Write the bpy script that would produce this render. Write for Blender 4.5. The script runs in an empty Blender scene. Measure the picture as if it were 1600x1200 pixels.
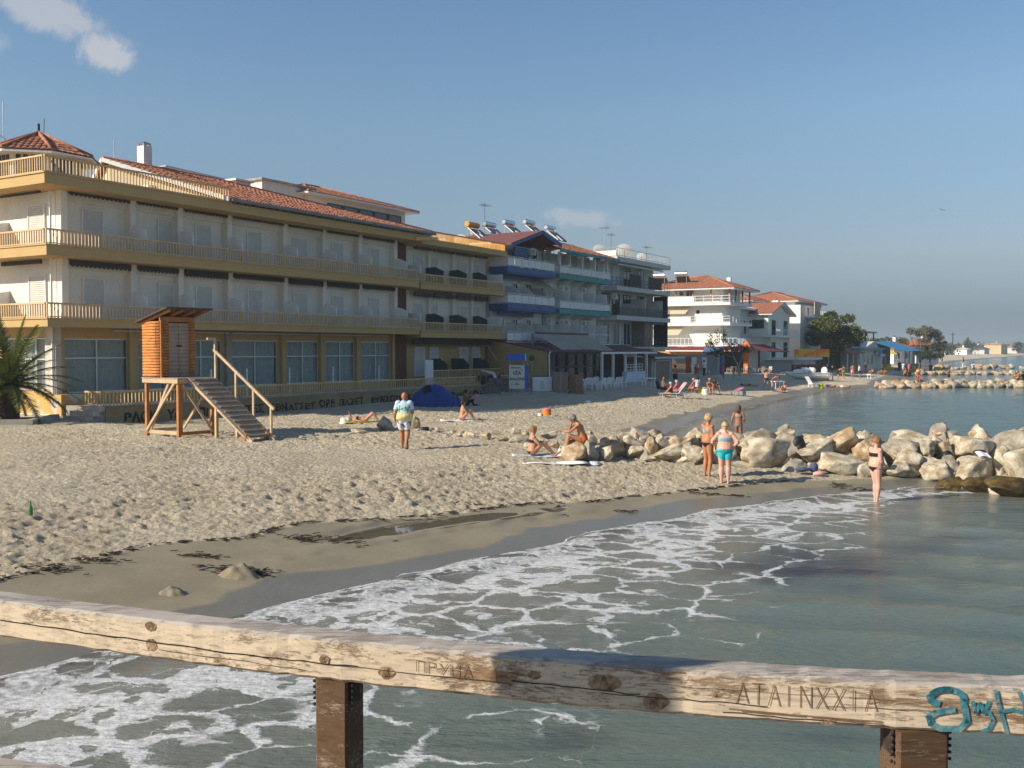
import bpy, bmesh, math, random
import numpy as np
from mathutils import Vector, Matrix, Euler, noise as mnoise
random.seed(7); RNG = np.random.default_rng(7)
R = math.radians
scene = bpy.context.scene
C = scene.collection
# ------------------------------------------------------------------ camera
cam_d = bpy.data.cameras.new('camera'); cam = bpy.data.objects.new('camera', cam_d); C.objects.link(cam)
cam.location = (0, 0, 3.95); cam.rotation_euler = (R(90 - 1.989), 0, 0)
cam_d.sensor_width = 36; cam_d.lens = 34.99; cam_d.clip_start = 0.05; cam_d.clip_end = 9000
scene.camera = cam
scene.view_settings.view_transform = 'Standard'; scene.view_settings.look = 'None'
scene.view_settings.exposure = EXPOSURE = 0.42; scene.view_settings.gamma = 1.0
# ------------------------------------------------------------------ sun + sky
SUN_EL, SUN_AZ = 30.0, 68.0            # shadows fall 68 deg to the right of the view
ldir = Vector((math.sin(R(SUN_AZ)) * math.cos(R(SUN_EL)), math.cos(R(SUN_AZ)) * math.cos(R(SUN_EL)), -math.sin(R(SUN_EL))))
sun_d = bpy.data.lights.new('sun', 'SUN'); sun_d.energy = 4.9; sun_d.angle = R(0.53); sun_d.color = (1.0, 0.885, 0.72)
sun = bpy.data.objects.new('sun', sun_d); C.objects.link(sun)
sun.rotation_euler = ldir.to_track_quat('-Z', 'Y').to_euler(); sun.location = (-60, -25, 40)
world = bpy.data.worlds.new('World'); scene.world = world; world.use_nodes = True
wn, wl = world.node_tree.nodes, world.node_tree.links; wn.clear()
wout = wn.new('ShaderNodeOutputWorld'); wbg = wn.new('ShaderNodeBackground'); wbg.inputs['Strength'].default_value = 0.098
sky = wn.new('ShaderNodeTexSky'); sky.sky_type = 'NISHITA'; sky.sun_disc = False
sky.sun_elevation = R(SUN_EL); sky.sun_rotation = R(180 + SUN_AZ); sky.altitude = 0
sky.air_density = 1.0; sky.dust_density = 0.5; sky.ozone_density = 2.5
wl.new(wbg.outputs[0], wout.inputs[0])
def wnode(t, **kw):
    n = wn.new(t)
    for k, v in kw.items(): setattr(n, k, v)
    return n
def wmath(op, a, b=None):
    n = wnode('ShaderNodeMath', operation=op)
    for i, s in enumerate((a, b)):
        if s is None: continue
        if isinstance(s, (int, float)): n.inputs[i].default_value = s
        else: wl.new(s, n.inputs[i])
    return n.outputs[0]
# small fair-weather clouds: noise inside a soft patch of sky around a few directions
wtc = wnode('ShaderNodeTexCoord')
def cloud_patch(az, el, waz, wel, thr, scale, amount, tilt=0.0):
    d = Vector((math.sin(R(az)) * math.cos(R(el)), math.cos(R(az)) * math.cos(R(el)), math.sin(R(el))))
    right = Vector((math.cos(R(az)), -math.sin(R(az)), 0)); up = right.cross(d) * 1.0
    r2 = right * math.cos(R(tilt)) + up * math.sin(R(tilt)); u2 = -right * math.sin(R(tilt)) + up * math.cos(R(tilt))
    def dot(v):
        n = wnode('ShaderNodeVectorMath', operation='DOT_PRODUCT'); wl.new(wtc.outputs['Generated'], n.inputs[0]); n.inputs[1].default_value = v; return n.outputs['Value']
    a = wmath('DIVIDE', dot(r2), math.sin(R(waz))); b = wmath('DIVIDE', dot(u2), math.sin(R(wel)))
    dist = wmath('SQRT', wmath('ADD', wmath('MULTIPLY', a, a), wmath('MULTIPLY', b, b)))
    front = wmath('GREATER_THAN', dot(d), 0.3)
    nz = wnode('ShaderNodeTexNoise'); nz.inputs['Scale'].default_value = scale; nz.inputs['Detail'].default_value = 5; nz.inputs['Roughness'].default_value = 0.68; nz.inputs['Distortion'].default_value = 0.5
    wl.new(wtc.outputs['Generated'], nz.inputs['Vector'])
    body = wmath('SUBTRACT', wmath('ADD', wmath('MULTIPLY', nz.outputs[0], 1.9), 0.05), dist)
    mr = wnode('ShaderNodeMapRange', interpolation_type='SMOOTHSTEP'); wl.new(body, mr.inputs[0]); mr.inputs[1].default_value = thr; mr.inputs[2].default_value = thr + 0.6
    mr.inputs[3].default_value = 0; mr.inputs[4].default_value = amount
    return wmath('MULTIPLY', mr.outputs[0], front)
c1 = cloud_patch(-24.6, 17.0, 4.4, 1.5, 0.05, 20, 0.50, -22)
c2 = cloud_patch(-21.9, 15.3, 2.0, 1.25, 0.12, 26, 0.60, -12)
c3 = cloud_patch(3.6, 7.5, 3.6, 0.75, 0.12, 40, 0.30, -3)
c4 = cloud_patch(-27.2, 15.2, 1.5, 0.8, 0.2, 24, 0.18)
cf = wmath('MAXIMUM', wmath('MAXIMUM', c1, c2), wmath('MAXIMUM', c3, c4))
wmx = wnode('ShaderNodeMix', data_type='RGBA'); wl.new(cf, wmx.inputs['Factor'])
tint = wnode('ShaderNodeMix', data_type='RGBA', blend_type='MULTIPLY'); tint.inputs['Factor'].default_value = 1.0
sepz = wnode('ShaderNodeSeparateXYZ'); wl.new(wtc.outputs['Generated'], sepz.inputs[0])
ramp = wnode('ShaderNodeValToRGB'); wl.new(sepz.outputs['Z'], ramp.inputs[0]); els = ramp.color_ramp.elements   # blue haze towards the horizon, the same all round
for i, (p, c) in enumerate(((0.0, (.36, .48, .72)), (.014, (.38, .48, .70)), (.035, (.44, .525, .74)), (.094, (.98, .92, .95)), (.225, (1.33, 1.39, 1.34)), (.34, (1.28, 1.43, 1.49)))):
    e = els[i] if i < 2 else els.new(p)
    e.position = p; e.color = tuple(x / 1.5 for x in c) + (1,)
wl.new(ramp.outputs[0], tint.inputs['B']); wl.new(sky.outputs[0], tint.inputs['A'])
wl.new(tint.outputs['Result'], wmx.inputs['A']); wmx.inputs['B'].default_value = (5.4, 5.1, 4.9, 1)
wl.new(wmx.outputs['Result'], wbg.inputs['Color'])
# ------------------------------------------------------------------ helpers
DANG = R(31.2); DV = (math.sin(DANG), math.cos(DANG)); NV = (math.cos(DANG), -math.sin(DANG))
OX, OY = -20.0335, 43.0                # corner of the hotel terrace: u runs along the row of houses, v into them, -v to the sea
FRZ = math.atan2(DV[1], DV[0])
def wor(u, v): return (OX + u * DV[0] - v * NV[0], OY + u * DV[1] - v * NV[1])
def loc(X, Y): return ((X - OX) * DV[0] + (Y - OY) * DV[1], -((X - OX) * NV[0] + (Y - OY) * NV[1]))
MATS = {}
def nd(nt, t, **kw):
    n = nt.nodes.new(t)
    for k, v in kw.items(): setattr(n, k, v)
    return n
def lin(c): return tuple(((x / 12.92) if x <= .04045 else ((x + .055) / 1.055) ** 2.4) for x in c)
def hexc(h): return lin(tuple(int(h[i:i + 2], 16) / 255 for i in (0, 2, 4)))
def pm(name, col, rough=.7, var=.12, scale=2.0, bump=0.0, bscale=40., metal=0., spec=.35, stretch=(1, 1, 1), col2=None, thr=(.35, .65), fine=.06, trans=0.):
    """plain procedural surface: base colour broken up by two noises, optional second colour in patches, fine bump"""
    if name in MATS: return MATS[name]
    m = bpy.data.materials.new(name); m.use_nodes = True; nt = m.node_tree; L = nt.links
    b = nt.nodes['Principled BSDF']; b.inputs['Roughness'].default_value = rough; b.inputs['Metallic'].default_value = metal
    b.inputs['Specular IOR Level'].default_value = spec
    tc = nd(nt, 'ShaderNodeTexCoord'); mp = nd(nt, 'ShaderNodeMapping'); mp.inputs['Scale'].default_value = stretch
    L.new(tc.outputs['Object'], mp.inputs['Vector'])
    n1 = nd(nt, 'ShaderNodeTexNoise'); n1.inputs['Scale'].default_value = scale; n1.inputs['Detail'].default_value = 5; n1.inputs['Roughness'].default_value = .6
    L.new(mp.outputs[0], n1.inputs['Vector'])
    rp = nd(nt, 'ShaderNodeMapRange'); L.new(n1.outputs[0], rp.inputs[0]); rp.inputs[1].default_value = thr[0]; rp.inputs[2].default_value = thr[1]
    mx = nd(nt, 'ShaderNodeMix', data_type='RGBA'); L.new(rp.outputs[0], mx.inputs['Factor'])
    a = tuple(min(1, c * (1 - var)) for c in col); c2 = col2 if col2 else tuple(min(1, c * (1 + var)) for c in col)
    mx.inputs['A'].default_value = (*a, 1); mx.inputs['B'].default_value = (*c2, 1)
    out = mx.outputs['Result']
    n2 = nd(nt, 'ShaderNodeTexNoise'); n2.inputs['Scale'].default_value = bscale; n2.inputs['Detail'].default_value = 3; L.new(mp.outputs[0], n2.inputs['Vector'])
    if fine:
        r2 = nd(nt, 'ShaderNodeMapRange'); L.new(n2.outputs[0], r2.inputs[0]); r2.inputs[1].default_value = .3; r2.inputs[2].default_value = .7
        r2.inputs[3].default_value = 1 - fine; r2.inputs[4].default_value = 1 + fine
        vm = nd(nt, 'ShaderNodeVectorMath', operation='SCALE'); L.new(out, vm.inputs[0]); L.new(r2.outputs[0], vm.inputs['Scale']); out = vm.outputs[0]
    L.new(out, b.inputs['Base Color'])
    if bump:
        bp = nd(nt, 'ShaderNodeBump'); bp.inputs['Strength'].default_value = bump; bp.inputs['Distance'].default_value = .02
        L.new(n2.outputs[0], bp.inputs['Height']); L.new(bp.outputs[0], b.inputs['Normal'])
    if trans:
        ad = nd(nt, 'ShaderNodeMixShader'); ad.inputs[0].default_value = trans; tr = nd(nt, 'ShaderNodeBsdfTranslucent'); L.new(out, tr.inputs[0])
        L.new(b.outputs[0], ad.inputs[1]); L.new(tr.outputs[0], ad.inputs[2]); L.new(ad.outputs[0], nt.nodes['Material Output'].inputs[0])
    MATS[name] = m; return m
class M:
    """collects faces for one mesh"""
    def __init__(s): s.v = []; s.f = []
    def add(s, vs, fs):
        o = len(s.v); s.v += [tuple(p) for p in vs]; s.f += [tuple(i + o for i in f) for f in fs]; return s
    def box(s, x0, x1, y0, y1, z0, z1):
        return s.add([(x0, y0, z0), (x1, y0, z0), (x1, y1, z0), (x0, y1, z0), (x0, y0, z1), (x1, y0, z1), (x1, y1, z1), (x0, y1, z1)],
                     [(0, 3, 2, 1), (4, 5, 6, 7), (0, 1, 5, 4), (1, 2, 6, 5), (2, 3, 7, 6), (3, 0, 4, 7)])
    def boxes(s, *bs):
        for b in bs: s.box(*b)
        return s
    def beam(s, p, q, w, h, up=(0, 0, 1)):
        p, q = Vector(p), Vector(q); d = (q - p).normalized(); up = Vector(up)
        if abs(d.dot(up)) > .99: up = Vector((0, 1, 0))
        sx = d.cross(up).normalized() * w / 2; sz = sx.cross(d).normalized() * h / 2
        vs = [p - sx - sz, p + sx - sz, p + sx + sz, p - sx + sz, q - sx - sz, q + sx - sz, q + sx + sz, q - sx + sz]
        return s.add(vs, [(0, 1, 2, 3), (7, 6, 5, 4), (0, 4, 5, 1), (1, 5, 6, 2), (2, 6, 7, 3), (3, 7, 4, 0)])
    def tube(s, pts, rad, n=8, cap=True, sq=None):
        pts = [Vector(p) for p in pts]; k = len(pts)
        if isinstance(rad, (int, float)): rad = [rad] * k
        o = len(s.v); t0 = (pts[1] - pts[0]).normalized(); a = Vector((0, 0, 1)) if abs(t0.z) < .9 else Vector((1, 0, 0)); nx = t0.cross(a).normalized()
        for i in range(k):
            t = (pts[min(i + 1, k - 1)] - pts[max(i - 1, 0)]).normalized(); nx = (nx - t * nx.dot(t)).normalized(); ny = t.cross(nx)
            for j in range(n):
                an = 2 * math.pi * j / n; s.v.append(tuple(pts[i] + (nx * math.cos(an) + ny * math.sin(an)) * rad[i]))
        for i in range(k - 1):
            for j in range(n): s.f.append((o + i * n + j, o + i * n + (j + 1) % n, o + (i + 1) * n + (j + 1) % n, o + (i + 1) * n + j))
        if cap: s.f.append(tuple(o + j for j in range(n))[::-1]); s.f.append(tuple(o + (k - 1) * n + j for j in range(n)))
        return s
    def lathe(s, prof, c=(0, 0, 0), n=12, a0=0):
        o = len(s.v)
        for r, z in prof:
            for j in range(n):
                an = a0 + 2 * math.pi * j / n; s.v.append((c[0] + r * math.cos(an), c[1] + r * math.sin(an), c[2] + z))
        for i in range(len(prof) - 1):
            for j in range(n): s.f.append((o + i * n + j, o + i * n + (j + 1) % n, o + (i + 1) * n + (j + 1) % n, o + (i + 1) * n + j))
        s.f.append(tuple(o + j for j in range(n))[::-1]); e = o + (len(prof) - 1) * n; s.f.append(tuple(e + j for j in range(n)))
        return s
    def prism(s, poly, d):
        """polygon (3d points) extruded by vector d"""
        n = len(poly); d = Vector(d); a = [Vector(p) for p in poly]; b = [p + d for p in a]
        return s.add(a + b, [tuple(range(n))[::-1], tuple(range(n, 2 * n))] + [(i, (i + 1) % n, n + (i + 1) % n, n + i) for i in range(n)])
    def ell(s, c, r, nu=10, nv=7, rot=None):
        c = Vector(c); o = len(s.v); rm = rot or Matrix.Identity(3)
        def P(i, j):
            th = math.pi * i / nv; ph = 2 * math.pi * j / nu
            return c + rm @ Vector((r[0] * math.sin(th) * math.cos(ph), r[1] * math.sin(th) * math.sin(ph), r[2] * math.cos(th)))
        s.v.append(tuple(P(0, 0)))
        for i in range(1, nv):
            for j in range(nu): s.v.append(tuple(P(i, j)))
        s.v.append(tuple(P(nv, 0))); e = len(s.v) - 1
        for j in range(nu):
            s.f.append((o, o + 1 + j, o + 1 + (j + 1) % nu)); s.f.append((e, o + 1 + (nv - 2) * nu + (j + 1) % nu, o + 1 + (nv - 2) * nu + j))
        for i in range(nv - 2):
            for j in range(nu):
                a = o + 1 + i * nu; b = a + nu; s.f.append((a + j, b + j, b + (j + 1) % nu, a + (j + 1) % nu))
        return s
    def sheet(s, P, nu, nv, close=False):
        o = len(s.v)
        for i in range(nu + 1):
            for j in range(nv + 1): s.v.append(tuple(P(i / nu, j / nv)))
        for i in range(nu):
            for j in range(nv): a = o + i * (nv + 1) + j; s.f.append((a, a + nv + 1, a + nv + 2, a + 1))
        return s
    def mesh(s, name, smooth=False):
        me = bpy.data.meshes.new(name); me.from_pydata(s.v, [], s.f); me.update()
        if smooth: me.polygons.foreach_set('use_smooth', [True] * len(me.polygons))
        return me
    def obj(s, name, mat, parent=None, smooth=False, stuff=False, fixn=False):
        me = s.mesh(name, smooth); me.materials.append(mat)
        if fixn:
            bm = bmesh.new(); bm.from_mesh(me); bmesh.ops.recalc_face_normals(bm, faces=bm.faces); bm.to_mesh(me); bm.free()
        o = bpy.data.objects.new(name, me); C.objects.link(o)
        if parent: o.parent = parent
        if stuff: o['kind'] = 'stuff'
        return o
def tag(o, label, cat=None, group=None):
    o['label'] = label
    if cat: o['category'] = cat
    if group: o['group'] = group
    return o
def thing(name, label, cat, p=(0, 0, 0), rz=0, group=None):
    o = bpy.data.objects.new(name, None); C.objects.link(o); o.location = p; o.rotation_euler = (0, 0, rz); o.empty_display_size = .3
    return tag(o, label, cat, group)
def framed(name, label, cat, group=None):
    """a thing whose children are built in the frame of the row of houses (x = u, y = v)"""
    return thing(name, label, cat, (OX, OY, 0), FRZ, group)
def link(name, me, parent=None, p=(0, 0, 0), rot=None, sc=None, mat=None):
    o = bpy.data.objects.new(name, me); C.objects.link(o); o.location = p
    if parent: o.parent = parent
    if rot is not None: o.rotation_euler = rot
    if sc is not None: o.scale = sc
    return o
def copy_thing(root, p, rz, label, sc=None):
    c = root.copy(); C.objects.link(c); c.location = p; c.rotation_euler = (0, 0, rz); c['label'] = label
    if sc: c.scale = sc
    for ch in root.children:
        k = ch.copy(); C.objects.link(k); k.parent = c
        for g in ch.children: q = g.copy(); C.objects.link(q); q.parent = k
    return c
def text_mesh(txt, size, ext=.002, bold=0.0):
    cu = bpy.data.curves.new('lettering', 'FONT'); cu.body = txt; cu.size = size; cu.extrude = ext; cu.offset = bold; cu.resolution_u = 3
    o = bpy.data.objects.new('lettering', cu); C.objects.link(o); dg = bpy.context.evaluated_depsgraph_get()
    me = bpy.data.meshes.new_from_object(o.evaluated_get(dg)); bpy.data.objects.remove(o); bpy.data.curves.remove(cu); return me
def strokes(m, P, lines, w, ext):
    """brush strokes: each line a list of (a,b) pairs mapped by P(a,b)->3d with P(a,b,h) height"""
    for ln in lines:
        for (a0, b0), (a1, b1) in zip(ln[:-1], ln[1:]):
            d = Vector((a1 - a0, b1 - b0)); l = d.length or 1e-6; d /= l; nx, ny = -d.y * w / 2, d.x * w / 2; ex, ey = d.x * w * .3, d.y * w * .3
            q = [(a0 - ex + nx, b0 - ey + ny), (a0 - ex - nx, b0 - ey - ny), (a1 + ex - nx, b1 + ey - ny), (a1 + ex + nx, b1 + ey + ny)]
            m.add([P(a, b, ext) for a, b in q], [(0, 1, 2, 3)])
# ------------------------------------------------------------------ value noise for the ground
def vnoise(x, y, seed=0):
    xi = np.floor(x).astype(np.int64); yi = np.floor(y).astype(np.int64); fx = x - xi; fy = y - yi
    fx = fx * fx * (3 - 2 * fx); fy = fy * fy * (3 - 2 * fy)
    def h(a, b):
        n = (a * 374761393 + b * 668265263 + seed * 974711) & 0x7fffffff; n = ((n ^ (n >> 13)) * 1274126177) & 0x7fffffff; return ((n ^ (n >> 16)) & 0xffff) / 65535.0
    return (h(xi, yi) * (1 - fx) + h(xi + 1, yi) * fx) * (1 - fy) + (h(xi, yi + 1) * (1 - fx) + h(xi + 1, yi + 1) * fx) * fy
def hash2(a, b, seed):
    n = (a * 374761393 + b * 668265263 + seed * 974711) & 0x7fffffff; n = ((n ^ (n >> 13)) * 1274126177) & 0x7fffffff; return ((n ^ (n >> 16)) & 0xffff) / 65535.0
def prints(x, y, cell, seed):
    """footprints: one dent with a raised rim per grid cell, turned and sized at random"""
    xi = np.floor(x / cell).astype(np.int64); yi = np.floor(y / cell).astype(np.int64); out = np.zeros_like(x)
    for dx in (-1, 0, 1):
        for dy in (-1, 0, 1):
            a = xi + dx; b = yi + dy
            cx = (a + hash2(a, b, seed)) * cell; cy = (b + hash2(a, b, seed + 1)) * cell; th = hash2(a, b, seed + 2) * 6.283; sz = (.22 + .26 * hash2(a, b, seed + 3)) * cell; dp = .3 + .9 * hash2(a, b, seed + 4)
            px = x - cx; py = y - cy; p = (px * np.cos(th) + py * np.sin(th)) / (sz * 1.5); q = (-px * np.sin(th) + py * np.cos(th)) / sz; r2 = p * p + q * q
            out += dp * (-1.0 * np.exp(-r2 * 1.6) + .42 * np.exp(-((np.sqrt(r2) - 1.25) ** 2) * 7))
    return out
SH_U = [-400, -60, -19.5, -14.9, -10.4, -8.2, -6.6, -4.8, -3.2, -1.6, 1.2, 3.4, 5.1, 7.5, 9.5, 11.5, 14, 21, 27, 38.7, 54, 71, 79, 84, 92, 100, 122, 150, 180, 230, 324, 662, 1500, 4000]
SH_W = [20, 25, 28.0, 28.5, 29.4, 29.9, 30.1, 30.7, 30.9, 31.9, 32.9, 34.6, 35.4, 34.5, 30, 25, 22.2, 20.5, 19.2, 18.1, 16.7, 15.6, 17.0, 18.6, 17.2, 16.0, 13.5, 11.5, 7.0, 2.5, -5.4, -8.6, -8.6, -8.6]
PT = [-400, -60, -20, -8, -3, 0, 1.5, 4, 6, 11, 18, 24, 34, 60, 400]
PZ = [-12, -4.5, -1.5, -.7, -.28, 0, .1, .34, .5, .80, .82, .76, .74, .9, 1.4]
def shore(u): return np.interp(u, SH_U, SH_W) + .22 * (vnoise(u * .55, u * 0 + 3.3, 5) - .5) * np.clip((60 - u) / 30, 0, 1)
def kfac(u): return np.interp(u, [-4, 1.2, 4, 12, 16], [1, .45, .4, .4, .55])
def ground_uw(u, w, fine=False):
    u = np.asarray(u, float); w = np.asarray(w, float); t = shore(u) - w; k = kfac(u); tt = np.where(t > 0, t / (k + (1 - k) * np.clip(t / 9, 0, 1)), t)
    z = np.interp(tt, PT, PZ)
    z = z + .34 * np.clip((u - 24) / 16, 0, 1) * np.clip((t - 5) / 7, 0, 1)
    dry = np.clip((z - .36) / .12, 0, 1)
    z = z + dry * .10 * (vnoise(u * .35 + 9, w * .35, 1) - .5) + dry * .05 * (vnoise(u * 1.1, w * 1.1, 2) - .5)
    z = z + .012 * (vnoise(u * .8, w * .5, 11) - .5) * (t > 0)
    # hollow that holds the puddle
    pu, pw = -8.9, 27.1; a = R(-38 + 31); 
    z = z + .22 * np.clip((2.2 - u) / 3, 0, 1) * np.clip((9 - w) / 6, 0, 1)
    return z
def ground(X, Y):
    u, v = loc(X, Y); return float(ground_uw(np.array([u]), np.array([-v]))[0])
def axis(segs):
    out = [segs[0][0]]
    for a, b, s0, s1 in segs:
        x = a
        while x < b - 1e-6:
            f = (x - a) / (b - a); st = s0 * (s1 / s0) ** f; x = min(b, x + st); out.append(x)
    return np.array(out)
def grid_obj(name, us, ws, zf, mat, attrs=(), smooth=True):
    U, W = np.meshgrid(us, ws, indexing='ij'); Z = zf(U, W)
    X = OX + U * DV[0] + W * NV[0]; Y = OY + U * DV[1] + W * NV[1]; nu, nw = U.shape
    co = np.stack([X, Y, Z], -1).reshape(-1, 3).astype(np.float32); idx = np.arange(nu * nw).reshape(nu, nw)
    # w grows to the sea (right of u), so this order faces up
    q = np.stack([idx[:-1, :-1], idx[:-1, 1:], idx[1:, 1:], idx[1:, :-1]], -1).reshape(-1, 4)
    me = bpy.data.meshes.new(name); me.vertices.add(len(co)); me.vertices.foreach_set('co', co.ravel())
    me.loops.add(q.size); me.loops.foreach_set('vertex_index', q.ravel().astype(np.int32)); me.polygons.add(len(q))
    me.polygons.foreach_set('loop_start', np.arange(0, q.size, 4, dtype=np.int32)); me.polygons.foreach_set('loop_total', np.full(len(q), 4, np.int32))
    me.update(calc_edges=True); me.validate()
    if me.polygons[0].normal.z < 0: me.flip_normals()
    me.polygons.foreach_set('use_smooth', np.ones(len(q), bool))
    for an, af in attrs:
        a = me.attributes.new(an, 'FLOAT', 'POINT'); a.data.foreach_set('value', af(U, W, Z).ravel().astype(np.float32))
    me.materials.append(mat); o = bpy.data.objects.new(name, me); C.objects.link(o); return o
# ---- sand
def sand_material():
    m = bpy.data.materials.new('beach_sand'); m.use_nodes = True; nt = m.node_tree; L = nt.links; b = nt.nodes['Principled BSDF']
    tc = nd(nt, 'ShaderNodeTexCoord'); at = nd(nt, 'ShaderNodeAttribute', attribute_name='wet'); fl = nd(nt, 'ShaderNodeAttribute', attribute_name='film')
    n1 = nd(nt, 'ShaderNodeTexNoise'); n1.inputs['Scale'].default_value = .6; n1.inputs['Detail'].default_value = 8; n1.inputs['Roughness'].default_value = .65; L.new(tc.outputs['Object'], n1.inputs['Vector'])
    n2 = nd(nt, 'ShaderNodeTexNoise'); n2.inputs['Scale'].default_value = 14; n2.inputs['Detail'].default_value = 6; n2.inputs['Roughness'].default_value = .7; L.new(tc.outputs['Object'], n2.inputs['Vector'])
    n3 = nd(nt, 'ShaderNodeTexNoise'); n3.inputs['Scale'].default_value = 130; n3.inputs['Detail'].default_value = 2; L.new(tc.outputs['Object'], n3.inputs['Vector'])
    def mix(f, a, bb):
        x = nd(nt, 'ShaderNodeMix', data_type='RGBA')
        for s, v in (('Factor', f), ('A', a), ('B', bb)):
            if isinstance(v, tuple): x.inputs[s].default_value = (*v, 1)
            elif isinstance(v, (int, float)): x.inputs[s].default_value = v
            else: L.new(v, x.inputs[s])
        return x.outputs['Result']
    def rng(s, a, bb, c=0, d=1):
        r = nd(nt, 'ShaderNodeMapRange'); L.new(s, r.inputs[0]); r.inputs[1].default_value = a; r.inputs[2].default_value = bb; r.inputs[3].default_value = c; r.inputs[4].default_value = d; return r.outputs[0]
    dry = mix(rng(n1.outputs[0], .35, .68), (.57, .485, .345), (.73, .645, .485)); dry = mix(rng(n2.outputs[0], .52, .72, 0, .5), dry, (.34, .27, .18))
    dry = mix(rng(n3.outputs[0], .58, .72, 0, .7), dry, (.20, .15, .09))
    wet = mix(rng(n1.outputs[0], .4, .65), (.225, .19, .125), (.285, .245, .165)); wet = mix(rng(n2.outputs[0], .5, .8, 0, .25), wet, (.15, .125, .08))
    col = mix(at.outputs['Fac'], dry, wet); col = mix(fl.outputs['Fac'], col, (.155, .143, .112)); bub = nd(nt, 'ShaderNodeMath', operation='MULTIPLY'); L.new(rng(n3.outputs[0], .64, .70), bub.inputs[0]); L.new(fl.outputs['Fac'], bub.inputs[1]); b2 = nd(nt, 'ShaderNodeMath', operation='MULTIPLY'); L.new(bub.outputs[0], b2.inputs[0]); L.new(rng(n1.outputs[0], .42, .60), b2.inputs[1]); col = mix(b2.outputs[0], col, (.6, .6, .58))
    L.new(col, b.inputs['Base Color'])
    rm = nd(nt, 'ShaderNodeMath', operation='MULTIPLY'); 
    r1 = rng(fl.outputs['Fac'], 0, 1, 1, .45); r2 = rng(at.outputs['Fac'], 0, 1, .95, .62); L.new(r1, rm.inputs[0]); L.new(r2, rm.inputs[1]); L.new(rm.outputs[0], b.inputs['Roughness'])
    b.inputs['Specular IOR Level'].default_value = .35
    inv = rng(at.outputs['Fac'], 0, 1, 1, .08)
    hm = nd(nt, 'ShaderNodeMath', operation='MULTIPLY_ADD'); L.new(n2.outputs[0], hm.inputs[0]); hm.inputs[1].default_value = 1.6; L.new(n3.outputs[0], hm.inputs[2])
    vo = nd(nt, 'ShaderNodeTexVoronoi', feature='F1'); vo.inputs['Scale'].default_value = 8.5; L.new(tc.outputs['Object'], vo.inputs['Vector'])
    hv = nd(nt, 'ShaderNodeMath', operation='MULTIPLY_ADD'); L.new(vo.outputs['Distance'], hv.inputs[0]); hv.inputs[1].default_value = 1.9; L.new(hm.outputs[0], hv.inputs[2]); hm = hv
    bp = nd(nt, 'ShaderNodeBump'); bp.inputs['Distance'].default_value = .05; L.new(hm.outputs[0], bp.inputs['Height']); L.new(inv, bp.inputs['Strength']); L.new(bp.outputs[0], b.inputs['Normal'])
    return m
PUD = (-1.8, 21.05); PUDZ = ground(*PUD) - .012      # puddle centre, world X Y
def puddle_d(X, Y):
    a = R(42.8); dx = X - PUD[0]; dy = Y - PUD[1]; p = dx * math.cos(a) + dy * math.sin(a); q = -dx * math.sin(a) + dy * math.cos(a)
    return np.sqrt((p / 2.9) ** 2 + ((q + .03 * p * p - .1) / (.42)) ** 2)
def wetness(U, W):
    t = shore(U) - W; edge = np.interp(U, [-40, -17, -11, -6, -3, 1, 4, 12, 20, 60, 100], [4.3, 4.1, 4.1, 2.9, 2.3, 1.7, 1.2, 2.0, 1.5, 1.6, 2.0]) + .55 * (vnoise(U * .7, U * 0 + 1.7, 21) - .5) + .25 * (vnoise(U * 2.6, W * 2.6, 22) - .5)
    return np.clip((edge - t) / .18 + .5, 0, 1)
def sand_z(U, W):
    z = ground_uw(U, W); wet = wetness(U, W); t = shore(U) - W; near = np.clip((60 - U) / 25, 0, 1) * (W > 3)
    fp = prints(U, W, .28, 31) * .042 + prints(U + 7.3, W + 2.1, .45, 41) * .030 + prints(U, W, .20, 51) * .036
    fp += .04 * (vnoise(U * 4.2, W * 4.2, 61) - .5) + .035 * (vnoise(U * 8.1, W * 8.1, 62) - .5)
    amp = .35 + 1.0 * np.clip(vnoise(U * .28, W * .28, 71) * 1.6 - .3 + .3 * np.exp(-((t - 6) / 2.5) ** 2), 0, 1)
    z = z + fp * amp * (1 - wet) * near * np.clip(t / 3, 0, 1)
    z = z + wet * (t > -.2) * .01 * (vnoise(U * 1.7, W * 1.7, 72) - .5)
    X = OX + U * DV[0] + W * NV[0]; Y = OY + U * DV[1] + W * NV[1]
    d = puddle_d(X, Y) + .5 * (vnoise(X * 2.2, Y * 2.2, 95) - .5); kk = np.clip((1.75 - d) / .6, 0, 1); z = z * (1 - kk) + kk * (PUDZ + .035 * (d - 1))
    # low scarp behind the walking man, little dune
    dx, dy = X + 1.0, Y - 29.4; z = z + .16 * np.exp(-((dx * .9 + dy * .1) / 1.5) ** 2 - ((dy) / .7) ** 2)
    return z
def film(U, W, Z):
    t = shore(U) - W; e = 1.15 + .9 * (vnoise(U * .5, U * 0 + 8, 81) - .5) + .3 * (vnoise(U * 1.9, W * .2, 82) - .5)
    f = np.clip((e - t) / .12, 0, 1) * np.clip((40 - U) / 10, 0.35, 1)
    return np.clip(f, 0, 1)
us = axis([(-700, -60, 60, 6), (-60, -24, 5, .4), (-24, -19.5, .3, .065), (-19.5, 9, .062, .062), (9, 60, .065, .4), (60, 200, .5, 5), (200, 1500, 5, 80), (1500, 4000, 100, 300)])
ws = axis([(-2500, -100, 300, 20), (-100, 4, 15, .4), (4, 11, .16, .085), (11, 28, .062, .062), (28, 34, .085, .085), (34, 42, .1, .8), (42, 120, 1, 20), (120, 400, 40, 80)])
SAND = sand_material()
beach = grid_obj('beach_ground', us, ws, sand_z, SAND, [('wet', lambda U, W, Z: wetness(U, W)), ('film', film)])
beach['kind'] = 'structure'; beach['label'] = 'trodden pale sand beach with a darker wet strip along the water'
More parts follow.
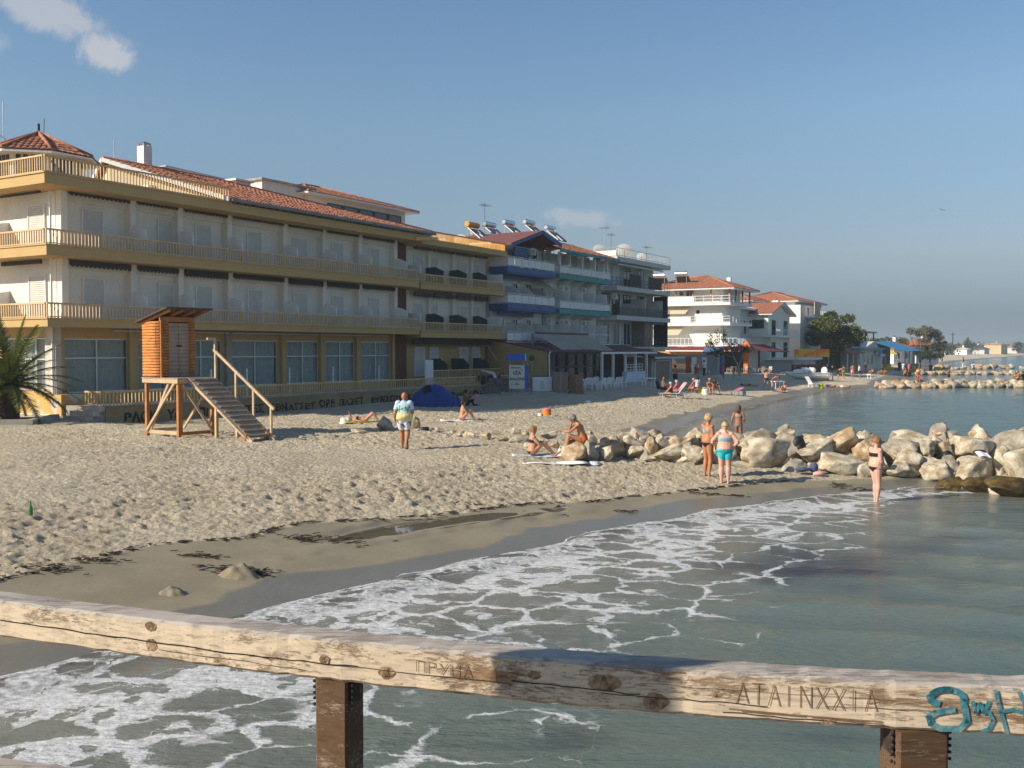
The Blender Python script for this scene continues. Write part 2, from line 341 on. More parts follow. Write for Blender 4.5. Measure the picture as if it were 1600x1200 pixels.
# ---- sea
def sea_material():
    m = bpy.data.materials.new('sea_water'); m.use_nodes = True; nt = m.node_tree; L = nt.links; b = nt.nodes['Principled BSDF']; out = nt.nodes['Material Output']
    tc = nd(nt, 'ShaderNodeTexCoord')
    def att(n): return nd(nt, 'ShaderNodeAttribute', attribute_name=n).outputs['Fac']
    dep, foam, weed = att('depth'), att('foam'), att('weed')
    def mp(sc, rz=0.0, src=None):
        q = nd(nt, 'ShaderNodeMapping'); q.inputs['Scale'].default_value = sc; q.inputs['Rotation'].default_value = (0, 0, rz); L.new(src or tc.outputs['Object'], q.inputs['Vector']); return q.outputs[0]
    def noise(vec, sc, det=4, ro=.55, dist=0.):
        n = nd(nt, 'ShaderNodeTexNoise'); n.inputs['Scale'].default_value = sc; n.inputs['Detail'].default_value = det; n.inputs['Roughness'].default_value = ro; n.inputs['Distortion'].default_value = dist; L.new(vec, n.inputs['Vector']); return n
    def ma(op, a, bb=None, cl=False):
        n = nd(nt, 'ShaderNodeMath', operation=op, use_clamp=cl)
        for i, s in enumerate((a, bb)):
            if s is None: continue
            if isinstance(s, (int, float)): n.inputs[i].default_value = s
            else: L.new(s, n.inputs[i])
        return n.outputs[0]
    def rng(s, a, bb, c=0., d=1., sm=False):
        r = nd(nt, 'ShaderNodeMapRange', interpolation_type='SMOOTHSTEP' if sm else 'LINEAR')
        for i, v in ((0, s), (1, a), (2, bb), (3, c), (4, d)):
            if isinstance(v, (int, float)): r.inputs[i].default_value = v
            else: L.new(v, r.inputs[i])
        return r.outputs[0]
    def mix(f, a, bb):
        x = nd(nt, 'ShaderNodeMix', data_type='RGBA')
        for s, v in (('Factor', f), ('A', a), ('B', bb)):
            if isinstance(v, tuple): x.inputs[s].default_value = (*v, 1)
            else: L.new(v, x.inputs[s])
        return x.outputs['Result']
    # water body: sandy in the shallows, green further out
    big = noise(mp((.22, .5, 1), -.25), 1.0, 5)
    dd = ma('ADD', dep, rng(big.outputs[0], .3, .7, -.12, .12))
    c = mix(rng(dd, .02, .42), (.185, .175, .14), (.135, .155, .13)); c = mix(rng(dd, .35, 1.1), c, (.072, .122, .104)); c = mix(rng(dd, 1.5, 5.0), c, (.034, .092, .092))
    c = mix(weed, c, (.018, .022, .035))
    # foam lace: holes of warped cells, wide open out to sea, closing up towards the beach
    wv = noise(mp((1, 1, 1)), 1.1, 5, .6); vm = nd(nt, 'ShaderNodeVectorMath', operation='MULTIPLY_ADD'); L.new(wv.outputs['Color'], vm.inputs[0]); vm.inputs[1].default_value = (1.15, 1.15, 0); L.new(tc.outputs['Object'], vm.inputs[2])
    wv2 = noise(vm.outputs[0], 5.5, 3, .6); vm2 = nd(nt, 'ShaderNodeVectorMath', operation='MULTIPLY_ADD'); L.new(wv2.outputs['Color'], vm2.inputs[0]); vm2.inputs[1].default_value = (.13, .13, 0); L.new(vm.outputs[0], vm2.inputs[2])
    def cells(sc, feat='F1'):
        v = nd(nt, 'ShaderNodeTexVoronoi', feature=feat, voronoi_dimensions='2D'); v.inputs['Scale'].default_value = sc; v.inputs['Randomness'].default_value = 1.; L.new(mp((.8, 1.0, 1), .35, vm2.outputs[0]), v.inputs['Vector']); return v.outputs['Distance']
    e1 = cells(1.25); e2 = cells(3.1); g1 = cells(1.05, 'DISTANCE_TO_EDGE'); g2 = cells(2.3, 'DISTANCE_TO_EDGE'); patch = noise(mp((1, 1, 1)), .75, 4, .6).outputs[0]
    dens = ma('ADD', foam, rng(patch, .3, .7, -.34, .34)); 
    w1 = rng(dens, .25, 1.0, .66, .10); w2 = rng(dens, .35, 1.1, .50, .07); v1 = rng(dens, .02, .8, -.03, .17); v2 = rng(dens, .25, 1.0, -.05, .12)
    f1 = rng(ma('SUBTRACT', e1, w1), -.02, .05, 0, 1, True); f2 = rng(ma('SUBTRACT', e2, w2), -.04, .06, 0, 1, True); f2 = ma('MULTIPLY', f2, rng(dens, .3, .55))
    f2 = ma('MAXIMUM', f2, rng(dens, .40, .22, 0, 1))
    n1_ = rng(ma('SUBTRACT', v1, g1), -.02, .05, 0, 1, True); n2_ = rng(ma('SUBTRACT', v2, g2), -.02, .05, 0, .9, True); lace = ma('MAXIMUM', ma('MULTIPLY', ma('MULTIPLY', f1, f2), rng(dens, .25, .5)), ma('MAXIMUM', n1_, n2_)); gate = rng(foam, .015, .09, 0, 1); lace = ma('MULTIPLY', lace, gate)
    thin = noise(mp((1, 1, 1)), 9, 5, .7).outputs[0]; lace = ma('MULTIPLY', lace, rng(thin, .30, .60, .42, .98))
    veil = ma('MULTIPLY', rng(dens, .45, 1.1, 0, .55), rng(noise(mp((1, 1, 1)), 16, 4, .7).outputs[0], .35, .62)); lace = ma('MAXIMUM', lace, veil)
    L.new(mix(lace, c, (.61, .615, .615)), b.inputs['Base Color'])
    L.new(rng(lace, 0, 1, .10, .7), b.inputs['Roughness']); b.inputs['IOR'].default_value = 1.333; b.inputs['Specular IOR Level'].default_value = .5
    # ripples
    r1 = noise(mp((.55, 2.6, 1), -.28), 1.5, 6, .6); r2 = noise(mp((1.3, 3.8, 1), -.15), 4.0, 4, .6); r3 = noise(mp((.12, .5, 1), -.3), 1.0, 3)
    h = ma('ADD', ma('MULTIPLY', r1.outputs[0], .10), ma('ADD', ma('MULTIPLY', r2.outputs[0], .040), ma('MULTIPLY', r3.outputs[0], .25)))
    h = ma('MULTIPLY', h, rng(dep, 0, .3, .12, 1.0)); h = ma('ADD', h, ma('MULTIPLY', lace, .012))
    bp = nd(nt, 'ShaderNodeBump'); bp.inputs['Distance'].default_value = 1.0; bp.inputs['Strength'].default_value = .85; L.new(h, bp.inputs['Height']); L.new(bp.outputs[0], b.inputs['Normal'])
    tr = nd(nt, 'ShaderNodeBsdfTransparent'); tr.inputs[0].default_value = (.86, .86, .84, 1); ms = nd(nt, 'ShaderNodeMixShader')
    L.new(ma('MAXIMUM', rng(dep, .0, .10, .25, 1.0), lace), ms.inputs[0]); L.new(tr.outputs[0], ms.inputs[1]); L.new(b.outputs[0], ms.inputs[2]); L.new(ms.outputs[0], out.inputs[0])
    return m
def sea_z(U, W):
    d = W - shore(U); X = OX + U * DV[0] + W * NV[0]; Y = OY + U * DV[1] + W * NV[1]
    a = np.clip(d / 6, 0, 1) * np.clip((220 - np.hypot(X, Y)) / 150, 0, 1)
    return .03 * a * (np.sin((.25 * X + .97 * Y) * 3.1 + 2.2 * vnoise(X * .25, Y * .6, 3)) + 1.1 * (vnoise(X * .7, Y * 2.1, 4) - .5) * 2) * .7 + .05 * np.exp(-((d - .35) / .3) ** 2) * (U < 8) * (.4 + vnoise(U * .8, U * 0 + 2, 6))
def foam_d(U, W, Z):
    d = W - shore(U); wid = np.interp(U, [-40, -20, -15, -10, -5, 0, 3, 6], [8, 7.6, 7.0, 5.8, 5.2, 3.4, 1.8, 1.0]); f = np.clip(1.0 - d / wid, 0, 1) ** .65
    f = f * .74 * np.clip((8 - U) / 4, 0, 1) * (d > -2)
    g = np.clip(1 - np.abs(d - .25) / .5, 0, 1) * .55 * np.clip((U - 8) / 4, 0, 1) * np.clip((140 - U) / 40, 0, 1) * vnoise(U * .35, U * 0 + 4, 91)
    return np.maximum(f, g)
def weed_d(U, W, Z):
    X = OX + U * DV[0] + W * NV[0]; Y = OY + U * DV[1] + W * NV[1]; o = np.zeros_like(U)
    for cx, cy, rx, ry, a in ((5.6, 17.9, 2.1, 1.7, .95), (8.0, 19.6, 1.4, 1.0, .55), (9.5, 20.6, 1.3, .6, .45), (6.2, 15.6, .9, .6, .3), (.55, 9.9, .5, .28, .4), (3.4, 10.0, .6, .2, .35)):
        o = np.maximum(o, a * np.clip(1.25 - np.sqrt(((X - cx) / rx) ** 2 + ((Y - cy) / ry) ** 2) + .7 * (vnoise(X * 1.6, Y * 1.6, 93) - .5), 0, 1))
    return np.clip(o, 0, 1)
us2 = axis([(-500, -40, 80, 4), (-40, 12, .25, .25), (12, 120, .3, 2), (120, 800, 3, 30), (800, 5000, 40, 400)])
ws2 = axis([(-14, 14, 1.2, .5), (14, 46, .2, .25), (46, 300, .3, 20), (300, 6000, 30, 600)])
SEA = sea_material()
sea = grid_obj('sea_water', us2, ws2, sea_z, SEA, [('depth', lambda U, W, Z: -np.minimum(ground_uw(U, W), 0)), ('foam', foam_d), ('weed', weed_d)])
sea['kind'] = 'structure'; sea['label'] = 'grey green sea with lacy white foam running up the beach'
# ------------------------------------------------------------------ shared building materials
GOLD = pm('gold_render', (.58, .40, .175), .85, .10, .9, .15, 25, stretch=(1, 1, .4), col2=(.49, .325, .14))
GOLDP = pm('gold_paint', (.66, .43, .16), .6, .08, 1.5)
RAILP = pm('rail_paint', (.62, .43, .22), .6, .10, 2.5)
WHITE = pm('white_render', (.82, .78, .70), .85, .06, .9, .12, 22, col2=(.66, .62, .55), stretch=(1, 1, .22), thr=(.45, .75))
WHITEP = pm('white_paint', (.78, .77, .74), .55, .04, 2)
SHUT = pm('shutter_slats', (.63, .61, .56), .55, .05, 3)
ALU = pm('pale_aluminium', (.62, .62, .60), .4, .05, 4, metal=.2)
DARK = pm('dark_awning', (.05, .053, .056), .8, .2, 3)
BROWN = pm('brown_panel', (.14, .055, .03), .7, .2, 3)
GREENP = pm('dark_green_panel', (.055, .075, .07), .55, .15, 2)
CONC = pm('weathered_concrete', (.36, .34, .30), .9, .22, 1.3, .3, 18)
STEPST = pm('worn_stone', (.50, .44, .36), .9, .15, 2.5, .3, 20)
TILE = pm('clay_tiles', (.37, .135, .072), .8, .3, 3.2, .2, 14, col2=(.48, .205, .115))
TILED = pm('dull_clay_tiles', (.30, .10, .055), .85, .25, 3, .2, 14, col2=(.40, .15, .08))
GUT = pm('grey_gutter', (.22, .22, .215), .5, .15, 2)
GRAF = pm('black_spray_paint', (.035, .03, .025), .8, .3, 2.5, col2=(.16, .115, .06), thr=(.5, .75))
CURT = pm('net_curtain', (.80, .82, .80), .9, .08, 3)
METAL = pm('dull_metal', (.35, .35, .36), .35, .1, 4, metal=.8)
BLACK = pm('black_plastic', (.02, .02, .022), .5, .2, 3)
def peel(name, a, b, scale=1.1, thr=(.49, .53)): return pm(name, a, .9, .06, scale, .25, 20, col2=b, thr=thr)
PEEL = peel('peeling_gold_render', (.60, .37, .13), (.50, .47, .41))
def glass_mat(name, tint=(.05, .06, .06), alpha=.2, rough=.04):
    m = bpy.data.materials.new(name); m.use_nodes = True; nt = m.node_tree; b = nt.nodes['Principled BSDF']; b.inputs['Base Color'].default_value = (*tint, 1); b.inputs['Roughness'].default_value = rough; b.inputs['Specular IOR Level'].default_value = .6
    tr = nd(nt, 'ShaderNodeBsdfTransparent'); tr.inputs[0].default_value = (.93, .96, .95, 1); ms = nd(nt, 'ShaderNodeMixShader'); ms.inputs[0].default_value = alpha
    nt.links.new(tr.outputs[0], ms.inputs[1]); nt.links.new(b.outputs[0], ms.inputs[2]); nt.links.new(ms.outputs[0], nt.nodes['Material Output'].inputs[0]); return m
GLASS = glass_mat('window_glass'); DGLASS = pm('dark_glass', (.03, .036, .04), .06, .1, 2, spec=.6)
def tile_slope(m, o, eu, ev, u0, u1, lo, hi, pitch=.24, course=.36, amp=.04):
    """rows of barrel tiles on a roof plane; o origin on the eave line, eu along the eave, ev up the slope"""
    o, eu, ev = Vector(o), Vector(eu).normalized(), Vector(ev).normalized(); n = eu.cross(ev)
    if n.z < 0: n = -n
    k = max(1, int((u1 - u0) / pitch)); pitch = (u1 - u0) / k
    for i in range(k):
        a = u0 + i * pitch; s0, s1 = lo(a + pitch / 2), hi(a + pitch / 2)
        if s1 - s0 < .05: continue
        rows = max(1, int((s1 - s0) / course)); cs = (s1 - s0) / rows
        for r in range(rows):
            b0 = s0 + r * cs; j = random.uniform(-.012, .012); base = len(m.v)
            for (s, h) in ((b0, .035), (b0 + cs * 1.04, 0)):
                for f, hh in ((0, 0), (.22, amp * .9), (.5, amp * 1.3), (.78, amp * .9), (1, 0)):
                    m.v.append(tuple(o + eu * (a + f * pitch) + ev * s + n * (h + hh + j)))
            for q in range(4): m.f.append((base + q, base + q + 1, base + q + 6, base + q + 5))
            m.f.append((base, base + 4, base + 3, base + 2)); m.f.append((base, base + 2, base + 1))
def hip_roof(root, x0, x1, y0, y1, z, rise, mat, name='roof', pitch=.26, ridge=None, course=.36, ax='x'):
    """hipped roof over a rectangle in the building frame; returns the roof part"""
    w, d = x1 - x0, y1 - y0; h = min(w, d) / 2
    m = M(); sl = math.hypot(h, rise); cz = rise / sl; ch = h / sl
    def tri(L): return (lambda u: 0), (lambda u: max(0, min(u, L - u, h) / ch))
    lo, hi = tri(w); tile_slope(m, (x0, y0, z), (1, 0, 0), (0, ch, cz), 0, w, lo, hi, pitch, course); tile_slope(m, (x1, y1, z), (-1, 0, 0), (0, -ch, cz), 0, w, lo, hi, pitch, course)
    lo, hi = tri(d); tile_slope(m, (x1, y0, z), (0, 1, 0), (-ch, 0, cz), 0, d, lo, hi, pitch, course); tile_slope(m, (x0, y1, z), (0, -1, 0), (ch, 0, cz), 0, d, lo, hi, pitch, course)
    r = m.obj(name, mat, root, fixn=False)
    e = M().box(x0, x1, y0, y1, z - .12, z - .01); e.obj('soffit', WHITEP, r)
    g = M(); e1 = [(x0, y0), (x1, y0), (x1, y1), (x0, y1)]
    rp = [(x0 + h, y0 + h), (x1 - h, y0 + h), (x1 - h, y1 - h), (x0 + h, y1 - h)]
    for (a, b) in zip(e1, rp): g.tube([(*a, z + .03), (*b, z + rise + .05)], .11, 6)
    if w > d + .2: g.tube([(x0 + h, y0 + h, z + rise + .05), (x1 - h, y0 + h, z + rise + .05)], .12, 6)
    elif d > w + .2: g.tube([(x0 + h, y0 + h, z + rise + .05), (x0 + h, y1 - h, z + rise + .05)], .12, 6)
    g.obj('ridge_cap', mat, r, smooth=True)
    return r
def shutter(root, u0, u1, v, z0, z1, mat=None, ax='u', parent_name='shutter'):
    """roller shutter of rounded slats set in a frame; ax tells which way the wall runs"""
    n = max(6, int((z1 - z0) / .09)); h = (z1 - z0) / n; m = M(); fr = M()
    def bx(mm, a0, a1, b0, b1, c0, c1):
        if ax == 'u': mm.box(a0, a1, b0, b1, c0, c1)
        else: mm.box(b0, b1, a0, a1, c0, c1)
    for i in range(n): bx(m, u0, u1, v - .02, v + .02, z0 + i * h, z0 + (i + .86) * h)
    s = m.obj(parent_name, mat or SHUT, root)
    bx(fr, u0 - .06, u0, v - .045, v + .03, z0, z1 + .06); bx(fr, u1, u1 + .06, v - .045, v + .03, z0, z1 + .06); bx(fr, u0, u1, v - .045, v + .03, z1, z1 + .06)
    fr.obj('frame', WHITEP, s); return s
def glazed(root, u0, u1, v, z0, z1, nx, zs, frame=None, glass=None, fw=.06, ax='u', name='window', curtain=None, sill=None):
    """window with a real frame and single panes; zs = heights of the rails between panes"""
    fr = M(); ed = [u0 + (u1 - u0) * i / nx for i in range(nx + 1)]; zz = [z0] + list(zs) + [z1]
    def bx(mm, a0, a1, b0, b1, c0, c1):
        if ax == 'u': mm.box(a0, a1, b0, b1, c0, c1)
        else: mm.box(b0, b1, a0, a1, c0, c1)
    for e in ed: bx(fr, e - fw / 2, e + fw / 2, v - .05, v + .05, z0, z1)
    for z in zz: bx(fr, u0 - fw / 2 - .002, u1 + fw / 2 + .002, v - .047, v + .047, z - fw / 2, z + fw / 2)
    w = fr.obj(name, frame or ALU, root)
    for i in range(nx):
        for j in range(len(zz) - 1):
            p = M(); bx(p, ed[i] + fw / 2 + .001, ed[i + 1] - fw / 2 - .001, v - .008, v + .008, zz[j] + fw / 2 + .001, zz[j + 1] - fw / 2 - .001); p.obj('pane', glass or GLASS, w)
    if curtain:
        c = M(); n = int((u1 - u0) / .09)
        for i in range(n):
            a, b = u0 + (u1 - u0) * i / n, u0 + (u1 - u0) * (i + 1) / n; k0 = .05 * math.sin(i * 1.9) + .03 * math.sin(i * .7); k1 = .05 * math.sin((i + 1) * 1.9) + .03 * math.sin((i + 1) * .7)
            q = [(a, v + .12 + k0), (b, v + .12 + k1)]
            q = [(x, y) if ax == 'u' else (y, x) for x, y in q]
            c.add([(*q[0], z0), (*q[1], z0), (*q[1], z1), (*q[0], z1)], [(0, 1, 2, 3)])
        c.obj('curtain', curtain, w)
    if sill: s_ = M(); bx(s_, u0 - .1, u1 + .1, v - .12, v + .04, z0 - .09, z0 - .035); s_.obj('sill', sill, w)
    return w
BAL_N = [0]
def balustrade(root, runs, z, h=.66, sp=.172, mat=None, w=.045, dots=False, name='balustrade', keep=0):
    """rail with balusters along straight runs ((x0,y0),(x1,y1)); the first `keep` balusters are parts of their own"""
    rail = M(); rest = M(); bm = M().box(-w / 2, w / 2, -w / 2, w / 2, 0, h - .07).mesh('baluster'); bm.materials.append(mat or RAILP); n = 0
    main = None
    for (p, q) in runs:
        p, q = Vector(p), Vector(q); d = (q - p); L = d.length; d /= L
        rail.beam((*(p - d * .03), z + h - .035), (*(q + d * .03), z + h - .035), .085, .07); rail.beam((*p, z + .05), (*q, z + .05), .05, .04)
    main = rail.obj(name, mat or RAILP, root)
    for (p, q) in runs:
        p, q = Vector(p), Vector(q); d = (q - p); L = d.length; d /= L; k = int(L / sp)
        for i in range(k + 1):
            c = p + d * (L * i / k)
            if n < keep and BAL_N[0] < 300: link('baluster', bm, main, (c.x, c.y, z)); n += 1; BAL_N[0] += 1
            else: rest.box(c.x - w / 2, c.x + w / 2, c.y - w / 2, c.y + w / 2, z, z + h - .07)
    if rest.v: rest.obj('baluster_row', mat or RAILP, main, stuff=True)
    return main
# ------------------------------------------------------------------ the yellow hotel
H = framed('hotel', 'long yellow and white three storey hotel with a tiled roof behind the lifeguard tower', 'hotel')
COLS = [1.58, 5.23, 8.07, 11.34, 15.5, 18.75, 22.05, 25.65]
EB = 25.9                                                   # end of the front wall
gf = M(); z0, z1 = .4, 4.94                                  # ground floor wall round the windows
WIN = [(1.75, 5.15), (5.75, 7.35), (8.3, 11.05), (11.8, 15.2), (15.95, 18.6), (19.25, 21.9), (22.55, 25.5)]
edges = [1.4] + [e for w in WIN for e in w] + [EB]
for i in range(0, len(edges), 2): gf.box(edges[i], edges[i + 1], 1.4, 1.75, z0, z1)
for a, b in WIN: gf.box(a, b, 1.4, 1.75, z0, 1.95); gf.box(a, b, 1.4, 1.75, 4.45, z1)
gf.box(1.4, 1.75, 1.751, 2.2, z0, z1); gf.box(1.4, 1.75, 5.6, 14, z0, z1); gf.box(1.4, 1.75, 2.2, 5.6, z0, 2.05); gf.box(1.4, 1.75, 2.2, 5.6, 4.5, z1)
gf.obj('ground_floor_wall', GOLD, H)
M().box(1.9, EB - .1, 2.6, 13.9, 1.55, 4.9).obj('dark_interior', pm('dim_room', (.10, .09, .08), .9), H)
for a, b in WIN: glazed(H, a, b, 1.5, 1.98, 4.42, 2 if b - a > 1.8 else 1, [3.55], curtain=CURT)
lw = glazed(H, 2.25, 5.55, 1.5, 2.1, 4.45, 4, [3.5], ax='v', curtain=CURT)
up = M(); 
for za, zb in ((5.33, 8.03), (8.52, 11.08)):
    up.box(1.4, EB, 1.4, 1.7, za, zb); up.box(1.4, 1.7, 1.701, 14, za, zb)
up.box(1.7, EB - .01, 13.7, 14, .4, 11.0); up.box(EB - .3, EB, 1.701, 13.7, .4, 11.05)
up.obj('upper_wall', WHITE, H)
for i, u in enumerate(COLS):
    for za, zb in ((5.33, 8.03), (8.52, 11.08)): M().box(u - .16, u + .16, 1.0, 1.398, za, zb).obj('pilaster', WHITE, H)
    if i: M().box(u - .12, u + .12, 1.2, 1.398, 1.6, 4.94).obj('pilaster', GOLD if i != 3 else CONC, H)
M().box(1.12, 1.398, 1.12, 1.9, .4, 4.94).obj('corner_pier', pm('bare_plaster', (.55, .51, .44), .9, .15, 2, .2), H)
M().tube([(1.05, 1.25, 1.9), (1.05, 1.25, 11.0)], .05, 6).obj('drainpipe', WHITEP, H)
for za, zb in ((5.33, 8.03), (8.52, 11.08)):
    b = M()
    for i in range(len(COLS) - 1): b.box(COLS[i] + .16, COLS[i + 1] - .16, 1.25, 1.398, zb - .42, zb - .02)
    b.obj('lintel', WHITE, H)
SH = [(2.75, 3.8), (7.0, 7.85), (9.35, 10.35), (12.95, 13.95), (16.5, 17.6), (19.85, 20.8), (23.35, 24.3)]
for z in (5.33, 8.52):
    for a, b in SH: shutter(H, a, b, 1.36, z + .02, z + 1.88)
    for va, vb in ((2.15, 3.3), (6.4, 7.5)): shutter(H, va, vb, 1.36, z + .02, z + 1.95, ax='v')
    for i, u in enumerate(COLS[1:]):
        m = M().prism([(u, 1.395, z + .02), (u, 1.395, z + 1.35), (u, .75, z + 1.36), (u, .1, z + 1.12), (u, .1, z + .02)], (.05, 0, 0)); m.obj('balcony_divider', WHITEP, H)
    for v in (4.9, 9): M().prism([(1.395, v, z + .02), (1.395, v, z + 1.35), (.1, v, z + 1.1), (.1, v, z + .02)], (0, .05, 0)).obj('balcony_divider', WHITEP, H)
# rolled awnings with scalloped edge under the slabs
for zt, hh0 in ((8.0, .30), (11.05, .10)):
    hh = hh0
    for i in range(len(COLS) - 1):
        a, b = COLS[i] + .2, COLS[i + 1] - .2; hh = hh0 * random.uniform(.65, 1.15); m = M().box(a, b, .9, .99, zt - hh, zt - .01); k = int((b - a) / .22)
        for j in range(k):
            c = a + (j + .5) * (b - a) / k; m.prism([(c - .1, .91, zt - hh), (c - .06, .91, zt - hh - .07), (c + .06, .91, zt - hh - .07), (c + .1, .91, zt - hh)], (0, .01, 0))
        m.obj('rolled_awning', DARK, H)
    m = M().box(.9, .99, 1.8, 4.8, zt - hh, zt - .01); m.obj('rolled_awning', DARK, H)
M().boxes((4.2, 11.3, 1.15, 1.22, 4.80, 4.86), (11.6, 25, 1.15, 1.22, 4.80, 4.86)).obj('awning_bar', ALU, H)
# slabs (yellow bands) in L shape round the corner
for k, (zb, zt) in enumerate(((4.94, 5.33), (8.03, 8.52))):
    s = M().boxes((0, 26.85, 0, 1.399, zb, zt - .06), (-.05, 26.9, -.05, 1.399, zt - .06, zt - .002), (0, 1.399, 1.399, 14, zb, zt - .06), (-.05, 1.399, 1.399, 14, zt - .06, zt - .002)); s.obj('balcony_slab', GOLD, H)
    balustrade(H, [((0, 0), (13, 0)), ((0, 0.17), (0, 7))] if k else [((0, 0), (9, 0)), ((0, .17), (0, 7))], zt, keep=115 if k else 90)
    balustrade(H, [((13.17, 0), (26.8, 0))] if k else [((9.17, 0), (26.8, 0))], zt)
s = M().boxes((-.12, 27.9, -.12, 1.399, 11.08, 11.52), (-.12, 1.399, 1.399, 14, 11.08, 11.52), (1.399, EB, 1.399, 14, 11.05, 11.45), (-.18, 10.4, -.18, 1.6, 11.52, 11.57), (-.18, 1.6, 1.6, 14, 11.52, 11.57)); s.obj('roof_slab', GOLD, H)
balustrade(H, [((-.05, -.05), (10.3, -.05)), ((-.05, .12), (-.05, 7))], 11.57, .74, keep=95)
# main roof: verge from (7.3,6) to (10.2,-.3), ridge to u 14.6, hip to (28.2,-.35)
ev = Vector((0, 6.3, 2.2)).normalized(); SL = math.hypot(6.3, 2.2) / 6.3
def vlo(u): return 0 if u >= 10.2 else (10.2 - u) / 2.9 * 6.3 * SL
def vhi(u): return (6.3 if u <= 14.6 else max(0, 6.3 - (u - 14.6) / 13.6 * 6.3)) * SL
m = M(); tile_slope(m, (0, -.32, 11.72), (1, 0, 0), ev, 7.4, 28.1, vlo, vhi, .235, .38)
roof = m.obj('roof', TILE, H)
M().add([(10.2, -.3, 11.66), (28.2, -.3, 11.66), (14.6, 6, 13.86), (7.3, 6, 13.86), (28.2, 12.3, 11.66), (10.2, 12.3, 11.66)], [(0, 1, 2, 3), (3, 2, 4, 5), (1, 4, 2)]).obj('roof_deck', TILED, roof)
M().tube([(7.3, 6, 13.95), (14.6, 6, 13.95), (28.1, -.2, 11.78)], .12, 6).obj('ridge_cap', TILE, roof, smooth=True)
M().tube([(10.2, -.36, 11.66), (28.2, -.36, 11.66)], .09, 8).obj('gutter', GUT, roof)
br = M()
for i in range(32): br.box(10.5 + i * .56, 10.56 + i * .56, -.33, .1, 11.54, 11.6)
br.obj('gutter_brackets', GUT, roof, stuff=True)
M().beam((7.25, 6, 13.86), (10.15, -.28, 11.68), .08, .22).beam((7.25, 6, 13.86), (10.15, 12.3, 11.68), .08, .22).obj('verge_board', WHITEP, roof)
M().prism([(7.6, 5.9, 11.5), (7.6, 5.9, 13.7), (10.2, .2, 11.62), (10.2, .2, 11.5)], (.1, .1, 0)).prism([(7.6, 5.9, 11.5), (7.6, 5.9, 13.7), (10.2, 11.8, 11.62), (10.2, 11.8, 11.5)], (.1, -.1, 0)).obj('gable_wall', pm('cream_render', (.70, .60, .42), .85, .06), H)
ch = M().boxes((10.05, 10.6, 6.2, 6.75, 13.2, 15.1)).obj('chimney', WHITE, roof); M().boxes((9.7, 10.049, 6.2, 6.75, 13.2, 14.0), (10.601, 11.1, 6.2, 6.75, 13.2, 13.95)).obj('chimney_base', WHITE, ch)
c2 = M().lathe([(.34, 0), (.36, .05), (.05, .16)], (10.32, 6.48, 15.22), 4, math.pi / 4); c2.obj('cowl', METAL, ch); M().boxes(*[(10.08 + a * .42, 10.14 + a * .42, 6.23 + b * .42, 6.29 + b * .42, 15.1, 15.23) for a in (0, 1) for b in (0, 1)]).obj('cowl_legs', METAL, ch)
ch2 = M().box(17.1, 18.3, 6.6, 7.8, 12.9, 14.25).obj('chimney', WHITE, roof); M().box(16.95, 18.45, 6.45, 7.95, 14.25, 14.36).obj('cap', WHITE, ch2)
M().lathe([(.16, 0), (.16, .5), (.26, .52), (.26, .58), (.02, .7)], (18.9, 5.2, 13.0), 8).obj('vent', ALU, roof)
M().tube([(8.1, 6.1, 13.8), (8.1, 6.1, 15.0)], .03, 5).obj('pole', METAL, roof)
M().beam((11.6, 6.6, 14.25), (16.2, 6.9, 14.2), .6, .06).obj('roof_panel', METAL, roof)
# octagonal roof room
cu, cv, cr = 2.95, 4.85, 2.0; cup = M().lathe([(cr, 0), (cr, 1.75)], (cu, cv, 11.45), 8, math.pi / 8).obj('roof_room', WHITE, H)
for i in range(8):
    a0, a1 = math.pi / 8 + i * math.pi / 4, math.pi / 8 + (i + 1) * math.pi / 4; p = Vector((cu + cr * math.cos(a0), cv + cr * math.sin(a0))); q = Vector((cu + cr * math.cos(a1), cv + cr * math.sin(a1))); nn = Vector((math.cos((a0 + a1) / 2), math.sin((a0 + a1) / 2)))
    for j in range(4):
        a = p.lerp(q, .1 + j * .205) + nn * .015; b = p.lerp(q, .1 + j * .205 + .13) + nn * .015
        M().beam((*((a + b) / 2), 11.75), (*((a + b) / 2), 12.95), (b - a).length, .05, up=(nn.x, nn.y, 0)).obj('window', DGLASS, cup)
m = M(); RR = 2.75
for i in range(8):
    a0, a1 = math.pi / 8 + i * math.pi / 4, math.pi / 8 + (i + 1) * math.pi / 4; p = Vector((cu + RR * math.cos(a0), cv + RR * math.sin(a0), 13.05)); q = Vector((cu + RR * math.cos(a1), cv + RR * math.sin(a1), 13.05)); mid = (p + q) / 2; ap = Vector((cu, cv, 14.25)); L = (q - p).length; S = (ap - mid).length
    tile_slope(m, p, q - p, ap - mid, 0, L, lambda u: 0, lambda u, L=L, S=S: S * min(u, L - u) / (L / 2), .25, .4)
rr = m.obj('roof', TILE, cup); h = M(); e = M()
for i in range(8):
    a0 = math.pi / 8 + i * math.pi / 4; h.tube([(cu + RR * math.cos(a0), cv + RR * math.sin(a0), 13.12), (cu, cv, 14.33)], .09, 6)
h.obj('ridge_cap', TILE, rr, smooth=True); M().lathe([(RR, 0), (RR, .1), (RR - .1, .12)], (cu, cv, 12.93), 8, math.pi / 8).obj('eave_board', WHITEP, rr)
M().tube([(cu, cv, 14.2), (cu, cv, 14.75)], .06, 6).tube([(cu + .25, cv, 14.2), (cu + .3, cv, 15.05)], .02, 5).obj('finial', BLACK, rr)
an = M().tube([(cu - .6, cv + 1.9, 13.2), (cu - .6, cv + 1.9, 15.9)], .025, 5).beam((cu - 1.3, cv + 2.2, 14.7), (cu - .3, cv + 1.7, 13.9), .03, .03); an.obj('aerial', METAL, H)
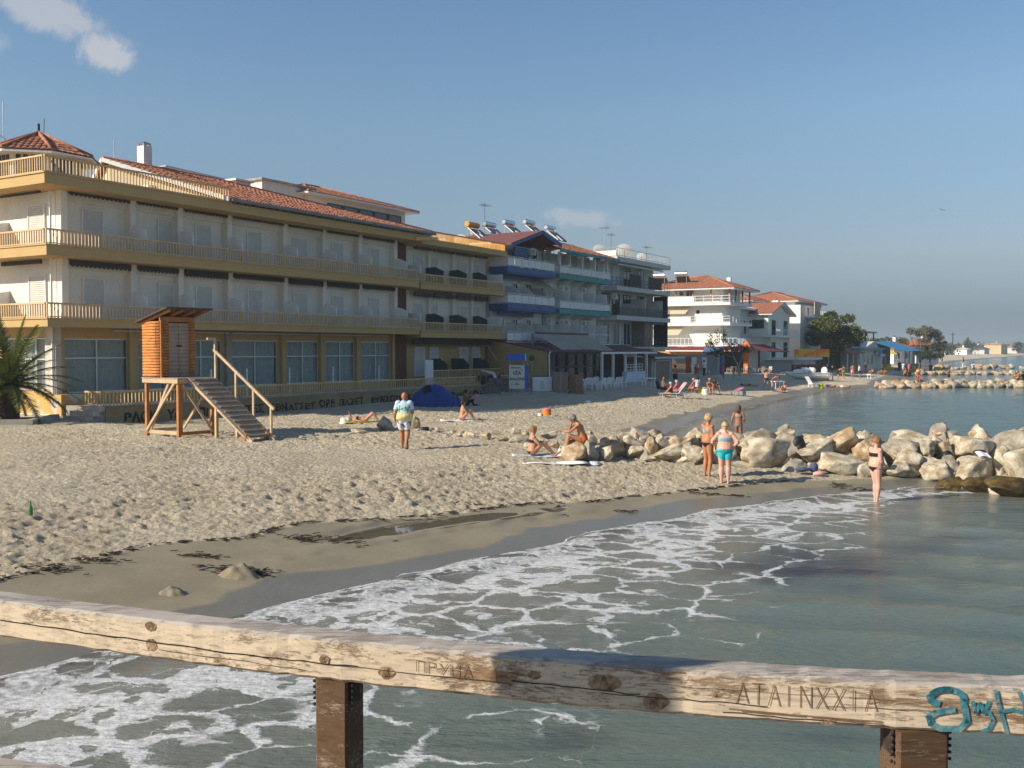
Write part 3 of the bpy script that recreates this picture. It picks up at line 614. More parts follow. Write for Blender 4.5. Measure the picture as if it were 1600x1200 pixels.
M().boxes((8.3, 9.2, 3.6, 4.4, 11.58, 12.5)).obj('roof_cabinet', WHITEP, H)
# paint and plaster of the plinth, corner and steps
M().boxes((1.0, 2.9, .6, 1.395, .5, 1.93)).obj('corner_plinth', PEEL, H)
M().boxes((1.0, 1.395, 1.4, 6.8, .5, 2.03)).obj('side_plinth', peel('gold_plinth', (.64, .39, .12), (.52, .49, .43), .5, (.6, .64)), H); M().boxes((.9, .999, .5, 6.8, .9, 1.03)).obj('skirting', WHITE, H)
for k in range(4): M().boxes((-.35 + k * .32, .88, -2.58, -1.0 - .12 * (k == 3), .55 + (.001 + .2 * k if k else 0), .92 + .2 * k)).obj('step', STEPST, H)
# front terrace with its graffiti wall
TB = M().boxes((.9, 37.2, -2.6, -2.35, .2, 1.5), (.91, 1.15, -2.349, -.6, .2, 1.5)).obj('terrace_wall', pm('tan_render', (.34, .24, .125), .9, .18, .9, .2, 20), H)
M().boxes((1.16, 37.2, -2.34, .595, .2, 1.46), (2.95, 37.2, .596, 1.395, .2, 1.46)).obj('terrace_floor', CONC, H)
M().boxes((.85, 37.25, -2.66, -2.3, 1.5, 1.55)).obj('coping', CONC, TB)
balustrade(H, [((1.0, -2.48), (37.1, -2.48))], 1.55, .6, sp=.19); balustrade(H, [((1.02, -2.3), (1.02, -1.1))], 1.55, .6, sp=.19)
x = 1.8
for t, g in (('ΡΑΟΚ', .5), ('ΥΓΙ', .9), ('ΠΙΟΝ', .5), ('ΝΥΤΕΣ', .35), ('ΕΘΝΑΤΣΕΤ', .35), ('ΟΡΕ', .3), ('ΠΑΣΕΤ', .7), ('ΕΥΝΣΩΤΗ', .4), ('ΚΑΠΙΝ', 2.4), ('ΣΤΑΝ', .6), ('ΟΚΑΣ', 1)):
    me = text_mesh(t, .64, .003, .014 + .016 * random.random()); wd = max(v.co.x for v in me.vertices)
    for v in me.vertices: q_ = mnoise.noise_vector(Vector((v.co.x * 3.1 + x, v.co.y * 4, 1.7))); v.co.x += .10 * q_.x; v.co.y = v.co.y * .82 + .10 * q_.y
    o = link('graffiti', me, TB, (x, -2.612, .78 + random.uniform(-.05, .06)), (math.pi / 2, random.uniform(-.03, .03), 0)); o.data.materials.append(GRAF); x += wd + g
for x in (6.9, 9.2, 12.2, 15.6, 19.6): M().tube([(x, -2.4, 1.5), (x, -2.4, 3.0)], .03, 6).obj('umbrella_pole', WHITEP, H)
# second, slightly lower wing
M().box(25.95, 27.4, 1.5, 1.8, .5, 11.0).obj('brown_recess', BROWN, H)
g = M().boxes((27.4, 37.6, 1.7, 2.0, .5, 4.75), (37.3, 37.6, 2.001, 12, .5, 4.75)); g.obj('ground_floor_wall', GOLD, H)
g = M().boxes((27.4, 37.6, 1.7, 2.0, 5.14, 7.99), (27.4, 37.6, 1.7, 2.0, 8.35, 10.98), (37.3, 37.6, 2.001, 12, 5.14, 10.98), (27.4, 37.3, 11.7, 12, .5, 10.98)); g.obj('upper_wall', WHITE, H)
for zb, zt in ((4.75, 5.14), (7.99, 8.35)):
    M().boxes((27.15, 37.75, .1, 1.699, zb, zt), (27.1, 37.8, .05, 1.699, zt, zt + .03)).obj('balcony_slab', GOLD, H); balustrade(H, [((27.2, .12), (37.6, .12))], zt + .03, .62)
    for u in (29.9, 32.75, 35.45): M().prism([(u, 1.69, zt + .04), (u, 1.69, zt + 1.25), (u, .95, zt + 1.3), (u, .2, zt + 1.0), (u, .2, zt + .04)], (.06, 0, 0)).obj('balcony_divider', GREENP, H)
    for u in (27.25, 37.55): M().box(u, u + .06, .2, 1.69, zt + .04, zt + 1.25).obj('balcony_divider', WHITEP, H)
    for a, b in ((28.5, 29.5), (30.25, 31.2), (33.9, 34.9), (35.7, 36.6)): shutter(H, a, b, 1.66, zt + .05, zt + 1.95)
    for a, b in ((28.1, 30.0), (30.3, 32.8), (33.2, 35.2), (35.6, 37.2)): M().box(a, b, 1.2, 1.4, zt + 2.42, zt + 2.72).obj('rolled_awning', pm('grimy_awning', (.10, .10, .10), .9, .4, 2), H)
    for u in (30.05, 33.0, 35.4): M().box(u - .13, u + .13, 1.45, 1.699, zt, zt + 2.84 if zt < 8 else zt + 2.6).obj('pilaster', WHITE, H)
M().boxes((27.15, 37.9, -.05, 12.3, 10.95, 11.3)).obj('roof_slab', GOLD, H); balustrade(H, [((27.6, .05), (37.7, .05)), ((37.7, .2), (37.7, 4))], 11.3, .62, sp=.15, mat=pm('ochre_paint', (.66, .36, .07), .6, .08))
M().beam((26.2, -.2, 11.18), (28.9, .0, 11.45), .12, .2).obj('end_flashing', GOLDP, H)
for a, b in ((28.55, 29.6), (30.3, 31.2), (34.0, 35.0), (35.75, 36.6)): shutter(H, a, b, 1.66, 2.1, 4.05)
for u in (30.3, 33.0, 35.7): M().prism([(u, 1.69, 1.6), (u, 1.69, 3.3), (u, .7, 3.3), (u, .2, 2.9), (u, .2, 1.6)], (.06, 0, 0)).obj('divider', GREENP, H)
M().boxes((27.5, 28.4, .0, .06, 1.6, 3.25)).obj('white_screen', WHITEP, H)
balustrade(H, [((28.4, .1), (37.4, .1))], 1.75, .8); M().box(28.3, 37.5, .02, .2, 1.58, 1.75).obj('rail_base', GOLD, H)
M().box(27.6, 37.2, .95, 1.2, 4.3, 4.62).obj('rolled_awning', DARK, H)
for u in (30.0, 32.8, 35.2, 37.0): M().beam((u, 1.2, 4.35), (u - .1, .3, 3.2), .04, .04).obj('awning_arm', ALU, H)
# the house standing behind the hotel
HB = framed('rear_house', 'white house with a red hipped tile roof rising behind the hotel', 'house')
M().boxes((31.0, 43.2, 13.6, 24, 9, 15.9)).obj('wall', WHITE, HB); hip_roof(HB, 30.2, 44.2, 12.8, 25, 15.9, 1.8, TILE)
for a in range(5): glazed(HB, 33.2 + a * 1.9, 34.9 + a * 1.9, 13.55, 14.0, 15.4, 1, [], BLACK, DGLASS)
M().tube([(31.0, 13.2, 15.1), (31.0, 13.2, 11)], .06, 6).obj('downpipe', pm('copper_pipe', (.5, .25, .1), .5), HB)
M().beam((36.5, 11.4, 14.2), (47, 6, 12.9), .06, .06).obj('awning_rail', WHITEP, HB)
HW = framed('stair_block', 'plain white rooftop block beside the tiled rear house', 'rooftop block')
M().boxes((26.6, 32.0, 14.0, 20, 9, 16.3)).obj('wall', WHITE, HW); M().boxes((26.4, 32.2, 13.8, 20.2, 16.3, 16.45)).obj('coping', CONC, HW)
# ------------------------------------------------------------------ the row beyond the hotel
BLUE = pm('blue_paint', (.06, .12, .27), .55, .15, 2); TEAL = pm('teal_paint', (.055, .27, .245), .55, .15, 2)
WCOOL = pm('cool_white_render', (.78, .755, .71), .85, .06, 1, .1, 20); GREYW = pm('pale_grey_render', (.66, .64, .58), .85, .08, 1, .1, 20, col2=(.57, .55, .50))
MAROON = pm('maroon_sheet', (.17, .065, .06), .75, .15, 2, .1, 12); CREAM = pm('cream_canvas', (.52, .47, .36), .85, .08, 1.5, .1, 30, trans=.25)
WOODD = pm('dark_brown_wood', (.045, .025, .016), .6, .25, 4); TAN = pm('tan_wall', (.42, .29, .13), .9, .12, 1); DOORW = pm('tan_boards', (.26, .20, .145), .8, .15, 3, .2)
DRAIL = pm('dark_rail', (.05, .05, .055), .45, .2, 4); BEIGE = pm('beige_canvas', (.45, .36, .24), .9, .1, 2); STEEL = pm('bright_steel', (.75, .74, .72), .18, .05, 4, metal=1.0); PANEL = pm('solar_glass', (.03, .035, .045), .12, .1, 3, spec=.6)
def ac_unit(p, root, u, v, z):
    a = M().box(u - .4, u + .4, v - .3, v, z, z + .55).obj('air_conditioner', WHITEP, root); M().lathe([(.2, 0), (.2, .02)], (0, 0, 0), 12)
    f = M()
    for r in (.2, .13, .06): f.tube([(u - .1 + r * math.cos(t * .5236), v - .305, z + .27 + r * math.sin(t * .5236)) for t in range(13)], .012, 4, False)
    f.obj('fan_grille', DRAIL, a); return a
def bar_rail(root, runs, z, h, mat, bars=3, post=1.2, pw=.04, panel=None, gap=None):
    m = M(); P = M()
    for (p, q) in runs:
        p, q = Vector(p), Vector(q); d = q - p; L = d.length; d /= L; k = max(1, round(L / post))
        for i in range(k + 1): c = p + d * (L * i / k); m.box(c.x - pw / 2, c.x + pw / 2, c.y - pw / 2, c.y + pw / 2, z, z + h)
        for b in range(bars): zz = z + h - b * (h - .12) / max(1, bars - 1) if bars > 1 else z + h; m.beam((*p, zz), (*q, zz), pw * .9, pw)
        if panel:
            for i in range(k): a, b = p + d * (L * i / k + .05), p + d * (L * (i + 1) / k - .05); P.beam((*((a)), z + h * .52), (*((b)), z + h * .52), .02, h * .72)
    r = m.obj('railing', mat, root)
    if panel: P.obj('infill_panels', panel, r)
    return r
def aerial(name, label, p, h=2.2, n=5):
    m = M().tube([(0, 0, 0), (0, 0, h)], .03, 5).tube([(-.7, 0, h - .2), (.7, 0, h - .2)], .018, 4)
    for i in range(n): x = -.65 + i * 1.3 / (n - 1); m.tube([(x, -.3 - .05 * i, h - .2), (x, .3 + .05 * i, h - .2)], .012, 4)
    o = m.obj(name, METAL); o.location = p; o.rotation_euler = (0, 0, random.uniform(0, 3)); return tag(o, label, 'aerial')
def dish(label, p, r, az, el=35, sq=1.0):
    t = thing('satellite_dish', label, 'satellite dish', p, az, 'satellite dishes on the roofs')
    m = M(); n = 20; base = len(m.v)
    for i in range(6):
        a = r * i / 5
        for j in range(n): m.v.append((a * math.cos(6.2832 * j / n) * sq, -.09 * r * (1 - (i / 5) ** 2) * -1, a * math.sin(6.2832 * j / n)))
    for i in range(5):
        for j in range(n): m.f.append((i * n + j, i * n + (j + 1) % n, (i + 1) * n + (j + 1) % n, (i + 1) * n + j))
    R_ = Matrix.Rotation(R(-el), 3, 'X'); m.v = [tuple(R_ @ Vector(v) + Vector((0, -.15, r * 1.15 + .1))) for v in m.v]
    m.obj('reflector', WHITEP, t, smooth=True); c = R_ @ Vector((0, 0, 0)) + Vector((0, -.15, r * 1.15 + .1)); f = R_ @ Vector((0, -r * .85, 0)) + Vector((0, -.15, r * 1.15 + .1))
    M().tube([c + R_ @ Vector((0, .2 * r, -r * .95)), f], .03, 5).tube([f, f + Vector((0, .12, 0))], .07, 6).obj('feed_arm', METAL, t); M().tube([(0, .2, 0), (0, .2, r * 1.1), tuple(c + Vector((0, .15, 0)))], .05, 6).obj('mast', METAL, t)
    return t
def heater(label, u, v, z, tank, rz=0., copper=False):
    """roof solar heater: tilted panels below a lying tank"""
    X, Y = wor(u, v); t = thing('solar_heater', label, 'solar heater', (X, Y, z), FRZ + rz, 'solar heaters on the roofs'); t.scale = (.85, .85, .8)
    M().prism([(-1.0, -.9, .1), (1.0, -.9, .1), (1.0, .5, 1.25), (-1.0, .5, 1.25)], (0, .06, -.06)).obj('collector', PANEL, t)
    M().beam((-1.02, -.9, .12), (-1.02, .5, 1.27), .05, .1).beam((1.02, -.9, .12), (1.02, .5, 1.27), .05, .1).beam((0, -.9, .12), (0, .5, 1.27), .04, .1).obj('collector_frame', ALU, t)
    M().tube([(-.95, .65, 1.65), (-.9, .65, 1.65), (.9, .65, 1.65), (.95, .65, 1.65)], [.22, .3, .3, .22], 14).obj('tank', pm('yellow_tank', (.62, .30, .03), .35, .1) if copper else STEEL, t, smooth=False)
    M().beam((-.8, .6, -1.3), (-.8, .6, 1.4), .05, .05).beam((.8, .6, -1.3), (.8, .6, 1.4), .05, .05).beam((-.8, .6, 1.35), (.8, .6, 1.35), .05, .05).obj('stand', METAL, t); return t
# --- blue and white guesthouse
B = framed('guesthouse', 'narrow white guesthouse with blue balcony edges and a maroon roof next to the yellow hotel', 'guesthouse')
M().boxes((38.2, 45.6, 1.6, 12, .6, 12.2)).obj('wall', WCOOL, B)
for zb, zt in ((9.85, 10.25), (7.03, 7.43)):
    M().boxes((38.0, 45.4, -.02, 1.599, zb - .12, zb), (37.9, 45.45, -.1, 1.599, zb, zt)).obj('balcony_slab', BLUE, B)
    bar_rail(B, [((38.0, 1.5), (38.0, 0)), ((38.0, 0), (45.4, 0))], zt, .78, WHITEP, 2, 1.05, .035, panel=WCOOL)
M().boxes((38.0, 45.4, 0, 1.599, 4.2, 4.55)).obj('balcony_slab', WCOOL, B); bar_rail(B, [((38.0, 0), (45.4, 0))], 4.55, .75, WHITEP, 2, 1.05, .035, panel=WCOOL)
for z in (4.6, 7.45):
    for u in (39.6, 41.7, 43.8):
        glazed(B, u - .35, u + .35, 1.56, z + .9, z + 1.75, 2, [], WHITEP, DGLASS); M().prism([(u + .8, 1.59, z), (u + .8, 1.59, z + 1.5), (u + .8, .9, z + 1.45), (u + .8, .3, z + .9), (u + .8, .3, z)], (.05, 0, 0)).obj('balcony_divider', WCOOL, B)
    M().box(38.3, 43.5, .9, 1.05, z + 1.95, z + 2.3).obj('blue_valance', BLUE, B); M().beam((38.4, .95, z + 2.35), (43.0, .95, z + 2.35), .25, .12).obj('rolled_awning', BEIGE, B)
    ac_unit(0, B, 42.6, 1.59, z + 1.8)
    for u in (39, 41, 42.8): M().beam((u, 1.5, z + 2.2), (u + .3, .4, z + 1.3), .03, .03).obj('awning_arm', WHITEP, B)
M().prism([(42.8, 1.4, 9.7), (45.6, 1.4, 9.7), (45.9, -.3, 8.6), (43.9, -.3, 8.6)], (0, .02, .02)).obj('awning', BEIGE, B)
glazed(B, 43.0, 43.9, 1.56, 10.3, 12.0, 1, [], WHITEP, DGLASS); glazed(B, 44.4, 45.2, 1.56, 10.3, 12.0, 1, [], WHITEP, DGLASS); M().box(40.6, 42.6, .9, 1.1, 11.3, 12.0).obj('blue_blind', BLUE, B); ac_unit(0, B, 43.9, 1.4, 11.6)
M().prism([(38.0, -.35, 11.85), (42.9, -.35, 13.3), (42.9, -.35, 13.42), (38.0, -.35, 11.97)], (0, 11, 0)).prism([(42.9, -.35, 13.3), (45.9, -.35, 12.55), (45.9, -.35, 12.67), (42.9, -.35, 13.42)], (0, 11, 0)).obj('roof', MAROON, B)
M().beam((42.9, -.4, 13.2), (45.9, -.4, 12.45), .05, .35).beam((38.0, -.4, 11.8), (42.9, -.4, 13.25), .04, .18).obj('verge_board', BLUE, B)
# --- teal trimmed guesthouse
T = framed('guesthouse', 'white guesthouse with teal balcony edges and a red tiled eave', 'guesthouse')
M().boxes((45.7, 56.3, 1.6, 12, .6, 12.1)).obj('wall', WCOOL, T)
for zb, zt in ((9.83, 10.22), (6.92, 7.31)):
    M().boxes((46.2, 56.0, -.05, 1.599, zb, zt)).obj('balcony_slab', TEAL, T)
    for u in (46.5, 49, 51.4, 53.8): M().prism([(u, 1.59, zb), (u, .1, zb), (u, 1.59, zb - .5)], (.2, 0, 0)).obj('bracket', WCOOL, T)
    bar_rail(T, [((46.3, 1.55), (46.3, 0)), ((46.3, 0), (55.9, 0))], zt, .72, WHITEP, 4, 1.9, .035, panel=WCOOL)
    for u in (46.9, 49.1, 50.0, 53.3): ac_unit(0, T, u, 1.59, zb - .9)
for z in (4.5, 7.33, 10.24):
    for u in (48.2, 50.6, 53.0, 55.4):
        if z < 10: M().box(u, u + .06, .1, 1.59, z, z + 1.6).obj('balcony_divider', WCOOL, T)
        shutter(T, u - 1.6, u - .7, 1.56, z, z + 1.95)
for u in (46.5, 48.3, 50.6, 53.0, 55.5): M().box(u - .1, u + .1, .05, .25, 10.22, 12.05).obj('column', WCOOL, T)
M().boxes((46.3, 56.0, 0, 1.599, 4.1, 4.45)).obj('balcony_slab', WCOOL, T); bar_rail(T, [((46.3, 0), (55.9, 0))], 4.45, .8, WHITEP, 2, 1.9, .04)
m = M(); evt = Vector((0, 5, 1.6)); tile_slope(m, (45.6, -.45, 12.15), (1, 0, 0), evt, 0, 11.2, lambda u: 0, lambda u: 5.2, .27, .4); rt = m.obj('roof', TILE, T); M().box(45.6, 56.8, -.55, -.4, 11.95, 12.17).obj('fascia', TEAL, rt); M().add([(45.6, -.4, 12.1), (56.8, -.4, 12.1), (56.8, 4.6, 13.7), (45.6, 4.6, 13.7), (45.6, 12, 12.1), (56.8, 12, 12.1)], [(0, 1, 2, 3), (3, 2, 5, 4)]).obj('roof_deck', TILED, rt)
M().prism([(46.6, -.1, 12.05), (48.6, -.1, 12.05), (48.8, -1.0, 11.7), (46.8, -1.0, 11.7)], (0, 0, .03)).obj('small_canopy', TEAL, T)
M().tube([(46.1, 1.5, 4.5), (46.1, 1.5, 12)], .06, 6).obj('drainpipe', TEAL, T)
an = M(); X = 50.2
an.tube([(48.6, 1.5, 6.15), (48.6, 1.5, 5.55)], .05, 5).tube([(48.3, 1.5, 5.75), (48.4, 1.5, 5.56), (48.6, 1.5, 5.5), (48.8, 1.5, 5.56), (48.9, 1.5, 5.75)], .045, 5).tube([(48.45, 1.5, 6.02), (48.75, 1.5, 6.02)], .04, 5).tube([(48.6 + .08 * math.cos(t), 1.5, 6.22 + .08 * math.sin(t)) for t in np.linspace(0, 6.28, 9)], .03, 4)
an.obj('anchor_sign', BLACK, T)
# --- grey flat roofed block
G = framed('apartment_block', 'pale grey flat roofed apartment block with roof terrace rails and dark balcony screens', 'apartment block')
M().boxes((57.0, 70.0, 1.8, 13, .6, 12.2)).obj('wall', GREYW, G)
for zb, zt in ((12.12, 12.55), (9.45, 9.84), (6.7, 7.13)): M().boxes((57.3, 70.2, -.05, 1.799, zb, zt), (56.4, 57.299, 1.2, 1.799, zb, zt)).obj('balcony_slab', GREYW, G)
bar_rail(G, [((57.4, 6), (57.4, 0)), ((57.4, 0), (70.1, 0)), ((70.1, 0), (70.1, 6))], 12.55, .8, pm('grey_rail', (.30, .30, .30), .5), 2, .55, .035); M().box(57.35, 57.42, 0.1, 6, 12.6, 13.1).obj('side_panel', WHITE, G)
bar_rail(G, [((57.4, 1.7), (57.4, 0)), ((57.4, 0), (70.1, 0))], 9.84, .8, DRAIL, 3, .7, .03); bar_rail(G, [((57.4, 1.7), (57.4, 0)), ((57.4, 0), (70.1, 0))], 7.13, .8, DRAIL, 2, .16, .022)
for a, b in ((60.4, 63.0), (64.8, 68.0)): M().box(a, b, .05, .09, 9.9, 11.1).obj('balcony_screen', pm('brown_screen', (.05, .04, .032), .7, .2, 5), G)
for z in (9.86, 7.15, 4.4):
    for a in (57.9, 60.1, 62.6, 66.0): glazed(G, a, a + 1.5, 1.76, z, z + 2.1, 2, [], BLACK if z < 9 and z > 5 else WHITEP, DGLASS if z < 9 else CURT if a in (57.9, 60.1) else DGLASS)
for u in (64.3, 68.6): M().box(u, u + .1, .2, 1.79, 7.13, 8.9).obj('balcony_divider', GREYW, G)
for u in (62.2, 67.2): M().prism([(u, 1.79, 7.2), (u, 1.79, 8.4), (u, .8, 8.4), (u, .2, 7.9), (u, .2, 7.2)], (.06, 0, 0)).obj('balcony_divider', GREYW, G)
M().tube([(58.2, .3, 11.9), (69, .3, 11.9)], .07, 6).obj('awning_roll', WHITEP, G); M().boxes((64.6, 66.2, .4, 1.79, 4.2, 6.7)).obj('pier', pm('brown_stone', (.25, .19, .14), .9, .2, 4), G); M().box(69.9, 70.1, .2, 1.7, 4.2, 9.4).obj('pier', BLACK, G)
ac_unit(0, G, 59.4, 1.4, 8.7); M().box(66, 69.4, .3, 1.7, 6.45, 6.69).obj('awning_box', DRAIL, G); M().boxes((56.3, 70.2, -.6, 1.79, 4.05, 4.2)).obj('terrace_slab', GREYW, G); bar_rail(G, [((57.4, -.5), (69, -.5))], 4.2, .8, DRAIL, 3, .9, .03)
# roof things
heater('solar water heater with a yellow tank, first in the row on the guesthouse roofs', 41.9, 5.2, 12.8, 0, copper=True)
for i, (u, z, s) in enumerate(((44.5, 13.1, 'second'), (47.6, 13.6, 'third'), (51.1, 14.0, 'fourth'), (55.0, 13.9, 'fifth'))): heater('steel tank solar water heater, %s of the five along the guesthouse roofs' % s, u, 5.2, z, 0)
def at_uv(u, v, z): x, y = wor(u, v); return (x, y, z)
dish('large white satellite dish beside the ochre roof rail', at_uv(36.2, 3.0, 11.3), .62, R(160)); dish('small white satellite dish on the roof of the yellow hotel wing', at_uv(33.8, 3.0, 11.3), .38, R(150))
dish('very large oval satellite dish on the grey roof terrace', at_uv(63.3, 2.0, 12.55), .85, R(165), 40); dish('white satellite dish at the near end of the grey roof terrace', at_uv(58.6, 2.5, 12.55), .6, R(160)); dish('small satellite dish at the far end of the grey roof terrace', at_uv(69.6, 3.0, 12.9), .5, R(165))
dish('tiny satellite dish half hidden behind the steel tanks', at_uv(43.2, 6.4, 13.0), .5, R(150))
aerial('television_aerial', 'television aerial above the steel water tanks', at_uv(44.0, 5.9, 12.6), 3.6); aerial('television_aerial', 'nearer of the twin aerials over the grey roof terrace', at_uv(61.0, 3, 12.5), 3.4); aerial('television_aerial', 'further of the twin aerials over the grey roof terrace', at_uv(63.4, 3.5, 12.5), 3.0); aerial('television_aerial', 'low aerial at the far corner of the grey roof terrace', at_uv(71, 3, 12.5), 2.4)
# --- beach restaurant, porch and shed in front of them
RS = framed('beach_restaurant', 'dark wood beach restaurant with a cream awning and white porch', 'restaurant')
M().prism([(37.6, 1.6, .5), (37.6, 1.6, 4.7), (37.6, -3.6, 3.75), (37.6, -3.6, .5)], (.2, 0, 0)).obj('side_wall', TAN, RS)
M().boxes((37.9, 49.9, -3.3, -.2, .5, 1.05)).obj('floor', CONC, RS)
fw = M()
for u in (38.0, 39.5, 41.0, 42.6, 44.1, 45.8): fw.box(u - .12, u + .12, -3.62, -3.4, 1.0, 3.75)
fw.boxes((38.0, 46, -3.6, -3.41, 1.0, 1.25), (38.0, 46, -3.61, -3.42, 2.55, 2.7), (38.0, 46, -3.6, -3.41, 3.55, 3.75)); f_ = fw.obj('front_frame', WOODD, RS)
for a, b in ((38.12, 39.38), (39.62, 40.88), (41.12, 42.48), (42.72, 43.98), (44.22, 45.68)):
    M().box(a, b, -3.52, -3.5, 1.25, 2.55).obj('pane', GLASS, f_)
    for j in range(3): w_ = (b - a) / 3; M().box(a + j * w_ + .06, a + (j + 1) * w_ - .06, -3.52, -3.5, 2.7, 3.55).obj('pane', GLASS, f_)
M().boxes((38.0, 46, -1.2, -1.1, 1.0, 3.7)).obj('back_wall', pm('dim_wall', (.30, .28, .26), .9), RS)
M().prism([(37.7, 1.5, 4.75), (37.7, -3.75, 3.85), (37.7, -3.75, 3.75), (37.7, 1.5, 4.65)], (8.6, 0, 0)).obj('roof', MAROON, RS)
aw = M().sheet(lambda a, b: (40.7 + 8.9 * a, -.9 - 2.4 * b, 5.2 - 1.3 * b - .05 * math.sin(b * 3.14) + .015 * math.sin(a * 40)), 40, 6); k = aw.obj('awning', CREAM, RS)
vl = M()
for i in range(40): a = 40.7 + 8.9 * i / 40; vl.add([(a, -3.3, 3.9), (a + .222, -3.3, 3.9), (a + .2, -3.31, 3.72), (a + .11, -3.31, 3.66), (a + .02, -3.31, 3.72)], [(0, 1, 2, 3, 4)])
vl.obj('valance', CREAM, k); M().box(40.7, 49.6, -1.0, -.8, 5.18, 5.3).obj('awning_box', BROWN, k)
for u in (40.3, 44.5, 48.9): M().beam((u, -.9, .9), (u, -.9, 5.2), .14, .14).beam((u, -.9, 4.9), (u, -3.2, 3.95), .06, .06).obj('awning_post', pm('weathered_post', (.28, .22, .16), .8, .2, 5), RS)
M().tube([(37.85, -3.75, 1.2), (37.75, -3.75, 3.6), (37.95, -3.75, 3.8)], .06, 6).obj('drainpipe', WHITEP, RS)
pr = M().prism([(46.1, -.6, 4.35), (46.1, -3.9, 3.72), (46.1, -3.9, 3.62), (46.1, -.6, 4.25)], (11.3, 0, 0)).obj('porch_roof', MAROON, RS); M().box(46.1, 57.4, -3.98, -3.9, 3.58, 3.74).obj('porch_fascia', WHITEP, pr)
for u in (46.7, 48.8, 51.2, 53.3, 55.7): M().box(u - .09, u + .09, -3.78, -3.6, 1.0, 3.6).obj('porch_post', WHITEP, RS); M().prism([(u - .35, -3.7, 3.58), (u + .35, -3.7, 3.58), (u + .1, -3.7, 3.3), (u - .1, -3.7, 3.3)], (0, .05, 0)).obj('post_bracket', WHITEP, RS)
for i, u in enumerate((46.8, 48.9)): glazed(RS, u, u + 1.9, -1.6, 2.0, 3.5, 2, [], WHITEP, GLASS)
M().boxes((46.2, 51, -1.5, -1.3, .8, 2.0), (46.2, 57, -1.1, -.9, .8, 3.7)).obj('porch_wall', pm('pale_blue_wall', (.5, .54, .56), .85), RS); M().boxes((51.0, 54.9, -3.95, -3.5, .6, 2.05)).obj('porch_parapet', pm('blue_white_wall', (.58, .64, .70), .85, .06), RS); bar_rail(RS, [((51.1, -3.7), (54.8, -3.7))], 2.05, .62, WHITEP, 3, .6, .04)
M().boxes((51.3, 56.5, -1.3, -1.12, 1.1, 3.55)).obj('porch_screen', WOODD, RS)
SB = tag(M().tube([(0, 0, .45), (0, 0, 1.1)], .5, 8).obj('covered_boat', pm('green_tarpaulin', (.02, .09, .06), .7, .3, 3)), 'green and blue covered boat stored on the restaurant porch', 'boat'); SB.data.clear_geometry()
hb = M()
for i in range(9):
    s = i / 8; w = .55 * math.sin(math.pi * (.12 + .76 * s)) ; hb.v += [(-1.3 + 2.6 * s, -w, 1.0), (-1.3 + 2.6 * s, -w * .6, .35), (-1.3 + 2.6 * s, 0, .2), (-1.3 + 2.6 * s, w * .6, .35), (-1.3 + 2.6 * s, w, 1.0), (-1.3 + 2.6 * s, 0, 1.25)]
for i in range(8):
    for j in range(6): hb.f.append((i * 6 + j, i * 6 + (j + 1) % 6, (i + 1) * 6 + (j + 1) % 6, (i + 1) * 6 + j))
hb.f += [(0, 1, 2, 3, 4, 5), tuple(48 + j for j in (5, 4, 3, 2, 1, 0))]
me = hb.mesh('covered_boat'); me.materials.append(MATS['green_tarpaulin']); SB.data = me; SB.location = at_uv(49.6, -2.6, 1.0); SB.rotation_euler = (0, 0, FRZ)
SD = framed('shed', 'low shed with tan double doors and a maroon roof at the end of the porch', 'shed')
M().boxes((57.3, 62.2, -3.5, .8, .6, 3.2)).obj('wall', pm('shed_wall', (.40, .36, .30), .9, .12), SD); M().boxes((58.0, 59.7, -3.56, -3.5, 1.1, 2.85)).obj('door', DOORW, SD); M().boxes((59.75, 61.4, -3.56, -3.5, 1.1, 2.85)).obj('door', DOORW, SD)
M().boxes((57.85, 58.0, -3.62, -3.5, 1.05, 3.0), (61.4, 61.55, -3.62, -3.5, 1.05, 3.0), (57.85, 61.55, -3.62, -3.5, 2.86, 3.0)).obj('door_frame', GREYW, SD)
M().prism([(56.9, .9, 4.1), (56.9, -4.0, 3.25), (56.9, -4.0, 3.13), (56.9, .9, 3.98)], (7.2, 0, 0)).obj('roof', MAROON, SD); M().box(56.9, 64.1, -4.06, -4.0, 3.1, 3.28).obj('fascia', GREYW, SD)
M().boxes((57.0, 62.5, -3.9, -3.5, .6, 1.08)).obj('sill_slab', CONC, SD)
# ------------------------------------------------------------------ houses further along the beach
WBRIGHT = pm('bright_white_render', (.82, .80, .76), .85, .04, 1, .08, 20); CREAMW = pm('cream_white_render', (.80, .79, .66), .85, .04, 1); WOODL = pm('light_wood_post', (.42, .22, .12), .7, .15, 4)
RAWN = pm('red_canvas', (.20, .045, .05), .85, .12, 1.5, trans=.15); ORANGE = pm('orange_paint', (.62, .16, .02), .6, .12, 2); STRIPE = pm('ivory_canvas', (.66, .58, .44), .85, .06, 2, trans=.3)
W = framed('seaside_house', 'white three storey house with red hipped roof and wrap round balconies above the red cafe', 'house')
M().boxes((90.4, 97, 1.4, 11, .6, 11.2)).obj('wall', WBRIGHT, W)
for zb, zt in ((9.3, 9.62), (6.85, 7.2)): M().boxes((89, 97.4, 0, 11, zb, zt)).obj('balcony_slab', WBRIGHT, W)
M().boxes((88.2, 98.5, -1.2, 11, 4.2, 4.5)).obj('terrace_slab', WBRIGHT, W)
bar_rail(W, [((89.05, 11), (89.05, .05)), ((89.05, .05), (97.3, .05))], 9.62, .8, WHITEP, 3, 1.1, .05); bar_rail(W, [((89.05, 11), (89.05, .05)), ((89.05, .05), (97.3, .05))], 7.2, .75, WHITEP, 3, 1.1, .05); bar_rail(W, [((88.3, 11), (88.3, -1.1)), ((88.3, -1.1), (98.4, -1.1))], 4.5, .8, WHITEP, 2, .5, .045)
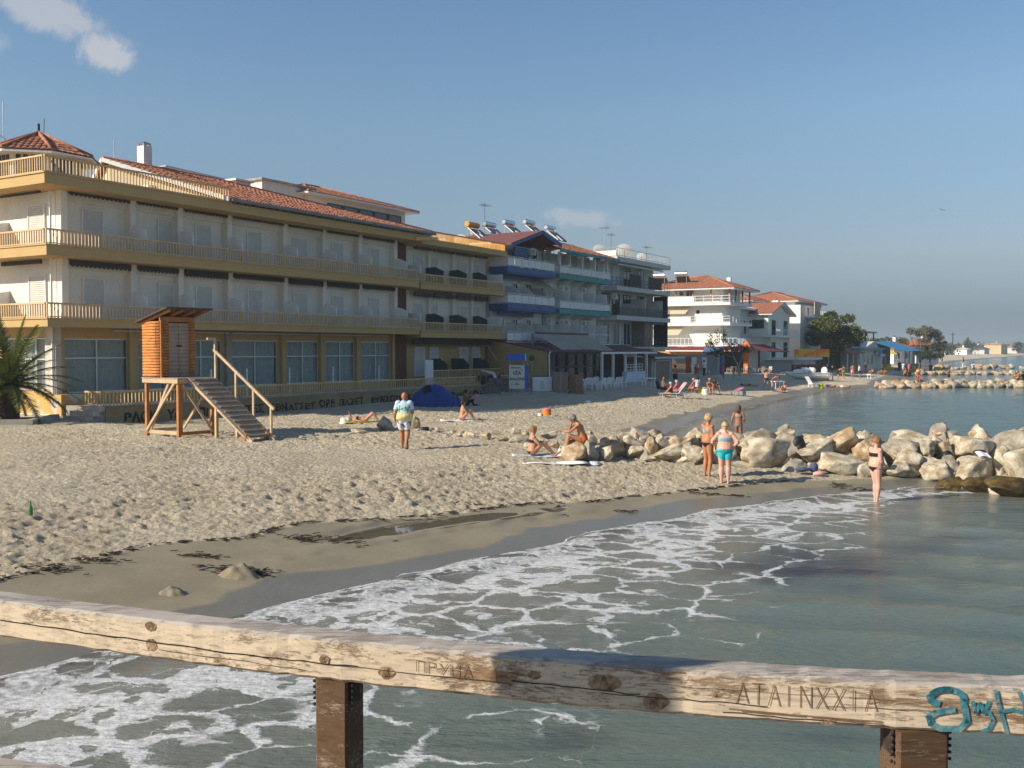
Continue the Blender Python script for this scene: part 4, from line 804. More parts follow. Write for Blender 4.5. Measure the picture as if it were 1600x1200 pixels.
M().boxes((89.0, 89.06, 4.6, 9, 9.65, 10.35), (89.0, 89.06, .9, 4.3, 7.25, 7.9), (89.0, 89.06, 5.0, 9, 7.25, 7.9)).obj('rail_panels', WBRIGHT, W)
for v in (.1, 2.4, 4.7, 6.9, 9): M().box(89.1, 89.25, v, v + .15, 9.62, 11.25).obj('porch_post', WOODL, W)
for u in (91.5, 94, 96.8): M().box(u, u + .15, .1, .25, 9.62, 11.25).obj('porch_post', WOODD, W)
hip_roof(W, 88.4, 98.2, -.7, 11.8, 11.3, 1.75, TILE, course=.6, pitch=.4)
M().box(96.6, 97.1, 2.6, 3.1, 12, 13.1).obj('chimney', WBRIGHT, W)
for z, v in ((9.7, 5.2), (9.7, 8.6), (7.25, 8.2)): glazed(W, v, v + .9, 90.36, z, z + 1.6, 2, [], WHITEP, DGLASS, ax='v')
for z, v in ((8.6, 4.3), (8.6, 5.9), (10.9, 6.5)): glazed(W, v, v + .5, 90.36, z - .3, z + .2, 1, [], WHITEP, DGLASS, ax='v')
for v in (1.5, 2.9): shutter(W, v, v + 1.35, 90.34, 7.22, 8.75, WBRIGHT, ax='v')
for v in (1.9, 3.6): shutter(W, v, v + 1.5, 90.34, 4.55, 6.1, WBRIGHT, ax='v')
M().sheet(lambda a, b: (90.3 - 1.4 * b, 5.6 + 4.4 * a, 9.2 - .9 * b), 4, 4).obj('awning', STRIPE, W); M().sheet(lambda a, b: (90.3 - 2.0 * b, 6.3 + 5 * a, 6.8 - 1.1 * b), 4, 4).obj('awning', STRIPE, W)
heater('solar water heater at the near end of the red hipped roof', 90.5, 9.5, 11.9, 0, 1.57); heater('solar water heater on the crest of the red hipped roof', 90.5, 6.6, 12.0, 0, 1.57)
for i, (u, v, h) in enumerate(((88.7, 1.5, 1.5), (88.7, 2.3, 1.1), (88.7, .6, 1.7))):
    p = thing('potted_plant', 'leafy %s potted plant on the white terrace above the red awning' % ('tall', 'small', 'slender')[i], 'plant', at_uv(u, v, 4.5)); M().lathe([(.14, 0), (.2, .35)], (0, 0, 0), 10).obj('pot', pm('clay_pot', (.35, .15, .08), .8), p)
    lf = M()
    for k in range(90):
        c = Vector((random.gauss(0, .22), random.gauss(0, .22), .4 + random.random() * h)); a = Vector((random.gauss(0, 1), random.gauss(0, 1), random.gauss(0, 1))).normalized() * .12; b_ = a.cross(Vector((random.gauss(0, 1), random.gauss(0, 1), random.gauss(0, 1)))).normalized() * .05
        lf.add([c - a, c + b_, c + a, c - b_], [(0, 1, 2, 3)])
    lf.obj('leaves', pm('pot_leaves', (.06, .11, .03), .6, .3, 3, trans=.2), p)
# cafe under it
CF = framed('cafe', 'beach cafe with red awnings and an orange pillar under the white house', 'cafe')
M().sheet(lambda a, b: (88.7 - 2.6 * b, -2.3 + 10.2 * a, 4.45 - .65 * b + .02 * math.sin(a * 30)), 24, 4).obj('awning', RAWN, CF); M().box(86.0, 86.1, -2.3, 7.9, 3.72, 3.84).obj('awning_bar', WHITEP, CF)
M().sheet(lambda a, b: (88.2 + 9.0 * a, -1.6 - 3.2 * b, 4.6 - .9 * b - .05 * math.sin(3.14 * b)), 24, 4).obj('awning', RAWN, CF); M().box(88.2, 97.2, -4.85, -4.78, 3.62, 3.75).obj('awning_bar', BLACK, CF)
M().boxes((88.0, 88.5, -2.5, -2.0, .8, 4.6)).obj('pillar', ORANGE, CF); M().boxes((88.3, 98, .5, .8, .8, 4.2), (88.25, 88.5, .8, 10, .8, 1.2)).obj('wall', WOODD, CF); M().boxes((88.6, 93.0, -2.2, -2.05, 1.1, 3.9)).obj('glass_screen', pm('pale_screen', (.42, .46, .45), .4, .1), CF); M().box(88.1, 88.3, 3.5, 9.8, 1.0, 3.9).obj('orange_wall', pm('tan_orange', (.50, .27, .10), .8, .15), CF); M().box(93.1, 93.4, -2.3, -2.0, .9, 4.0).obj('pillar', BROWN, CF)
M().boxes((84.0, 99.0, -6.2, 9, .3, 1.12)).obj('paved_floor', pm('pale_paving', (.52, .46, .36), .9, .1, 1), CF); M().box(83.9, 99.1, -6.4, -6.2, .3, 1.2).obj('kerb', CONC, CF)
M().sheet(lambda a, b: (84.0 + .2 * a, 6.2 + 6 * a, 4.5 - .8 * b), 3, 3).obj('side_awning', BLACK, CF)
for i, (dz, s) in enumerate(((4.55, .32), (4.25, .3), (1.9, .22))): M().ell((87.8, -2.4 - .25 * (i == 1), dz), (.1, s, s), 10, 6).obj('orange_ornament', ORANGE, CF)
M().boxes((78.5, 78.6, -2.2, 3.6, .9, 3.4)).obj('windbreak', glass_mat('windbreak_film', (.30, .33, .34), .6, .3), CF)
for v, c in ((.2, WHITEP), (.9, pm('rust_red', (.35, .08, .03), .7)), (-1.0, WHITEP)): M().box(78.44, 78.48, v, v + .55, 1.3, 3.1).obj('poster', c, CF)
KS = framed('kiosk', 'grey kiosk with a blue gabled roof beside the red cafe', 'kiosk'); M().boxes((82.0, 83.0, -1.2, .6, .9, 3.2)).obj('booth', pm('grey_board', (.36, .37, .36), .8, .08), KS); M().prism([(81.8, -1.4, 3.5), (81.8, .8, 3.5), (81.8, .5, 4.2), (81.8, -1.1, 4.2)], (1.4, 0, 0)).obj('roof', BLUE, KS); M().boxes((81.97, 82.02, -1.0, .4, 3.2, 3.5)).obj('sign_board', BLACK, KS); M().box(82.1, 82.9, -1.45, -1.2, .9, 3.3).obj('side_panel', BLUE, KS)
chm = M().boxes((-.25, .25, -.25, .25, .42, .46)); 
for a in (-.22, .22):
    for b in (-.22, .22): chm.beam((a * 1.1, b * 1.1, 0), (a, b, .44), .035, .035)
chm.prism([(-.23, .23, .46), (.23, .23, .46), (.2, .33, .88), (-.2, .33, .88)], (0, .03, 0)).beam((-.25, -.2, .64), (-.25, .25, .66), .04, .03).beam((.25, -.2, .64), (.25, .25, .66), .04, .03).beam((-.25, -.2, .44), (-.25, -.2, .64), .03, .03).beam((.25, -.2, .44), (.25, -.2, .64), .03, .03)
CHG = chm.mesh('cafe_chair'); CHG.materials.append(pm('grey_plastic', (.36, .36, .35), .5, .1)); CHW = CHG.copy(); CHW.materials.clear(); CHW.materials.append(pm('white_plastic', (.80, .82, .84), .4, .03, 3))
for i in range(9):
    u, v = 86.2 + (i % 3) * .35, -4.4 + i * .62; x, y = wor(u, v - 1.2); o = link('cafe_chair', CHG, None, (x, y, 1.12), (0, 0, random.uniform(0, 6.2))); tag(o, 'grey cafe chair under the red awnings, %s counted from the orange pillar' % ('first', 'second', 'third', 'fourth', 'fifth', 'sixth', 'seventh', 'eighth', 'ninth')[i], 'chair', 'grey chairs of the red cafe')
# small tree in front of the cafe, big tree beyond, palms
def leafy(m, blobs, n, size, flat=.6, seed=0):
    rnd = random.Random(seed); tot = sum(r[0] * r[1] * r[2] for _, r in blobs)
    for c, r in blobs:
        c = Vector(c)
        for k in range(int(n * r[0] * r[1] * r[2] / tot)):
            d = Vector((rnd.gauss(0, 1), rnd.gauss(0, 1), rnd.gauss(0, 1))).normalized() * (rnd.random() ** .42); p = c + Vector((d.x * r[0], d.y * r[1], d.z * r[2])) * (1 + .12 * math.sin(9 * d.x + 5 * d.z))
            a = Vector((rnd.gauss(0, 1), rnd.gauss(0, 1), rnd.gauss(0, flat))).normalized() * size * rnd.uniform(.6, 1.3); b = a.cross(Vector((rnd.gauss(0, 1), rnd.gauss(0, 1), rnd.gauss(0, 1)))).normalized() * size * .5
            m.add([p - a, p + b, p + a, p - b], [(0, 1, 2, 3)])
LEAFG = pm('broad_leaves', (.085, .115, .030), .6, .35, 1.1, trans=.28, col2=(.19, .19, .055)); LEAFO = pm('olive_leaves', (.11, .095, .04), .7, .3, 1.2, trans=.25); BARK = pm('bark', (.13, .10, .075), .95, .25, 6, .5, 20); LEAFB = pm('brownish_leaves', (.15, .125, .075), .8, .25, .6, trans=.2)
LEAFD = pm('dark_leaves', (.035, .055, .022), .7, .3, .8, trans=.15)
def branchy(t, base, pts, mat=BARK):
    m = M()
    for path, r0, r1 in pts: k = len(path); m.tube(path, [r0 + (r1 - r0) * i / (k - 1) for i in range(k)], 7)
    return m.obj('trunk', mat, t, smooth=True)
t = thing('tree', 'dense green tree shading the beach in front of the white houses', 'tree', at_uv(121.4, -4.2, 1.0))
rnd = random.Random(3); bl = []
for i in range(46):
    a = rnd.uniform(0, 6.28); rr = rnd.random() ** .6; z = rnd.uniform(2.4, 7.9); env = 4.0 * math.sqrt(max(.03, 1 - ((z - 4.6) / 3.7) ** 2)); s = rnd.uniform(.7, 1.25)
    bl.append(((rr * env * math.cos(a), rr * env * math.sin(a), z), (s, s, s * .75)))
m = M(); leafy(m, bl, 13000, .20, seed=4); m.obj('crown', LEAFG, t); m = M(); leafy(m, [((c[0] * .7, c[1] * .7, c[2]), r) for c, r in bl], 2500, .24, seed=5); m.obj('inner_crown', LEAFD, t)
branchy(t, 0, [([(0, 0, 0), (.1, .05, 1.2), (-.1, .1, 2.6), (0, 0, 4.5), (.2, .1, 7)], .3, .06)] + [([(0, .05, 1.8 + .3 * i), (math.cos(i * 1.3) * 1.3, math.sin(i * 1.3) * 1.3, 3.4 + .3 * i), (math.cos(i * 1.3) * 2.7, math.sin(i * 1.3) * 2.7, 4.8 + .35 * i)], .14, .03) for i in range(6)])
t = thing('tree', 'thin pale trunked tree with sparse olive leaves in front of the cafe', 'tree', (24.36, 107.0, 1.1)); m = M(); leafy(m, [((-.6, 0, 2.9), (1.1, .8, .7)), ((-2.2, .2, 2.6), (.9, .8, .55)), ((.8, 0, 2.9), (.8, .8, .5)), ((-1.6, 0, 4.3), (.35, .35, 1.1)), ((-3.0, 0, 3.4), (.7, .6, .4))], 1300, .12, seed=7); m.obj('crown', LEAFO, t)
branchy(t, 0, [([(.1, 0, 0), (0, 0, 1.0), (-.45, 0, 1.9), (-.8, 0, 3)], .11, .04), ([(0, 0, 1.0), (.4, .1, 2.1), (.8, 0, 3)], .08, .03), ([(-.45, 0, 1.9), (-1.5, .1, 2.4), (-2.4, .1, 2.9)], .05, .02), ([(-.8, 0, 3), (-1.5, 0, 4), (-1.7, 0, 5)], .03, .01)], pm('pale_bark', (.38, .32, .25), .9, .2, 6))
# gable house
GB = framed('gable_house', 'small cream white house with a tiled gable roof and a dark window band', 'house')
M().boxes((106.6, 115.8, 0.4, 9, .6, 8.6)).obj('wall', CREAMW, GB); M().prism([(106.6, .4, 8.6), (115.8, .4, 8.6), (111.0, .4, 10.0)], (0, 8.6, 0)).obj('gable', CREAMW, GB); M().boxes((105.6, 106.599, .4, 4.6, 5.9, 8.9)).obj('bay', CREAMW, GB)
M().boxes((105.4, 116.2, -.9, .399, 5.6, 5.85), (104.9, 105.6, -.9, 9, 5.6, 5.85)).obj('balcony_slab', WBRIGHT, GB); bar_rail(GB, [((105.5, -.8), (116.1, -.8)), ((105.0, 5), (105.0, 9))], 5.85, .85, WHITEP, 3, .5, .04)
m = M(); sl = Vector((6.0, 0, 1.7)); tile_slope(m, (105.0, 9.6, 8.75), (0, -1, 0), sl, 0, 9.9, lambda u: 0, lambda u: 6.3, .4, .6); tile_slope(m, (117.0, -.3, 8.75), (0, 1, 0), Vector((-6, 0, 1.7)), 0, 9.9, lambda u: 0, lambda u: 6.3, .4, .6); rf = m.obj('roof', TILE, GB); M().prism([(105, -.3, 8.68), (111, -.3, 10.38), (117, -.3, 8.68), (117, -.3, 8.58), (111, -.3, 10.25), (105, -.3, 8.58)], (0, 9.9, 0)).obj('roof_deck', WBRIGHT, rf); M().box(112.2, 113, 1, 1.8, 9.8, 10.8).obj('chimney', WBRIGHT, rf)
glazed(GB, 1.0, 3.9, 105.56, 6.8, 7.9, 4, [], pm('green_frame', (.04, .12, .03), .5), DGLASS, ax='v'); 
for u in (107.2, 112.9):
    for z in (5.9, 2.9): glazed(GB, u, u + 1.5, .36, z, z + 2.0, 2, [], pm('navy_shutter', (.03, .045, .06), .5), DGLASS)
M().boxes((103.5, 116.2, -4.2, .38, 2.55, 2.8)).obj('terrace_slab', WBRIGHT, GB); bar_rail(GB, [((104, -4.1), (116, -4.1))], 2.8, .8, WHITEP, 2, .4, .04); M().boxes((104, 115.5, -3.4, .3, .6, 2.54)).obj('lower_room', GREYW, GB)
for u in (108, 111.5): glazed(GB, u, u + .9, -3.45, 1.4, 2.1, 1, [], GREYW, DGLASS)
# big white walled block behind it, roofs further back
WW = framed('white_block', 'tall plain white block with a bare sunlit side wall behind the gable house', 'apartment block'); M().boxes((118.5, 130, -.4, 12, .6, 10.4)).obj('wall', WBRIGHT, WW); M().boxes((121, 131.5, -1.8, -.41, 8.6, 8.9), (121, 131.5, -1.8, -.41, 5.6, 5.9)).obj('balcony_slab', WBRIGHT, WW); M().box(121, 124, -1.8, -1.7, 8.9, 10.9).obj('balcony_screen', pm('peach_screen', (.6, .45, .3), .8), WW); bar_rail(WW, [((124, -1.7), (131, -1.7))], 8.9, .9, WHITEP, 2, 1, .05)
for u in (122, 125.5, 128): glazed(WW, u, u + 1.2, -.42, 9.0, 10.2, 1, [], WHITEP, DGLASS)
for i, (lab, x0, x1, y0, y1, z, h) in enumerate((('red roofed house rising behind the tall white block', 128, 146, 2.5, 14, 11.5, 1.7), ('low red tiled roof seen over the gable house', 118, 128, 6.5, 14, 11.2, 1.4), ('brick red roofed house in the second row behind the gable house', 121, 133, 12, 22, 12.6, 1.6))):
    q = framed('house', lab, 'house'); M().boxes((x0 + .8, x1 - .8, y0 + .8, y1 - .8, 1, z - .05)).obj('wall', GREYW, q); hip_roof(q, x0, x1, y0, y1, z, h, TILE, course=.9, pitch=.6)
    for k in range(3): glazed(q, x0 + 2 + k * 3.5, x0 + 3.6 + k * 3.5, y0 + .76, z - 2.2, z - .9, 1, [], WHITEP, DGLASS)
sh_ = framed('sloped_house', 'grey side of a house with a white sloping roof edge behind the hipped roof', 'house'); M().prism([(99, 3, .8), (99, 3, 9.2), (99, 12, 11.2), (99, 12, .8)], (9, 0, 0)).obj('wall', GREYW, sh_); M().prism([(98.8, 2.4, 9.2), (98.8, 12.4, 11.4), (98.8, 12.4, 11.7), (98.8, 2.4, 9.5)], (9.5, 0, 0)).obj('roof', WBRIGHT, sh_)
for u in (100.5, 103): glazed(sh_, u, u + 1.1, 2.96, 6, 7.8, 1, [], WHITEP, DGLASS)
# beyond the tree: blue grey block, low white house, blue canopied cafe, far houses
BG = framed('blue_grey_house', 'blue grey box house with a flat canopy beyond the big tree', 'house'); M().boxes((146, 160, 1.5, 12, 1, 7.0)).obj('wall', pm('slate_blue_wall', (.17, .22, .26), .85, .1), BG); M().boxes((144, 170, -1, 12.5, 7.0, 7.25)).obj('roof', pm('grey_roof', (.32, .33, .34), .7), BG)
for u in (162, 169): M().box(u, u + .2, -.6, -.4, 1, 7.0).obj('post', DRAIL, BG)
for k in range(3): glazed(BG, 148 + k * 4, 150 + k * 4, 1.46, 4.2, 6, 2, [], WHITEP, DGLASS)
LW = framed('low_house', 'low whitewashed beach house with a flat grey roof next to the blue canopy', 'house'); M().boxes((134, 152, -5.5, 2, .5, 3.9)).obj('wall', pm('ivory_wall', (.66, .66, .50), .85, .08), LW); M().boxes((133, 153.2, -6.2, 2.4, 3.9, 4.2)).obj('roof', pm('grey_roof', (.32, .33, .34), .7), LW); M().prism([(140, -5, 4.2), (152, -5, 4.2), (147, -5, 5.3)], (0, 6, 0)).obj('gable', GREYW, LW)
for k in range(3): glazed(LW, 136 + k * 3, 137.4 + k * 3, -5.54, 1.5, 3, 1, [], WHITEP, DGLASS)
M().box(146.5, 150, -6.3, -5.51, .6, 3.2).obj('serving_hatch', WBRIGHT, LW); M().box(147.2, 149.4, -6.36, -6.3, 1.5, 2.8).obj('hatch_opening', BLACK, LW); M().box(144.4, 146, -6.4, -6.2, 2.9, 3.9).obj('blue_sign', pm('sky_blue', (.05, .20, .55), .5), LW)
VN = framed('veranda', 'dark open veranda with a rust red roof beside the big tree', 'veranda'); M().prism([(122, -3, 4.1), (122, -6.5, 3.5), (122, -6.5, 3.35), (122, -3, 3.95)], (11, 0, 0)).obj('roof', pm('rust_tiles', (.38, .12, .07), .8, .2, 3), VN); M().boxes((122, 133, -2.8, -2.6, .8, 4.0)).obj('back_wall', WOODD, VN)
for u in (122.3, 126, 129.5, 132.8): M().box(u, u + .15, -6.3, -6.15, .6, 3.45).obj('post', WHITEP, VN)
BC = framed('canopied_cafe', 'beach cafe under a bright blue sloping canopy', 'cafe'); cb = pm('blue_canopy', (.03, .26, .50), .6, .08, 1, trans=.1); M().sheet(lambda a, b: (150 + 20 * a, -3.5 - 5.5 * b, 5.4 - 1.7 * b), 8, 4).obj('canopy', cb, BC); M().boxes((150, 170, -3.4, 3, .6, 5.3)).obj('wall', pm('dim_grey_wall', (.16, .17, .17), .85), BC)
for k in range(6): M().box(150.3 + k * 3.9, 150.5 + k * 3.9, -8.8, -8.6, .4, 3.8).obj('post', METAL, BC)
M().boxes((151, 170, -8.4, -8.2, .5, 1.4)).obj('counter', DRAIL, BC)
def far_k(y): return 1.5 if 325 < y < 450 else 1.25 if y >= 450 else 1.0
def far_house(lab, x, y, z, w, d, h, roof, wall=WBRIGHT, rz=0.6, rise=1.6):
    kf = far_k(y); x, y, w, d, h, rise = x * kf, y * kf, w * kf, d * kf, h * kf * .9, rise * kf
    t = thing('house', lab, 'house', (x, y, z), rz); M().box(-w / 2, w / 2, -d / 2, d / 2, -2, h).obj('wall', wall, t)
    m = M(); a, b = w / 2 + .6, d / 2 + .6; q = min(a, b) * .95
    m.add([(-a, -b, h), (a, -b, h), (a, b, h), (-a, b, h), (-a + q, 0, h + rise), (a - q, 0, h + rise), (-a, -b, h - .2), (a, -b, h - .2), (a, b, h - .2), (-a, b, h - .2)], [(0, 1, 5, 4), (1, 2, 5), (2, 3, 4, 5), (3, 0, 4), (0, 6, 7, 1), (1, 7, 8, 2), (2, 8, 9, 3), (3, 9, 6, 0), (6, 9, 8, 7)]); m.obj('roof', roof, t)
    for i in range(max(2, int(w / 3))):
        for j in range(max(1, int(h / 2.8))): xx = -w / 2 + 1 + i * 3; M().box(xx, xx + 1.1, -d / 2 - .04, -d / 2, .9 + j * 2.8, 2.2 + j * 2.8).obj('window', DGLASS, t)
    M().box(w * .2, w * .2 + .7, 0, .7, h, h + rise + .9).obj('chimney', wall, t); return t
far_house('white house with a red roof and chimney seen above the blue canopy', 86, 226, 1, 8, 7, 3.6, TILED); far_house('second red roofed house half hidden by autumn trees above the blue canopy', 97, 238, 1, 7, 6, 4.4, TILED, rz=.4)
far_house('wide cream villa on the far shore with a flat tiled roof', 238, 490, 1.5, 9, 8, 5.0, pm('sand_tiles', (.45, .33, .2), .8), pm('sandy_wall', (.55, .44, .28), .9), .8, .8); far_house('low ochre villa on the far shore near the dark trees', 196, 432, 1.5, 7, 7, 2.8, pm('ochre_roof', (.42, .26, .14), .8), pm('sandy_wall', (.55, .44, .28), .9), .9, 1.2)
far_house('red roofed beach bar on the far shore by the frame edge', 336, 650, 1.8, 24, 10, 3.2, pm('red_roof', (.40, .15, .11), .8), pm('sandy_wall', (.55, .44, .28), .9), .9, 1.0); far_house('long pinkish beach bar on the far shore', 300, 596, 1.8, 24, 9, 3.4, pm('pink_roof', (.45, .22, .17), .8), GREYW, .9, 1.0); far_house('grey roofed hut on the far beach below the conifer', 186, 398, 1.5, 8, 7, 2.0, pm('dark_roof', (.09, .095, .10), .8), GREYW, .9, 1.6)
far_house('small white hut on the far shore beside the telegraph pole', 152, 352, 1.2, 3.6, 4, 2.0, pm('green_roof', (.2, .36, .27), .8), WBRIGHT, .8, .7); far_house('pale green hut on the far shore left of the conifer', 163, 360, 1.2, 3.6, 4, 2.2, GREYW, WBRIGHT, .8, .7)
def far_tree(lab, x, y, z, h, w, mat, n=900, leaf=.5, seed=1, conifer=False, name='tree'):
    kf = far_k(y); x, y, h, w, leaf = x * kf, y * kf, h * kf, w * kf, leaf * kf
    t = thing(name, lab, 'tree', (x, y, z)); r = random.Random(seed); bl = []
    for i in range(22):
        if conifer: f = i / 21; bl.append(((r.uniform(-.2, .2), r.uniform(-.2, .2), h * (.12 + .88 * f)), (max(.2, w / 2 * (1 - f)), max(.2, w / 2 * (1 - f)), h * .06)))
        else:
            a = r.uniform(0, 6.28); q = r.random() ** .5; f = r.uniform(.22, .95); e = w / 2 * math.sqrt(max(.05, 1 - ((f - .52) / .5) ** 2)); s = w * r.uniform(.09, .17); bl.append(((q * e * math.cos(a), q * e * math.sin(a), h * f), (s, s, s * .8)))
    m = M(); leafy(m, bl, n, leaf, seed=seed); m.obj('crown', mat, t); branchy(t, 0, [([(0, 0, 0), (.1, 0, h * .4), (0, .1, h * .85)], w * .03 + .06, .03)] + ([] if conifer else [([(0, 0, h * .2), (w * .2 * math.cos(i * 2.1), w * .2 * math.sin(i * 2.1), h * .5), (w * .33 * math.cos(i * 2.1), w * .33 * math.sin(i * 2.1), h * .75)], w * .016 + .03, .02) for i in range(5)])); return t
far_tree('wide grey green tree with many stems beyond the blue canopy', 93.5, 228, 1, 8.0, 8.8, LEAFB, 7500, .2, 11); far_tree('greenish brown tree behind the blue canopy', 84, 236, 1, 6.6, 7, LEAFB, 1800, .28, 12); far_tree('dark small tree in front of the second red roof', 91.5, 218, 1, 4.2, 5, LEAFD, 1500, .25, 13); far_tree('slim dusty tree right of the wide grey green tree', 108, 250, 1, 5.2, 3.4, LEAFD, 1100, .22, 14)
far_tree('pointed conifer on the far shore', 183, 400, 1.5, 7.2, 7, LEAFD, 1600, .35, 15, True); far_tree('low dark tree left of the conifer on the far shore', 166, 382, 1.5, 4, 7, LEAFD, 900, .35, 16); far_tree('dark shrub like tree beside the telegraph pole', 146, 340, 1.5, 3.4, 8, LEAFD, 900, .3, 17)
far_tree('pair of round crowns at the edge of the far wood', 224, 440, 1.5, 5, 6, LEAFD, 700, .4, 18); far_tree('bushy tree among the houses over the blue canopy', 78, 212, 1, 5.4, 6, LEAFO, 1500, .25, 19)
tp = tag(M().tube([(0, 0, 0), (0, 0, 8.2)], .16, 6).beam((-.9, 0, 7.6), (.9, 0, 7.6), .12, .12).obj('telegraph_pole', WOODD), 'dark telegraph pole on the far shore', 'pole'); tp.location = (219, 495, .8); tp.scale = (1.5, 1.5, 1.4)
# low scrub and the far wood that read as one mass
wd = M(); r = random.Random(21); bl = []
for i in range(170):
    u = 330 + i * 6 + r.uniform(-3, 3); x, y = wor(u, 30 + r.uniform(0, 40)); s = r.uniform(2.4, 4.5); bl.append(((x, y, 2 + s * .6), (s * 1.2, s * 1.2, s)))
for i in range(60):
    u = 200 + i * 2.6; x, y = wor(u, 26 + r.uniform(0, 14)); s = r.uniform(1.0, 2.2); bl.append(((x, y, 1.5 + s * .5), (s * 1.5, s * 1.5, s)))
leafy(wd, bl, 15000, .9, seed=22); o = wd.obj('far_wood', LEAFD); o['kind'] = 'stuff'; o['label'] = 'dark line of trees along the far shore'
# ------------------------------------------------------------------ lifeguard tower
PINE = pm('varnished_pine', (.56, .215, .05), .6, .28, 3, .15, 30, stretch=(1, 1, 6)); PINED = pm('orange_brown_timber_and_shade', (.40, .165, .045), .65, .2, 4, .2, 25); RAWP = pm('raw_pale_timber', (.50, .36, .22), .8, .15, 4, .2, 25); GREYP = pm('silvered_timber', (.33, .26, .20), .85, .15, 4, .25, 25, stretch=(1, 1, .3))
LT = thing('lifeguard_tower', 'orange log cabin lifeguard tower on timber legs with a ramp', 'lifeguard tower', (-11.8, 35.2, ground(-11.8, 35.2) - .02), R(53.13))
for x, y in ((0, 0), (1.4, 0), (0, 1.93), (1.4, 1.93)): M().box(x - .06, x + .06, y - .06, y + .06, -.1, 2.1).obj('leg', PINED, LT)
M().boxes((-.05, -.01, .06, 1.87, .12, .24)).obj('tie_beam', RAWP, LT); M().boxes((.06, 1.34, -.05, -.01, .1, .22)).obj('tie_beam', PINED, LT); M().boxes((.06, 1.34, 1.94, 1.98, .12, .24)).obj('tie_beam', RAWP, LT)
for p, q in (((-.085, 1.85, .2), (-.085, .08, 2.0)), ((-.03, 1.7, .2), (-.03, .5, 2.0)), ((1.36, -.085, .15), (.1, -.085, 1.9)), ((1.45, 1.8, .2), (1.45, .1, 1.95))): M().beam(p, q, .06, .09).obj('brace', RAWP, LT)
for i in range(12): M().box(-.12, 1.52, -.12 + i * .185, .05 + i * .185, 2.1, 2.145).obj('deck_plank', GREYP, LT)
M().boxes((-.12, -.07, -.1, 2.05, 1.95, 2.095), (-.06, 1.5, -.12, -.07, 1.95, 2.095), (-.06, 1.5, 2.0, 2.05, 1.95, 2.095)).obj('deck_frame', RAWP, LT)
HX0, HX1, HY0, HY1 = -.08, 1.34, .95, 2.0
def hz(y): return 2.15 + 2.02 + (HY1 - y) * .16
n = 19
for i in range(n):
    z = 2.17 + (i + .5) * 2.0 / n; r = 2.0 / n * .53
    M().tube([(HX0, HY0, z), (HX0, HY1, z)], r, 8).obj('side_log', PINE, LT, smooth=True); M().tube([(HX1, HY0, z), (HX1, HY1, z)], r, 8).obj('side_log', PINE, LT, smooth=True)
    for a, b in ((HX0, .24), (1.06, HX1)): M().tube([(a, HY0, z), (b, HY0, z)], r, 8).obj('front_log', PINED, LT, smooth=True)  # front logs darker than the side logs: that face's shade put into the colour
    M().tube([(HX0, HY1, z), (HX1, HY1, z)], r, 8).obj('back_log', PINE, LT, smooth=True)
for a, b in ((.24, .64), (.66, 1.06)):
    d = M()
    for i in range(14): d.box(a, b, HY0 - .05, HY0 - .01, 2.16 + i * .14, 2.29 + i * .14)
    d.obj('door', GREYP, LT)
M().box(.55, .75, HY0 - .09, HY0 - .05, 3.25, 3.31).obj('latch', BLACK, LT); M().box(HX0 - .02, HX0 + .05, HY0 - .07, HY0 - .01, 2.15, 4.2).obj('corner_board', PINED, LT); M().box(HX0 - .07, HX0 - .06, HY0 + .2, HY0 + .22, 3.2, 4.0).obj('hatch_edge', PINED, LT)
rf = M().prism([(-.28, 2.25, 4.12), (-.28, .25, 4.62), (-.28, .25, 4.66), (-.28, 2.25, 4.16)], (1.95, 0, 0)).obj('roof', pm('roofing_felt', (.10, .07, .055), .9, .2, 4), LT)
for x in (-.1, .4, .9, 1.4): M().beam((x, 2.2, 4.06), (x, .3, 4.55), .05, .09).obj('rafter', PINED, rf)
M().boxes((HX0 - .02, HX1, HY0 - .03, HY0 + .03, 4.15, 4.33)).obj('front_plate', PINED, LT)
# ramp towards -y
rp0, rp1 = Vector((0, -.12, 2.08)), Vector((0, -3.35, .08)); rd = (rp1 - rp0)
for x in (.42, 1.35): M().beam((x, -.12, 2.02), (x, -3.5, .0), .06, .15).obj('stringer', RAWP, LT)
for i in range(13):
    c = rp0 + rd * ((i + .4) / 13); m = M().beam((.3, c.y, c.z + .06), (1.45, c.y, c.z + .06), .245, .035, up=(0, rd.z, -rd.y)); m.obj('ramp_plank', GREYP, LT); M().box(.42, 1.38, c.y - .10, c.y - .065, c.z + .04, c.z + .085).obj('tread_batten', GREYP, LT)
for f in (.02, .38, .68, .97): c = rp0 + rd * f; M().box(1.4, 1.46, c.y - .04, c.y + .04, c.z - .1, c.z + 1.0).obj('rail_post', RAWP, LT)
a, b = rp0 + rd * -.01, rp0 + rd * 1.02; M().beam((1.43, a.y, a.z + 1.05), (1.43, b.y, b.z + 1.05), .07, .09).obj('handrail', RAWP, LT)
M().boxes((1.4, 1.46, -.2, -.12, 3.1, 3.5), (1.1, 1.46, -.2, -.12, 3.5, 3.58)).obj('rail_head', RAWP, LT)
for f, x in ((.45, .42), (.62, 1.3), (.45, 1.3)): c = rp0 + rd * f; M().box(x - .05, x + .05, c.y - .05, c.y + .05, -.1, c.z).obj('ramp_leg', RAWP, LT)
M().beam((.42, -3.1, -.05), (.42, -3.2, .3), .12, .12).obj('ramp_foot', PINED, LT); M().beam((1.3, -3.1, -.05), (1.3, -3.2, .3), .12, .12).obj('ramp_foot', PINED, LT)
